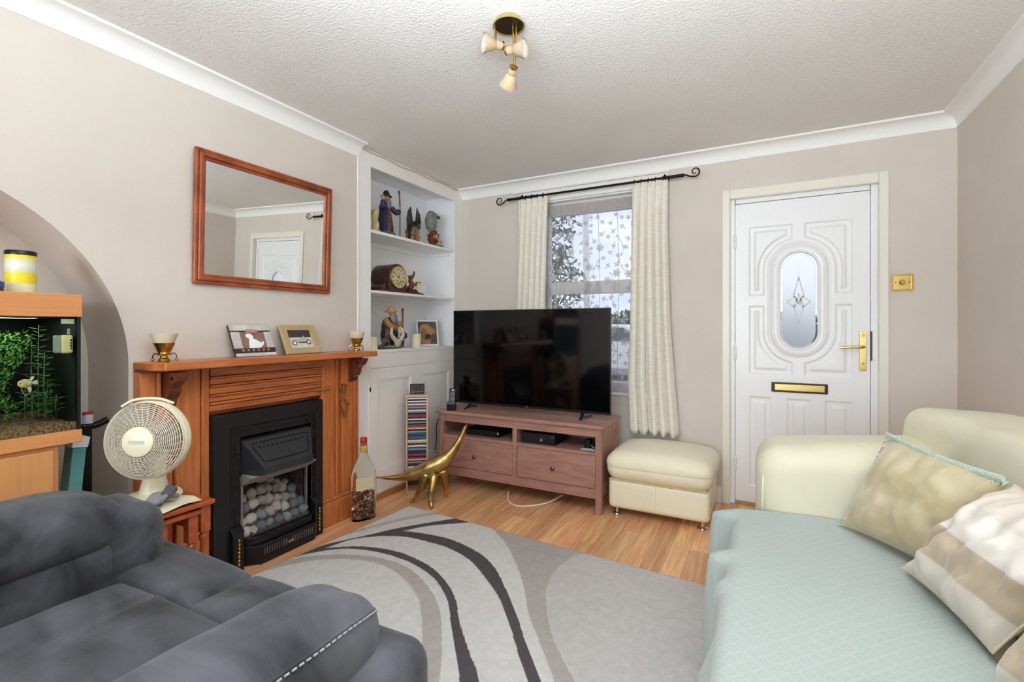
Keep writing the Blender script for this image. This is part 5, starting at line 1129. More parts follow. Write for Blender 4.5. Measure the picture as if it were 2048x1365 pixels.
# ---------------------------------------------------------------- brass dinosaur
dn = thing('brass_dinosaur', 'polished brass long-necked dinosaur statue on the floor by the bench', 'statue', (-2.02, 2.64, 0.0))
M_dino = mat('cast_brass', 'cbb074', 0.30, metal=1.0, var=0.35, col2='9a7d48', vscale=9, bump=0.25, bscale=45)
q = MB()
sp_ = bez([(-2.345, 2.455, 0.172), (-2.27, 2.50, 0.167), (-2.19, 2.545, 0.172), (-2.11, 2.59, 0.195), (-2.03, 2.635, 0.225), (-1.96, 2.675, 0.265), (-1.905, 2.71, 0.325), (-1.865, 2.74, 0.395), (-1.84, 2.76, 0.455), (-1.826, 2.775, 0.503), (-1.812, 2.775, 0.520)], 5)
rk_ = np.interp(np.linspace(0, 10, len(sp_)), range(11), [0.003, 0.014, 0.026, 0.046, 0.066, 0.058, 0.034, 0.023, 0.017, 0.015, 0.007])
q.tube(sp_, list(rk_), 16, sx=1.0, sy=0.82)
body_o = q.build('body', M_dino, dn, smooth=True, angle=180)
for pts, rr_ in (([(-2.03, 2.61, 0.20), (-2.045, 2.585, 0.13), (-2.075, 2.575, 0.075), (-2.10, 2.57, 0.030), (-2.118, 2.572, 0.008)], [0.040, 0.028, 0.015, 0.011, 0.010]),
                 ([(-1.985, 2.63, 0.19), (-1.965, 2.59, 0.13), (-1.962, 2.565, 0.075), (-1.95, 2.555, 0.030), (-1.940, 2.545, 0.009)], [0.042, 0.030, 0.019, 0.014, 0.014]),
                 ([(-1.955, 2.68, 0.22), (-1.945, 2.70, 0.15), (-1.955, 2.725, 0.09), (-1.97, 2.75, 0.04), (-1.980, 2.762, 0.009)], [0.044, 0.032, 0.021, 0.015, 0.014]),
                 ([(-2.035, 2.66, 0.20), (-2.05, 2.685, 0.14), (-2.045, 2.695, 0.08), (-2.055, 2.70, 0.03), (-2.06, 2.70, 0.009)], [0.040, 0.030, 0.02, 0.014, 0.013])):
    q = MB(); q.tube(bez(pts, 4), list(np.interp(np.linspace(0, 4, 17), range(5), rr_)), 12); q.blob((pts[-1][0], pts[-1][1] - 0.006, 0.010), (0.013, 0.018, 0.0095), 10, 6); q.build('leg', M_dino, dn, smooth=True, angle=180)
q = MB(); q.tube(bez([(-1.99, 2.62, 0.22), (-1.975, 2.60, 0.20), (-1.97, 2.60, 0.15)], 4), [0.018] * 4 + [0.012] * 4 + [0.006], 8); q.build('chest', M_dino, dn, smooth=True)
# ---------------------------------------------------------------- bottle of coins
bo = thing('coin_bottle', 'giant glass whisky bottle part filled with coins by the fireplace', 'bottle', (-2.212, 2.215, 0.0), 1.12)
M_bot = bpy.data.materials.new('bottle_glass'); M_bot.use_nodes = True
b = M_bot.node_tree.nodes['Principled BSDF']; b.inputs['Base Color'].default_value = (0.97, 0.97, 0.9, 1); b.inputs['Roughness'].default_value = 0.02; b.inputs['Transmission Weight'].default_value = 1.0; b.inputs['IOR'].default_value = 1.12
BP = [(0.0, 0.070, 0.036), (0.012, 0.077, 0.042), (0.15, 0.077, 0.042), (0.255, 0.077, 0.042), (0.29, 0.074, 0.041), (0.325, 0.062, 0.038), (0.355, 0.045, 0.033), (0.385, 0.031, 0.027), (0.41, 0.023, 0.023), (0.47, 0.0205, 0.0205)]
def bottle_ring(z_, a, b_, n=32, e=0.75):
    out = []
    for i in range(n):
        t_ = 2 * PI * i / n; c_, s_ = math.cos(t_), math.sin(t_)
        out.append((a * math.copysign(abs(c_) ** e, c_), b_ * math.copysign(abs(s_) ** e, s_), z_))
    return out
q = MB(); rs = [bottle_ring(z_, a, b_, e=0.75 if z_ < 0.38 else 1.0) for z_, a, b_ in BP]
q.grid(len(rs), 32, lambda i, j: rs[i][j], closev=True); q.face(tuple(range(31, -1, -1))); q.build('glass', M_bot, bo, smooth=True, world=False)
q = MB(); q.lathe([(0.0215, 0.418), (0.0225, 0.42), (0.0225, 0.458), (0.0215, 0.46)], (0, 0, 0), 24, cap=False); q.build('neck_label', mat('gold_label', 'c9a640', 0.4), bo, smooth=True, world=False)
q = MB(); q.lathe([(0, 0.47), (0.021, 0.47), (0.0215, 0.474), (0.0215, 0.502), (0.019, 0.506), (0, 0.506)], (0, 0, 0), 24); q.build('red_cap', mat('red_cap_plastic', 'c01f26', 0.35), bo, smooth=True, world=False)
q = MB(); q.grid(14, 8, lambda i, j: (lambda P_: (P_[0] * 1.004, P_[1] * 1.004, 0.190 + 0.075 * j / 7))(bottle_ring(0, 0.077, 0.042, 64)[(40 + i) % 64])); q.build('front_label', mat('faded_label', 'd9cda6', 0.6, alpha=0.85, var=0.1), bo, smooth=True, world=False)
rq = random.Random(21); q = MB(); q.cur = 0
for i_ in range(620):
    z_ = 0.012 + 0.155 * rq.random(); t_ = rq.uniform(0, 2 * PI); ee = 0.75; rad = math.sqrt(rq.uniform(0.35, 1.0)) * 0.86
    x_ = rad * 0.070 * math.copysign(abs(math.cos(t_)) ** ee, math.cos(t_)); y_ = rad * 0.036 * math.copysign(abs(math.sin(t_)) ** ee, math.sin(t_)); r_ = rq.choice((0.009, 0.0105, 0.0115, 0.0125))
    n_ = Vector((rq.gauss(0, 0.8) + x_ * 6, rq.gauss(0, 0.8) + y_ * 12, rq.gauss(0, 1.0))).normalized(); Mc = n_.to_track_quat('Z', 'Y').to_matrix().to_4x4(); Mc.translation = Vector((x_, y_, z_))
    q.cur = rq.choice((0, 0, 1, 1, 2)); st_ = len(q.v); q.lathe([(0, -0.0008), (r_, -0.0008), (r_, 0.0008), (0, 0.0008)], (0, 0, 0), 12, cap=False); q.xf(Mc, st_)
    for k_ in range(st_, len(q.v)):
        v_ = q.v[k_]; q.v[k_] = (max(-0.073, min(0.073, v_[0])), max(-0.039, min(0.039, v_[1])), max(0.004, v_[2]))
q.build('coins', [mat('copper_coin', 'b06e50', 0.35, metal=0.9), mat('nickel_coin', 'c9c4be', 0.3, metal=0.9), mat('dull_coin', '8a7664', 0.5, metal=0.7)], bo, world=False, kind='stuff')
# ---------------------------------------------------------------- footstool
M_leather = mat('cream_leather', 'ebe5cb', 0.42, bump=0.08, bscale=120, var=0.04, vscale=4)
fo = thing('footstool', 'cream leather footstool with padded top and chrome feet under the curtain', 'footstool', (-0.585, 3.21, 0))
q = MB(); q.rbox((-0.582, 3.215, 0.145), (0.300, 0.235, 0.095), 0.03, 6, 3); base_o = q.build('base', M_leather, fo, smooth=True)
q = MB()
def puff(p):
    x_, y_, z_ = p; k_ = 1 - 0.16 * (abs(x_) / 0.320) ** 2.2 - 0.10 * (abs(y_) / 0.26) ** 3
    return Vector((x_, y_, z_ * k_ + 0.02 * (1 - (x_ / 0.320) ** 2) * (1 - (y_ / 0.26) ** 2)) ) if z_ > 0 else Vector((x_ * 0.985, y_ * 0.985, z_))
q.rbox((-0.580, 3.205, 0.322), (0.320, 0.262, 0.095), 0.075, 6, 6, fn=puff); q.build('padded_top', M_leather, fo, smooth=True)
q = MB(); q.tube([(-0.588 + x_, 3.205 + y_, 0.234) for x_, y_ in ((-0.282, -0.224), (0.292, -0.224), (0.292, 0.224), (-0.282, 0.224))], 0.006, 6, closed=True); q.build('piping', mat('leather_seam', 'c9b98a', 0.5), fo)
q = MB(); q.box(-0.589, -0.587, 2.9795, 2.981, 0.06, 0.23); q.build('seam', mat('leather_seam_2', 'd3c798', 0.5), base_o)
for x_ in (-0.838, -0.325):
    for y_ in (3.035, 3.39):
        q = MB(); q.lathe([(0.0, 0), (0.026, 0), (0.029, 0.004), (0.027, 0.010), (0.012, 0.016), (0.010, 0.03), (0.012, 0.052), (0, 0.052)], (x_, y_, 0), 20); q.build('chrome_foot', M_steel, fo, smooth=True)
# ---------------------------------------------------------------- rug
def crom(p, n=8): return [(v.x, v.y) for v in bez([(a, b_, 0) for a, b_ in p], n)]
A_ = np.array((-2.080, 2.491)); e1 = np.array((0.9973, -0.0732)); e2 = np.array((-0.0732, -0.9973))
RL, RWd, RS = 2.35, 1.32, 0.005
n1, n2 = int(RL / RS) + 1, int(RWd / RS) + 1
U, V = np.meshgrid(np.linspace(0, RL, n1), np.linspace(0, RWd, n2), indexing='ij')
PX = A_[0] + U * e1[0] + V * e2[0]; PY = A_[1] + U * e1[1] + V * e2[1]
def inside(poly):
    m = np.zeros(PX.shape, bool); k_ = len(poly)
    for i in range(k_):
        (xa, ya), (xb, yb) = poly[i], poly[(i + 1) % k_]
        if ya == yb: continue
        c_ = ((ya > PY) != (yb > PY)) & (PX < (xb - xa) * (PY - ya) / (yb - ya) + xa)
        m ^= c_
    return m
d1u = [(-1.66, 2.50), (-1.89, 2.21), (-1.99, 2.04), (-2.10, 1.86), (-2.14, 1.74), (-2.19, 1.62)]
P1 = crom(d1u) + crom([(-2.15, 1.62), (-2.08, 1.80), (-2.03, 1.95), (-1.92, 2.06), (-1.85, 2.17), (-1.77, 2.29), (-1.57, 2.46)])
P2 = crom([(-1.93, 2.06), (-1.86, 2.16), (-1.69, 2.20), (-1.52, 2.20), (-1.32, 2.14), (-1.18, 2.05), (-1.06, 1.93), (-0.90, 1.75), (-0.79, 1.61), (-0.66, 1.46), (-0.45, 1.20), (-0.25, 0.9)]) + crom([(-0.30, 0.9), (-0.52, 1.22), (-0.69, 1.43), (-0.76, 1.51), (-0.88, 1.66), (-1.02, 1.82), (-1.15, 1.93), (-1.32, 2.05), (-1.49, 2.11), (-1.63, 2.12), (-1.80, 2.11), (-1.93, 2.05)])
P3 = crom([(-2.12, 1.74), (-2.08, 1.80), (-1.96, 1.89), (-1.82, 1.94), (-1.66, 1.95), (-1.47, 1.91), (-1.33, 1.84), (-1.20, 1.74), (-1.07, 1.59), (-0.94, 1.46), (-0.84, 1.36), (-0.70, 1.12), (-0.6, 0.8)]) + crom([(-0.72, 0.8), (-0.80, 1.12), (-0.90, 1.33), (-0.99, 1.44), (-1.10, 1.57), (-1.22, 1.71), (-1.35, 1.81), (-1.46, 1.86), (-1.62, 1.90), (-1.79, 1.90), (-1.93, 1.87), (-2.04, 1.80), (-2.16, 1.64)])
P4 = crom([(-2.18, 1.49), (-2.13, 1.64), (-2.0, 1.76), (-1.86, 1.83), (-1.71, 1.86), (-1.53, 1.84), (-1.35, 1.75), (-1.21, 1.64), (-1.08, 1.48), (-0.96, 1.30), (-0.86, 1.08), (-0.82, 0.8)]) + crom([(-0.90, 0.8), (-0.93, 1.06), (-1.01, 1.27), (-1.11, 1.40), (-1.23, 1.55), (-1.35, 1.67), (-1.49, 1.75), (-1.63, 1.80), (-1.79, 1.80), (-1.94, 1.74), (-2.05, 1.65), (-2.15, 1.49)])
C1 = crom([(-1.46, 2.50), (-1.40, 2.43), (-1.24, 2.29), (-1.09, 2.12), (-0.96, 1.94), (-0.86, 1.78), (-0.74, 1.63), (-0.62, 1.48), (-0.42, 1.22), (-0.2, 0.9)])
C2 = crom([(-0.80, 2.50), (-0.83, 2.41), (-0.88, 2.32), (-0.90, 2.17), (-0.88, 2.01), (-0.83, 1.89), (-0.75, 1.74), (-0.66, 1.62), (-0.56, 1.51), (-0.36, 1.27), (-0.12, 0.95)])
P5 = C1 + C2[::-1]; P6 = C2 + [(0.7, 0.7), (0.7, 2.7)]
P7 = crom([(-2.13, 1.98), (-2.05, 2.19), (-1.96, 2.36), (-1.85, 2.50)]) + crom([(-1.80, 2.50), (-1.92, 2.34), (-2.02, 2.16), (-2.11, 1.97)])
lightc = np.array(lin('dbd8d6')[:3]); taup = np.array(lin('b5aea9')[:3]); darkc = np.array(lin('5b5557')[:3]); rg = np.array(lin('c9c4c1')[:3])
dye = np.ones((n1, n2, 4), np.float32); dye[..., :3] = lightc
idm = np.zeros(PX.shape, int)
for k_, (pl_, c_) in enumerate(((P6, rg), (P5, taup), (P7, taup * 1.12), (P4, taup * 1.04), (P1, darkc), (P2, darkc), (P3, darkc))):
    m_ = inside(pl_); dye[m_, :3] = c_; idm[m_] = (1, 2, 3, 4, 5, 5, 5)[k_]
edge_m = np.zeros(PX.shape, bool); edge_m[1:, :] |= idm[1:, :] != idm[:-1, :]; edge_m[:, 1:] |= idm[:, 1:] != idm[:, :-1]
Zr = np.full(PX.shape, 0.0125); Zr[edge_m] -= 0.0016
bd_ = np.zeros(PX.shape, bool); bd_[0, :] = bd_[-1, :] = True; bd_[:, 0] = bd_[:, -1] = True; Zr[bd_] = 0.0015
rq_ = np.random.RandomState(2); Zr += rq_.uniform(-0.0009, 0.0009, Zr.shape); Zr = np.maximum(Zr, 0.001)
q = MB(); q.v = list(map(tuple, np.stack([PX, PY, Zr], -1).reshape(-1, 3)))
ii, jj = np.meshgrid(np.arange(n1 - 1), np.arange(n2 - 1), indexing='ij'); a_ = (ii * n2 + jj).ravel()
q.f = [(int(a), int(a + n2), int(a + n2 + 1), int(a + 1)) for a in a_]; q.mi = [0] * len(q.f)
M_rug = vcmat('rug_pile', 0.95, bump=0.5, bscale=420, spec=0.1, mult=(26, 0.13))
q.build('rug', M_rug, smooth=True, angle=180, cat='rug', label='grey rug with dark sweeping curved bands on the laminate floor', dye=dye.reshape(-1, 4))
# ---------------------------------------------------------------- grey armchair
M_suede = mat('slate_suede', '5f6067', 0.8, var=0.35, col2='2c2c31', vscale=3.6, detail=7, stretch=(1, 2.2, 2), bump=0.10, bscale=70, sheen=0.15, lo=0.3, hi=0.72, spec=0.25, distort=0.6)
gs = thing('grey_armchair', 'wide slate grey suede reclining armchair in the foreground', 'armchair', (-1.32, 0.35, 0))
def wr(amp, sc, seed): return lambda p: Vector((p.x, p.y, p.z + amp * nz(p.x * sc, p.y * sc, p.z * sc + seed)))
q = MB(); q.rbox((-1.26, 0.37, 0.21), (0.37, 0.46, 0.19), 0.03, 6, 3); q.build('base', M_suede, gs, smooth=True)
def seatf(p):
    z_ = p.z + 0.007 * nz(p.x * 5, p.y * 5, 3.0) + 0.004 * nz(p.x * 14, p.y * 9, 7.0)
    if p.z > 0: z_ += 0.014 * (1 - (p.x / 0.37) ** 2) - 0.010 * math.exp(-((p.x + 0.17 + 0.02 * math.sin(p.y * 6)) / 0.012) ** 2)
    return Vector((p.x, p.y, z_))
q = MB(); q.rbox((-1.26, 0.275, 0.415), (0.368, 0.425, 0.058), 0.030, 34, 5, fn=seatf); q.build('seat_cushion', M_suede, gs, smooth=True, angle=180)
for xc, hx_ in ((-1.595, 0.262), (-1.128, 0.206)):
    q = MB(); q.rbox((xc, 0.806, 0.330), (hx_, 0.104, 0.138), 0.034, 14, 5, fn=lambda p: Vector((p.x, p.y + 0.005 * nz(p.x * 9, 1, p.z * 9), p.z + 0.005 * nz(p.x * 8, p.y * 8, 5) + (0.010 * (1 - (p.x / 0.26) ** 2) if p.z > 0 else 0)))); q.build('front_pad', M_suede, gs, smooth=True, angle=180)
for s_ in (-1, 1):
    xa = -1.795 if s_ < 0 else -0.755        # arm centre
    q = MB(); q.rbox((xa + s_ * 0.035, 0.33, 0.290), (0.140, 0.455, 0.288), 0.055, 6, 5, fn=wr(0.006, 5, s_)); q.build('side_panel', M_suede, gs, smooth=True)
    AH = (0.124, 0.435, 0.098); AR_ = 0.082
    def armf(p, s_=s_):
        t_ = max(0.0, (p.y - 0.22) / 0.215); z_ = p.z * (1 - 0.20 * t_ * t_) - 0.020 * t_ * t_ + 0.006 * nz(p.x * 5, p.y * 5, 2 + s_) + 0.003 * nz(p.x * 14, p.y * 12, 5)
        return Vector((p.x * (1 - 0.30 * t_ * t_) - s_ * 0.004 * t_ + 0.004 * nz(p.y * 6, p.z * 6, s_), p.y, z_))
    ac_ = (xa, 0.315, 0.618 if s_ < 0 else 0.590)
    q = MB(); q.rbox(ac_, AH, AR_, 16, 7, fn=armf); bol = q.build('arm_bolster', M_suede, gs, smooth=True, angle=180)
    line = []
    for t_ in np.linspace(-0.35, AH[1] - AR_, 54): line.append(armf(Vector((s_ * (AH[0] - AR_ + AR_ * 0.78), t_, AH[2] - AR_ + AR_ * 0.64))) + Vector(ac_))
    for ph_ in np.linspace(0.1, 1.1, 10): line.append(armf(Vector((s_ * (AH[0] - AR_ + AR_ * 0.78 * math.cos(ph_)), AH[1] - AR_ + AR_ * math.sin(ph_), AH[2] - AR_ + AR_ * 0.64 * math.cos(ph_)))) + Vector(ac_))
    q = MB()
    for i_ in range(0, 63):
        p0, p1 = line[i_], line[i_ + 1]; d_ = (p1 - p0) * 0.2; q.tube([p0 + d_ + Vector((s_ * 0.003, 0, 0.001)), p1 - d_ + Vector((s_ * 0.003, 0, 0.001))], 0.0020, 5)
    q.build('stitching', mat('grey_thread_%d' % (s_ + 1), '9b9ba1', 0.7), bol, kind='stuff')
    q = MB(); q.tube([p + Vector((-s_ * 0.007, 0, 0.0)) for p in line], 0.006, 6); q.build('seam_ridge', M_suede, bol, smooth=True)
q = MB(); q.rbox((-1.26, -0.16, 0.55), (0.40, 0.12, 0.36), 0.09, 6, 5); q.build('backrest', M_suede, gs, smooth=True)
q = MB(); q.rbox((-1.795, 0.765, 0.335), (0.140, 0.075, 0.315), 0.066, 6, 6, fn=wr(0.006, 7, 4)); q.build('arm_front', M_suede, gs, smooth=True)
# ---------------------------------------------------------------- cream sofa
M_crm = mat('cream_sofa_cover', 'd6d1b8', 0.6, var=0.05, vscale=3, bump=0.10, bscale=30, sheen=0.1)
cs = thing('cream_sofa', 'cream covered sofa along the right wall under a mint throw', 'sofa', (0.45, 1.40, 0))
q = MB(); q.rbox((0.45, 1.38, 0.17), (0.46, 1.0, 0.13), 0.04, 4, 3); q.build('base', M_crm, cs, smooth=True)
for yc in (1.68, 0.80):
    q = MB(); q.rbox((0.255, yc, 0.370), (0.305, 0.435, 0.085), 0.06, 6, 4); q.build('seat_cushion', M_crm, cs, smooth=True)
for yc, lab in ((2.295, 'far'), (0.26, 'near')):
    def af_(p): 
        return Vector((p.x, p.y + 0.006 * nz(p.x * 7, p.z * 7, 1), p.z + (0.07 * max(0, (p.x + 0.33) / 0.66) if p.z > 0 else 0) + 0.007 * nz(p.x * 9, p.y * 9, 6)))
    q = MB(); q.rbox((0.265, yc, 0.368), (0.300, 0.175, 0.345), 0.10, 10, 6, fn=af_); arm_o = q.build('arm', M_crm, cs, smooth=True)
    q = MB(); q.tube(bez([(-0.006, yc - 0.150, 0.10), (-0.008, yc - 0.150, 0.35), (-0.008, yc - 0.150, 0.56), (-0.004, yc - 0.120, 0.640), (0.0, yc - 0.06, 0.672)], 6), 0.006, 6); q.build('piping', M_crm, arm_o, smooth=True)
def bf_(p):
    z_ = p.z
    if p.z > 0: z_ += -0.020 * math.exp(-((p.y - 0.18) / 0.10) ** 2) + 0.006 * nz(p.x * 8, p.y * 8, 9) - 0.018 * max(0, p.x / 0.22)
    return Vector((p.x + 0.006 * nz(p.y * 8, p.z * 8, 2) + (0.03 * p.z / 0.2 if p.x < 0 else 0) + (0.095 * min(1.0, max(0.0, (bf_off - p.y) / 0.22)) * (-p.x / 0.24) if p.x < 0 else 0), p.y, z_))
for yc, hy in ((1.93, 0.50), (0.93, 0.48)):
    bf_off = 0.46 if yc > 1.5 else 2.0
    q = MB(); q.rbox((0.700, yc, 0.655), (0.240, hy, 0.228), 0.062, 10, 6, fn=bf_); q.build('back_cushion', M_crm, cs, smooth=True)
q = MB(); q.rbox((0.78, 1.38, 0.40), (0.165, 1.0, 0.36), 0.05, 4, 3); q.build('back_frame', M_crm, cs, smooth=True)
# ---------------------------------------------------------------- mint throw
M_mint = bpy.data.materials.new('mint_weave'); M_mint.use_nodes = True
nt = M_mint.node_tree; b = nt.nodes['Principled BSDF']; b.inputs['Roughness'].default_value = 0.85; b.inputs['Sheen Weight'].default_value = 0.2
tc = nt.nodes.new('ShaderNodeTexCoord'); mp = nt.nodes.new('ShaderNodeMapping'); mp.inputs['Rotation'].default_value = (0, 0, PI / 4); mp.inputs['Scale'].default_value = (34, 34, 34)
vo = nt.nodes.new('ShaderNodeTexVoronoi'); vo.voronoi_dimensions = '2D'; vo.distance = 'CHEBYCHEV'; vo.inputs['Randomness'].default_value = 0.0; vo.inputs['Scale'].default_value = 1.0
rp_ = nt.nodes.new('ShaderNodeValToRGB'); e = rp_.color_ramp.elements; e[0].position = 0.20; e[0].color = lin('a9b2ae'); e[1].position = 0.24; e[1].color = lin('a4aeaa')
e_ = rp_.color_ramp.elements.new(0.34); e_.color = lin('a4aeaa'); e_ = rp_.color_ramp.elements.new(0.38); e_.color = lin('abb4b0')
nt.links.new(tc.outputs['Object'], mp.inputs[0]); nt.links.new(mp.outputs[0], vo.inputs['Vector']); nt.links.new(vo.outputs['Distance'], rp_.inputs[0]); nt.links.new(rp_.outputs[0], b.inputs['Base Color'])
n2_ = nt.nodes.new('ShaderNodeTexNoise'); n2_.inputs['Scale'].default_value = 250; bp = nt.nodes.new('ShaderNodeBump'); bp.inputs['Strength'].default_value = 0.25; bp.inputs['Distance'].default_value = 0.004
nt.links.new(tc.outputs['Object'], n2_.inputs['Vector']); nt.links.new(n2_.outputs['Fac'], bp.inputs['Height']); nt.links.new(bp.outputs[0], b.inputs['Normal'])
q = MB(); NS, NT = 60, 150
def thr(i, j):
    y_ = 0.30 + 1.815 * j / (NT - 1); s_ = i / (NS - 1) * 0.98
    wavy = 0.012 * nz(y_ * 5, 0.3, 1) ; top = 0.468 + 0.010 * nz(y_ * 3, s_ * 4, 2.0) + 0.010 * math.exp(-((y_ - 1.25) / 0.05) ** 2) * 0.0
    L1 = 0.50                       # flat run from X=.44 forward
    if s_ < L1: x_ = 0.44 - s_; z_ = top + 0.012 * math.sin(min(1, s_ / 0.5) * PI)
    elif s_ < L1 + 0.10:
        a = (s_ - L1) / 0.10 * PI / 2; x_ = 0.44 - L1 - 0.045 * math.sin(a); z_ = top - 0.045 * (1 - math.cos(a))
    else:
        dn_ = s_ - L1 - 0.10; x_ = 0.44 - L1 - 0.045 ; z_ = top - 0.045 - dn_ * 0.98
        fl_ = min(1.0, dn_ / 0.10); ph_ = 2 * PI * y_ / 0.31 + 1.0
        x_ -= fl_ * (0.010 + 0.028 * max(0, math.sin(ph_)) ** 2)
    for yc, am, wd in ((2.085, 0.085, 0.030), (1.70, 0.062, 0.034), (1.50, 0.022, 0.05)):
        if s_ > L1: x_ -= am * math.exp(-((y_ - yc) / wd) ** 2) * min(1, (s_ - L1) / 0.06) 
    return (x_ + wavy * 0.4, y_, max(z_, 0.03))
q.grid(NS, NT, thr); q.build('mint_throw', M_mint, smooth=True, solid=0.004, angle=180, cat='throw', label='pale mint woven throw spread over the cream sofa seat')
# ---------------------------------------------------------------- cushions
def pillow4(BL, BR, TR, TL, thick, seed, wamp=0.006, ws=9.0, N=34, out=(-1, -0.3, 0.4)):
    BL, BR, TR, TL = map(Vector, (BL, BR, TR, TL)); nrm = (BR - BL).cross(TL - BL).normalized()
    if nrm.dot(Vector(out)) < 0: nrm = -nrm
    q = MB()
    def pt(i, j, side):
        u, v = i / (N - 1), j / (N - 1); a, c_ = 2 * u - 1, 2 * v - 1
        pin = 0.06
        uu = 0.5 + (u - 0.5) * (1 - pin * (1 - c_ * c_)); vv = 0.5 + (v - 0.5) * (1 - pin * (1 - a * a))
        p = (BL * (1 - uu) + BR * uu) * (1 - vv) + (TL * (1 - uu) + TR * uu) * vv
        e = max(0.0, (1 - abs(a) ** 2.6)) ** 0.62 * max(0.0, (1 - abs(c_) ** 2.6)) ** 0.62
        w_ = wamp * (nz(u * ws, v * ws * 0.45, seed) + 0.6 * nz(u * ws * 2.1, v * ws, seed + 4)) * e ** 0.5
        return p + nrm * side * (thick * e + (w_ if side > 0 else 0))
    q.grid(N, N, lambda i, j: pt(i, j, 1)); q.grid(N, N, lambda i, j: pt(i, j, -0.7))
    return q, pt
M_khaki = mat('khaki_velvet', 'bfb394', 0.75, var=0.25, col2='b0a179', vscale=6, sheen=0.4, bump=0.1, bscale=60, stretch=(1, 1, 2))
cu = thing('khaki_cushion', 'khaki velvet cushion with mint braid edge in the sofa corner', 'cushion', (0.40, 1.93, 0.48))
q, pt = pillow4((0.235, 2.03, 0.498), (0.475, 1.70, 0.50), (0.545, 1.66, 0.80), (0.385, 2.085, 0.815), 0.075, 3.0, 0.020, 8)
q.build('cover', M_khaki, cu, smooth=True, angle=180)
M_braid = mat('mint_braid', 'c3d0c0', 0.85, bump=0.6, bscale=200, var=0.15, vscale=90)
q = MB(); q.tube([Vector(pt(int(i), 33, 0.0)) + Vector((-0.01, -0.004, 0.004)) for i in np.linspace(0, 33, 34)], 0.011, 8, sx=1.0, sy=0.5); q.build('braid', M_braid, cu, smooth=True)
q = MB()
for i in range(70):
    t_ = i / 69; p = Vector(pt(0, int(t_ * 33), 0.0)); d_ = Vector((-0.010, 0.012, -0.004)); q.tube([p, p + d_ + Vector((0, 0, 0.004 * math.sin(i * 1.9)))], 0.0018, 4)
for i in range(90):
    t_ = i / 89; p = Vector(pt(int(t_ * 33), 33, 0.0)); q.tube([p, p + Vector((-0.016, -0.01, -0.008 + 0.004 * math.sin(i * 2.3)))], 0.002, 4)
q.build('fringe', M_braid, cu, kind='stuff')
M_satin = bpy.data.materials.new('check_satin'); M_satin.use_nodes = True; nt = M_satin.node_tree; b = nt.nodes['Principled BSDF']; b.inputs['Roughness'].default_value = 0.38; b.inputs['Sheen Weight'].default_value = 0.3
uvn = nt.nodes.new('ShaderNodeVertexColor'); uvn.layer_name = 'dye'; nt.links.new(uvn.outputs['Color'], b.inputs['Base Color'])
def satin(name, label, c4, seed):
    t = thing(name, label, 'cushion', tuple((Vector(c4[0]) + Vector(c4[1])) / 2))
    q, pt = pillow4(*c4, 0.080, seed, 0.026, 6.5, N=60)
    cA, cB, cC = lin('cdc3b5'), lin('b3a18a'), lin('d8d1c8'); dy = []
    for side in (0, 1):
        for i in range(60):
            for j in range(60):
                k_ = (i // 15 + j // 15) % 3; dy.append((cA, cB, cC)[(k_ + (i // 15) * 2) % 3])
    q.build('cover', M_satin, t, smooth=True, angle=180, dye=dy)
    q = MB(); ed = [pt(i, 0, 0.0) for i in range(0, 60, 3)] + [pt(59, j, 0.0) for j in range(0, 60, 3)] + [pt(i, 59, 0.0) for i in range(59, -1, -3)] + [pt(0, j, 0.0) for j in range(59, -1, -3)]
    q.tube(ed, 0.0028, 6); q.build('piped_edge', mat(name + '_piping', 'cdbfa8', 0.5), t, smooth=True)
satin('satin_cushion', 'beige satin check cushion leaning in front of the khaki one', ((0.352, 1.755, 0.497), (0.430, 1.385, 0.495), (0.575, 1.26, 0.80), (0.550, 1.635, 0.80)), 6.0)
satin('satin_cushion', 'beige satin check cushion mostly out of frame at the bottom right corner', ((0.405, 1.275, 0.495), (0.44, 0.88, 0.495), (0.53, 0.86, 0.80), (0.505, 1.19, 0.80)), 9.0)
# ---------------------------------------------------------------- ceiling spot light
cl = thing('ceiling_spotlight', 'brass ceiling light with three ribbed amber spot lamps', 'ceiling light', (-0.885, 1.652, 2.4))
q = MB(); q.lathe([(0.0, 0.0), (0.034, 0.0), (0.050, -0.010), (0.060, -0.026), (0.0625, -0.034), (0.060, -0.034), (0.052, -0.026), (0.0, -0.020)], (-0.885, 1.652, 2.4), 36); q.build('ceiling_rose', mat('pale_brass', 'cdbd84', 0.25, metal=0.9), cl, smooth=True)
q = MB(); q.lathe([(0, -0.0215), (0.056, -0.031), (0.0, -0.0305)], (-0.885, 1.652, 2.4), 30, cap=False); q.build('rose_underside', mat('dark_bronze', '3a2c1a', 0.35, metal=0.7), cl, smooth=True)
q = MB(); q.blob((-0.886, 1.64, 2.402), (0.012, 0.012, 0.006), 8, 6); q.build('boss', M_brass, cl, smooth=True)
M_amber = mat('ribbed_amber', 'c9b294', 0.3, trans=0.3, ior=1.3); M_lampf = mat('lamp_reflector', 'f6f6f2', 0.12, metal=0.6)
Rr = Vector((0.8846, 0.4663, 0)); Ff = Vector((-0.4663, 0.8846, 0)); Zz = Vector((0, 0, 1))
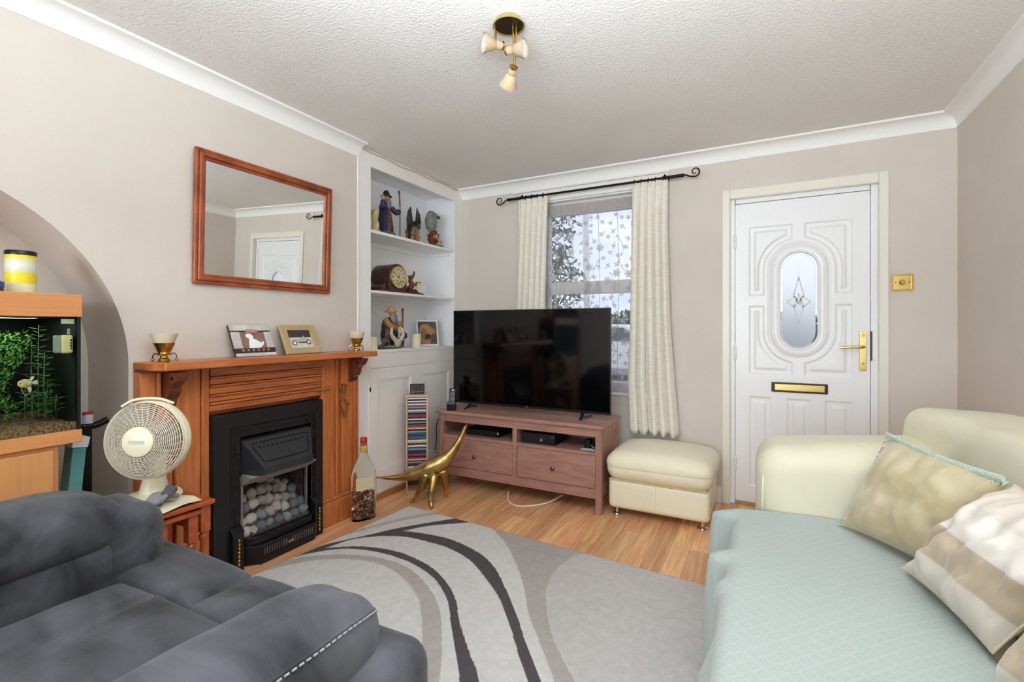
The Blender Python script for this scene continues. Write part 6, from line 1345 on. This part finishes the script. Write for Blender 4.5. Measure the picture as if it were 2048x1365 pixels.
def spot(pos, d, rod0, rod1):
    d = Vector(d).normalized(); Md = Matrix.Translation(Vector(pos)) @ rot_to(d).to_4x4() @ Matrix.Scale(1.12, 4)
    q = MB(); nr = 48; pf = [(-0.038, 0.0), (-0.038, 0.0145), (-0.018, 0.016), (-0.016, 0.0135), (-0.012, 0.0135), (-0.008, 0.018), (0.010, 0.024), (0.028, 0.0325), (0.032, 0.033), (0.031, 0.0295), (0.020, 0.024)]
    q.grid(len(pf), nr, lambda i, j: Md @ Vector((pf[i][1] * (1 + (0.035 if 5 <= i <= 7 else 0) * (j % 2)) * math.cos(2 * PI * j / nr), pf[i][1] * (1 + (0.035 if 5 <= i <= 7 else 0) * (j % 2)) * math.sin(2 * PI * j / nr), pf[i][0])), closev=True)
    sh = q.build('spot_shade', M_amber, cl, smooth=True, angle=50)
    q = MB(); q.lathe([(0.0, 0.012), (0.010, 0.014), (0.024, 0.024), (0.0275, 0.029), (0.0, 0.026)], (0, 0, 0), 24); q.xf(Md); q.build('lamp', M_lampf, sh, smooth=True)
    q = MB(); q.tube([rod0, rod1], 0.0042, 10); q.build('rod', M_brass, cl, smooth=True)
    q = MB(); q.lathe([(0.0, -0.040), (0.015, -0.040), (0.0155, -0.034), (0.0, -0.034)], (0, 0, 0), 20); q.xf(Md); q.build('end_ring', M_brass, cl, smooth=True)
s1 = Vector((-0.945, 1.628, 2.302)); s2 = Vector((-0.862, 1.671, 2.281)); s3 = Vector((-0.888, 1.672, 2.178))
spot(s1, -Rr * 0.93 - Ff * 0.35 - Zz * 0.05, Vector((-0.935, 1.632, 2.372)), s1 + Rr * 0.012 + Zz * 0.014)
spot(s2, Rr * 0.90 - Ff * 0.40 - Zz * 0.10, Vector((-0.872, 1.660, 2.372)), s2 - Rr * 0.010 + Zz * 0.016)
spot(s3, -Rr * 0.30 + Ff * 0.80 - Zz * 0.55, Vector((-0.862, 1.672, 2.372)), s3 + Rr * 0.014 + Zz * 0.030)
# ---------------------------------------------------------------- ornaments in the alcove
XS = -2.47
def figm(n, c, r=0.45, **k): return mat('figurine_' + n, c, r, **k)
F_blue = figm('navy', '2c3350', var=0.35, vscale=30); F_brown = figm('brown', '6e4630', var=0.4, vscale=30); F_skin = figm('skin', 'b98a6c'); F_grey = figm('beard_grey', '8a8790', var=0.3, vscale=60); F_dk = figm('black', '23201f', var=0.3, vscale=30)
F_bone = figm('bone', 'cfc6b4', var=0.3, vscale=40); F_teal = figm('teal_base', '4d6a62', var=0.4, vscale=30); F_green = figm('moss', '5f6b34', var=0.4, vscale=40); F_stone = figm('stone', '7f8a86', 0.6, var=0.35, vscale=25); F_tan = figm('tan', 'a98458', var=0.35, vscale=30); F_purple = figm('purple', '5b3350', var=0.3, vscale=30); F_wing = figm('wing', '41505a', 0.5, var=0.3, vscale=25); F_russet = figm('russet', '7a3c22', var=0.4, vscale=30); F_yel = figm('straw', 'c9a25a', var=0.3, vscale=40)
def lump(amp, sc, sd): return lambda p: p * (1 + amp * nz(p.x * sc, p.y * sc, p.z * sc + sd))
# robed wizard on the top shelf
zt = 1.8632
w1 = thing('wizard_figurine', 'robed wizard figurine raising a staff on the top alcove shelf', 'figurine', (XS, 2.69, zt))
q = MB(); q.lathe([(0, 0), (0.070, 0), (0.076, 0.012), (0.066, 0.026), (0, 0.03)], (XS, 2.69, zt), 20); q.build('base', F_teal, w1, smooth=True)
q = MB(); q.lathe([(0.0, 0.02), (0.058, 0.02), (0.056, 0.07), (0.045, 0.14), (0.040, 0.19), (0.044, 0.215), (0.030, 0.24), (0.012, 0.25)], (0, 0, 0), 22)
q.v = [(XS + x_ * (1 + 0.10 * math.sin(5 * math.atan2(y_, x_))), 2.69 + y_ * (1 + 0.10 * math.sin(5 * math.atan2(y_, x_))), zt + z_) for x_, y_, z_ in q.v]; q.build('robe', F_blue, w1, smooth=True)
q = MB(); q.prism([(2.655, 1.885), (2.70, 1.885), (2.695, 1.98), (2.685, 2.06), (2.672, 2.06), (2.66, 1.98)], 'YZ', XS + 0.035, XS + 0.056); q.build('tunic', F_brown, w1, bevel=0.004)
q = MB(); q.tube(bez([(XS + 0.02, 2.65, zt + 0.215), (XS + 0.04, 2.618, zt + 0.20), (XS + 0.05, 2.61, zt + 0.245)], 4), [0.02] * 4 + [0.018] * 4 + [0.012], 10); q.build('sleeve', F_blue, w1, smooth=True)
q = MB(); q.tube(bez([(XS + 0.02, 2.73, zt + 0.215), (XS + 0.045, 2.765, zt + 0.18), (XS + 0.06, 2.775, zt + 0.205)], 4), [0.02] * 4 + [0.018] * 4 + [0.012], 10); q.build('sleeve', F_blue, w1, smooth=True)
q = MB(); q.blob((XS + 0.05, 2.61, zt + 0.262), (0.013, 0.013, 0.019), 10, 7); q.build('hand', F_skin, w1, smooth=True)
q = MB(); q.blob((XS + 0.06, 2.776, zt + 0.215), (0.012, 0.012, 0.014), 10, 7); q.build('hand', F_skin, w1, smooth=True)
q = MB(); q.blob((XS + 0.012, 2.69, zt + 0.275), (0.024, 0.022, 0.029), 12, 9); q.build('head', F_skin, w1, smooth=True)
q = MB(); q.blob((XS + 0.032, 2.69, zt + 0.235), (0.016, 0.024, 0.042), 12, 8, fn=lump(0.2, 3, 1)); q.build('beard', F_grey, w1, smooth=True)
q = MB(); q.lathe([(0.040, 0.288), (0.042, 0.294), (0.026, 0.300), (0.022, 0.322), (0.012, 0.335), (0, 0.338)], (XS + 0.008, 2.69, zt), 18); q.build('hat', F_dk, w1, smooth=True)
q = MB(); q.tube([(XS + 0.062, 2.776, zt + 0.01), (XS + 0.062, 2.778, zt + 0.22), (XS + 0.060, 2.770, zt + 0.335)], [0.005, 0.005, 0.006], 8); q.blob((XS + 0.06, 2.769, zt + 0.338), 0.010, 10, 7); q.build('staff', F_brown, w1, smooth=True)
w0 = thing('cream_dragon', 'small cream and gold dragon figurine at the left end of the top shelf', 'figurine', (XS + 0.02, 2.555, zt))
q = MB(); q.tube(bez([(XS + 0.02, 2.56, zt + 0.015), (XS + 0.04, 2.548, zt + 0.05), (XS + 0.02, 2.56, zt + 0.095), (XS + 0.035, 2.55, zt + 0.14), (XS + 0.05, 2.545, zt + 0.165)], 5), list(np.interp(np.linspace(0, 4, 21), range(5), [0.028, 0.026, 0.022, 0.015, 0.009])), 12); q.build('body', figm('cream', 'd5c68e', var=0.3, vscale=40), w0, smooth=True)
q = MB(); q.prism([(2.555, zt + 0.08), (2.535, zt + 0.165), (2.55, zt + 0.15), (2.565, zt + 0.175), (2.575, zt + 0.14), (2.58, zt + 0.09)], 'YZ', XS + 0.0, XS + 0.008); q.build('wing', figm('gold_wing', 'c6ae5a'), w0)
q = MB(); q.blob((XS + 0.02, 2.555, zt + 0.012), (0.045, 0.04, 0.012), 14, 7, fn=lump(0.15, 3, 2)); q.build('base', F_bone, w0, smooth=True)
# dragon over a ruined arch
d1 = thing('dragon_figurine', 'black winged dragon figurine perched over a stone arch', 'figurine', (XS, 2.995, zt))
q = MB()
for yy in (2.955, 3.045):
    for k_ in range(5): q.rbox((XS + 0.004 * math.sin(k_ * 5 + yy), yy + 0.004 * math.cos(k_ * 3), zt + 0.014 + 0.020 * k_), (0.022, 0.018, 0.0105), 0.004, 1, 2)
q.tube([(XS, 2.955 + 0.045 - 0.045 * math.cos(a), zt + 0.10 + 0.025 * math.sin(a)) for a in np.linspace(0, PI, 9)], 0.017, 8); q.build('stone_arch', F_tan, d1, smooth=True)
q = MB(); q.tube(bez([(XS + 0.02, 2.93, zt + 0.01), (XS + 0.03, 2.925, zt + 0.07), (XS + 0.005, 2.96, zt + 0.125), (XS, 3.01, zt + 0.15), (XS + 0.03, 3.035, zt + 0.17), (XS + 0.05, 3.02, zt + 0.185)], 5), list(np.interp(np.linspace(0, 5, 26), range(6), [0.006, 0.016, 0.024, 0.022, 0.012, 0.010])), 10); q.build('body', F_dk, d1, smooth=True)
for pts in ([(2.985, 0.13), (2.955, 0.275), (2.925, 0.235), (2.912, 0.17), (2.915, 0.11), (2.935, 0.10)], [(3.01, 0.13), (3.035, 0.285), (3.072, 0.24), (3.085, 0.18), (3.078, 0.12), (3.05, 0.11)]):
    q = MB(); q.prism([(y_, zt + z_) for y_, z_ in pts], 'YZ', XS + 0.008, XS + 0.014); wg = q.build('wing', F_wing, d1, bevel=0.002)
    for (y_, z_) in pts[1:5]:
        q = MB(); q.tube([(XS + 0.016, pts[0][0], zt + pts[0][1]), (XS + 0.016, y_, zt + z_)], 0.003, 6); q.build('wing_bone', F_dk, wg)
q = MB(); q.blob((XS, 3.0, zt + 0.006), (0.045, 0.085, 0.007), 16, 6); q.build('base', F_dk, d1, smooth=True)
# grey stone bird on a gnarled stump
o1 = thing('stone_bird_figurine', 'grey stone bird figurine on a brown gnarled stump with green base', 'figurine', (XS, 3.255, zt))
q = MB(); q.blob((XS, 3.235, zt + 0.215), (0.048, 0.055, 0.090), 18, 14, fn=lambda p: p * (1 + 0.05 * nz(p.x * 4, p.y * 4, p.z * 4) + 0.03 * math.sin(p.z * 9))); q.blob((XS + 0.026, 3.255, zt + 0.262), (0.026, 0.024, 0.026), 12, 8); q.build('body', F_stone, o1, smooth=True)
q = MB(); q.blob((XS + 0.048, 3.262, zt + 0.272), (0.010, 0.014, 0.012), 10, 7); q.build('face_patch', F_bone, o1, smooth=True)
q = MB(); q.blob((XS + 0.05, 3.272, zt + 0.25), (0.010, 0.012, 0.014), 10, 7); q.build('beak', F_dk, o1, smooth=True)
q = MB(); q.blob((XS, 3.26, zt + 0.082), (0.045, 0.05, 0.060), 16, 11, fn=lambda p: p * (1 + 0.35 * nz(p.x * 2.4, p.y * 2.4, p.z * 2.4))); 
for a, l in ((0.5, 0.05), (1.3, 0.05), (2.2, 0.045), (3.0, 0.05), (5.6, 0.045)): q.tube([(XS + 0.01, 3.262, zt + 0.09), (XS + 0.02, 3.262 + l * math.cos(a) * 1.2, zt + 0.09 + l * math.sin(a) * 1.1)], [0.022, 0.008], 8)
q.build('stump', F_russet, o1, smooth=True)
q = MB(); q.blob((XS + 0.052, 3.245, zt + 0.085), (0.008, 0.018, 0.020), 12, 7).blob((XS + 0.055, 3.300, zt + 0.045), (0.008, 0.018, 0.013), 12, 7).blob((XS + 0.05, 3.215, zt + 0.083), (0.008, 0.010, 0.012), 10, 7); q.build('cut_ends', F_yel, o1, smooth=True, kind='stuff')
q = MB(); q.blob((XS + 0.005, 3.275, zt + 0.014), (0.055, 0.105, 0.016), 18, 8, fn=lump(0.2, 3, 5)); q.build('base', F_green, o1, smooth=True)
# mantel clock
M_mah = mat('mahogany', '4a1c14', 0.25, var=0.3, col2='30100c', vscale=5, stretch=(3, 3, 8), coat=0.5)
mc_ = thing('mantel_clock', 'round-topped mahogany mantel clock on the middle alcove shelf', 'clock', (-2.50, 2.755, 1.4492))
zc0 = 1.4492; yc0 = 2.775; rr0 = 0.100; zdc = zc0 + 0.118
arch_ = [(yc0 - rr0, zc0 + 0.018), (yc0 + rr0, zc0 + 0.018)] + [(yc0 + rr0 * math.cos(a), zdc + rr0 * math.sin(a)) for a in np.linspace(0, PI, 19)]
q = MB(); q.prism(arch_, 'YZ', -2.60, -2.425); q.build('case', M_mah, mc_, bevel=0.003)
q = MB(); q.prism([(yc0 - 0.175, zc0 + 0.018), (yc0 + 0.120, zc0 + 0.018), (yc0 + 0.115, zc0 + 0.045), (yc0 + rr0, zc0 + 0.08), (yc0 - rr0, zc0 + 0.08), (yc0 - 0.165, zc0 + 0.045)], 'YZ', -2.58, -2.44); q.build('shoulder', M_mah, mc_, bevel=0.006)
q = MB(); q.box(-2.61, -2.415, yc0 - 0.185, yc0 + 0.125, zc0, zc0 + 0.018); q.build('plinth', M_mah, mc_, bevel=0.003)
q = MB(); q.lathe([(0.0, 0.0), (0.078, 0.0), (0.078, 0.005), (0.0, 0.006)], (-2.425, yc0, zdc), 36, axis='X'); dial = q.build('dial', mat('clock_dial', 'd8c9a0', 0.4, var=0.08, vscale=10), mc_, smooth=True)
q = MB(); q.lathe([(0.074, 0.0), (0.076, 0.010), (0.082, 0.011), (0.085, 0.0)], (-2.425, yc0, zdc), 40, axis='X', cap=False); q.build('bezel', M_goldp, mc_, smooth=True)
for k_ in range(12):
    a = 2 * PI * k_ / 12; cy_, cz_ = yc0 + 0.060 * math.sin(a), zdc + 0.060 * math.cos(a); dv = Vector((0, math.sin(a), math.cos(a))); sv = Vector((0, math.cos(a), -math.sin(a)))
    q = MB(); p = Vector((-2.4185, cy_, cz_)); q.quad(p + dv * 0.010 + sv * 0.003, p + dv * 0.010 - sv * 0.003, p - dv * 0.010 - sv * 0.003, p - dv * 0.010 + sv * 0.003); q.build('hour_mark', M_black, dial)
for a, l, w_ in ((math.radians(-58), 0.058, 0.0022), (math.radians(22), 0.038, 0.003)):
    q = MB(); dv = Vector((0, math.sin(a), math.cos(a))); sv = Vector((0, math.cos(a), -math.sin(a))); p = Vector((-2.4165, yc0, zdc)); q.quad(p - dv * 0.01 + sv * w_, p - dv * 0.01 - sv * w_, p + dv * l - sv * w_ * 0.4, p + dv * l + sv * w_ * 0.4); q.build('hand', M_black, dial)
for dy_, dz_ in ((-0.022, -0.03), (0.022, -0.03), (0.0, -0.045)):
    q = MB(); q.lathe([(0, 0.008), (0.005, 0.008), (0.006, 0.0)], (-2.4185, yc0 + dy_, zdc + dz_), 10, axis='X'); q.build('winding_hole', M_brass, dial)
# small russet dragon with a glass lantern
zm = 1.4492
d2 = thing('lantern_dragon', 'small russet dragon figurine holding a yellow lantern on dark plinth', 'figurine', (-2.45, 2.985, zm))
q = MB(); q.prism([(2.905, zm), (3.085, zm), (3.08, zm + 0.012), (3.01, zm + 0.022), (2.99, zm + 0.042), (2.905, zm + 0.045)], 'YZ', -2.49, -2.42); q.build('plinth', figm('plinth', '3a1c16', 0.35), d2, bevel=0.003)
q = MB(); q.tube(bez([(-2.45, 2.93, zm + 0.045), (-2.44, 2.955, zm + 0.075), (-2.45, 2.945, zm + 0.11), (-2.44, 2.96, zm + 0.14), (-2.43, 2.968, zm + 0.165)], 5), list(np.interp(np.linspace(0, 4, 21), range(5), [0.022, 0.022, 0.016, 0.012, 0.008])), 10); q.tube([(-2.44, 2.95, zm + 0.085), (-2.43, 2.985, zm + 0.08), (-2.43, 3.005, zm + 0.09)], [0.010, 0.008, 0.006], 8); q.blob((-2.43, 2.965, zm + 0.17), (0.008, 0.009, 0.016), 10, 7); q.build('body', F_russet, d2, smooth=True)
q = MB(); q.prism([(2.94, zm + 0.09), (2.915, zm + 0.15), (2.935, zm + 0.14), (2.945, zm + 0.155), (2.955, zm + 0.11)], 'YZ', -2.452, -2.447); q.build('wing', F_brown, d2)
q = MB(); q.box(-2.445, -2.415, 3.0, 3.032, zm + 0.052, zm + 0.094); q.build('lantern', mat('lantern_glass', 'e2d78a', 0.3), d2, bevel=0.003)
q = MB(); q.box(-2.447, -2.413, 2.998, 3.034, zm + 0.094, zm + 0.102); q.build('lantern_roof', F_brown, d2, bevel=0.002)
# seated wizard with dragons on the cupboard sill
zl = 1.0362
w2_ = thing('seated_wizard', 'straw-hatted bearded wizard seated among white dragons on the lowest shelf', 'figurine', (XS, 2.735, zl))
q = MB(); q.blob((XS, 2.735, zl + 0.015), (0.075, 0.135, 0.018), 20, 8, fn=lump(0.18, 4, 2)); q.build('base', figm('rocky', '8c8576', var=0.5, vscale=40), w2_, smooth=True)
q = MB(); q.blob((XS - 0.01, 2.74, zl + 0.10), (0.055, 0.075, 0.085), 16, 10, fn=lump(0.2, 3, 6)); q.blob((XS - 0.005, 2.735, zl + 0.18), (0.046, 0.060, 0.055), 14, 9, fn=lump(0.15, 3, 8)); q.build('robe', F_brown, w2_, smooth=True)
q = MB(); q.tube(bez([(XS + 0.01, 2.69, zl + 0.215), (XS + 0.035, 2.672, zl + 0.19), (XS + 0.05, 2.70, zl + 0.16)], 4), 0.020, 8).tube(bez([(XS + 0.01, 2.775, zl + 0.21), (XS + 0.035, 2.80, zl + 0.18), (XS + 0.055, 2.812, zl + 0.19)], 4), 0.018, 8); q.build('sleeves', F_tan, w2_, smooth=True)
q = MB(); q.blob((XS + 0.035, 2.735, zl + 0.155), (0.025, 0.045, 0.030), 12, 8, fn=lump(0.25, 3, 3)); q.build('apron', figm('ochre', 'a9752f', var=0.3, vscale=30), w2_, smooth=True)
q = MB(); q.blob((XS + 0.02, 2.735, zl + 0.262), (0.026, 0.024, 0.026), 12, 8); q.build('head', F_skin, w2_, smooth=True)
q = MB(); q.blob((XS + 0.042, 2.735, zl + 0.222), (0.018, 0.034, 0.042), 12, 9, fn=lump(0.2, 4, 2)); q.build('beard', F_grey, w2_, smooth=True)
q = MB(); q.lathe([(0.0, 0.275), (0.048, 0.270), (0.050, 0.276), (0.030, 0.286), (0.024, 0.304), (0.010, 0.311), (0, 0.312)], (XS + 0.016, 2.735, zl), 20); q.build('hat', F_yel, w2_, smooth=True)
q = MB(); q.tube([(XS + 0.055, 2.822, zl + 0.02), (XS + 0.055, 2.815, zl + 0.19), (XS + 0.052, 2.818, zl + 0.285)], [0.006, 0.006, 0.008], 8); q.blob((XS + 0.052, 2.818, zl + 0.29), (0.010, 0.011, 0.013), 10, 7); q.build('staff', F_russet, w2_, smooth=True)
for s_, yb in ((-1, 2.715), (1, 2.765)):
    q = MB(); q.tube(bez([(XS + 0.07, 2.738, zl + 0.03), (XS + 0.075, yb, zl + 0.06), (XS + 0.07, yb + s_ * 0.035, zl + 0.10), (XS + 0.065, yb + s_ * 0.03, zl + 0.145), (XS + 0.06, yb + s_ * 0.01, zl + 0.155)], 5), list(np.interp(np.linspace(0, 4, 21), range(5), [0.016, 0.017, 0.014, 0.010, 0.005])), 10); q.build('white_dragon', F_bone, w2_, smooth=True)
q = MB(); q.blob((XS + 0.075, 2.738, zl + 0.045), (0.022, 0.032, 0.030), 12, 8, fn=lump(0.3, 3, 4)); q.build('dragon_head', F_bone, w2_, smooth=True)
q = MB(); q.blob((XS + 0.055, 2.735, zl + 0.11), (0.020, 0.022, 0.024), 12, 8); q.build('crystal_ball', F_dk, w2_, smooth=True)
q = MB(); q.blob((XS + 0.04, 2.845, zl + 0.095), (0.030, 0.024, 0.028), 12, 8, fn=lump(0.2, 3, 9)); q.blob((XS + 0.03, 2.82, zl + 0.05), (0.03, 0.03, 0.035), 12, 8); q.build('purple_cloth', F_purple, w2_, smooth=True)
q = MB(); q.tube(bez([(XS + 0.04, 2.60, zl + 0.02), (XS + 0.06, 2.615, zl + 0.05), (XS + 0.05, 2.635, zl + 0.07), (XS + 0.055, 2.66, zl + 0.05), (XS + 0.05, 2.665, zl + 0.02)], 5), [0.010] * 5 + [0.014] * 11 + [0.010] * 5, 8); q.blob((XS + 0.055, 2.612, zl + 0.06), (0.012, 0.015, 0.020), 10, 7); q.build('small_creature', figm('pewter', '6d6a66', 0.35, metal=0.5, var=0.4, vscale=40), w2_, smooth=True)
q = MB(); q.tube(bez([(XS, 2.66, zl + 0.05), (XS + 0.01, 2.655, zl + 0.12), (XS, 2.66, zl + 0.17)], 5), [0.010] * 11, 8); q.tube(bez([(XS, 2.80, zl + 0.05), (XS - 0.01, 2.81, zl + 0.12), (XS, 2.80, zl + 0.2)], 5), [0.010] * 11, 8); q.build('throne', F_dk, w2_, smooth=True)
# candles
M_wax = mat('ivory_wax', 'e8e0c0', 0.5)
for yy, lab, h_, r_ in ((3.015, 'thick ivory pillar candle beside the framed dog portrait', 0.105, 0.038), (2.535, 'thick ivory pillar candle at the left end of the lowest shelf', 0.090, 0.036)):
    cd_ = thing('pillar_candle', lab, 'candle', (-2.45, yy, zl), 0, 'ivory pillar candles')
    q = MB(); q.lathe([(0, 0), (r_, 0), (r_, h_), (r_ * 0.8, h_), (r_ * 0.7, h_ - 0.012), (0, h_ - 0.014)], (-2.45, yy, zl), 26); q.build('wax', M_wax, cd_, smooth=True, angle=50)
    q = MB(); q.tube([(-2.45, yy, zl + h_ - 0.014), (-2.449, yy + 0.001, zl + h_ - 0.002)], 0.001, 5); q.build('wick', M_black, cd_)
# framed dog portrait
fp_ = thing('dog_portrait', 'white framed portrait of a tan spaniel on the lowest shelf', 'picture', (-2.50, 3.235, zl), 0.95)
Ml = MW[fp_.name] @ Matrix.Rotation(-math.radians(12), 4, 'X'); w_, h_ = 0.092, 0.222
q = MB(); q.ring(R_(-w_, w_, 0, h_), R_(-w_ + 0.011, w_ - 0.011, 0.016, h_ - 0.012), 'XZ', -0.008, 0.008); q.xf(Ml); q.build('frame', M_white, fp_, bevel=0.002)
pic = flat(R_(-w_ + 0.009, w_ - 0.009, 0.012, h_ - 0.010), 0.0, 0.003, Ml, 'picture', mat('slate_print', '57534f', 0.5), fp_)
dogp = [(-0.045, 0.018), (0.020, 0.018), (0.028, 0.045), (0.022, 0.075), (0.012, 0.09), (0.040, 0.098), (0.066, 0.104), (0.074, 0.118), (0.070, 0.138), (0.052, 0.150), (0.030, 0.165), (0.012, 0.184), (-0.018, 0.192), (-0.048, 0.180), (-0.066, 0.15), (-0.070, 0.11), (-0.064, 0.06)]
dgp = flat(dogp, -0.0010, 0.0, Ml, 'dog_print', mat('tan_print', 'b98f68', 0.6, var=0.3, vscale=35), pic)
flat([(-0.045, 0.05), (-0.012, 0.045), (0.002, 0.08), (-0.002, 0.13), (-0.020, 0.155), (-0.045, 0.145), (-0.056, 0.10)], -0.0018, -0.0010, Ml, 'ear_print', mat('dark_tan_print', '9c7350', 0.6, var=0.3, vscale=35), dgp)
flat([(0.045, 0.112), (0.068, 0.118), (0.070, 0.112), (0.045, 0.106)], -0.0018, -0.0010, Ml, 'mouth_print', M_phd, dgp)
q = MB(); q.prism([(0.009, 0.0), (0.07, 0.0), (0.012, 0.10)], 'YZ', -0.02, 0.02); q.xf(MW[fp_.name]); q.build('easel_back', M_fdk, fp_)
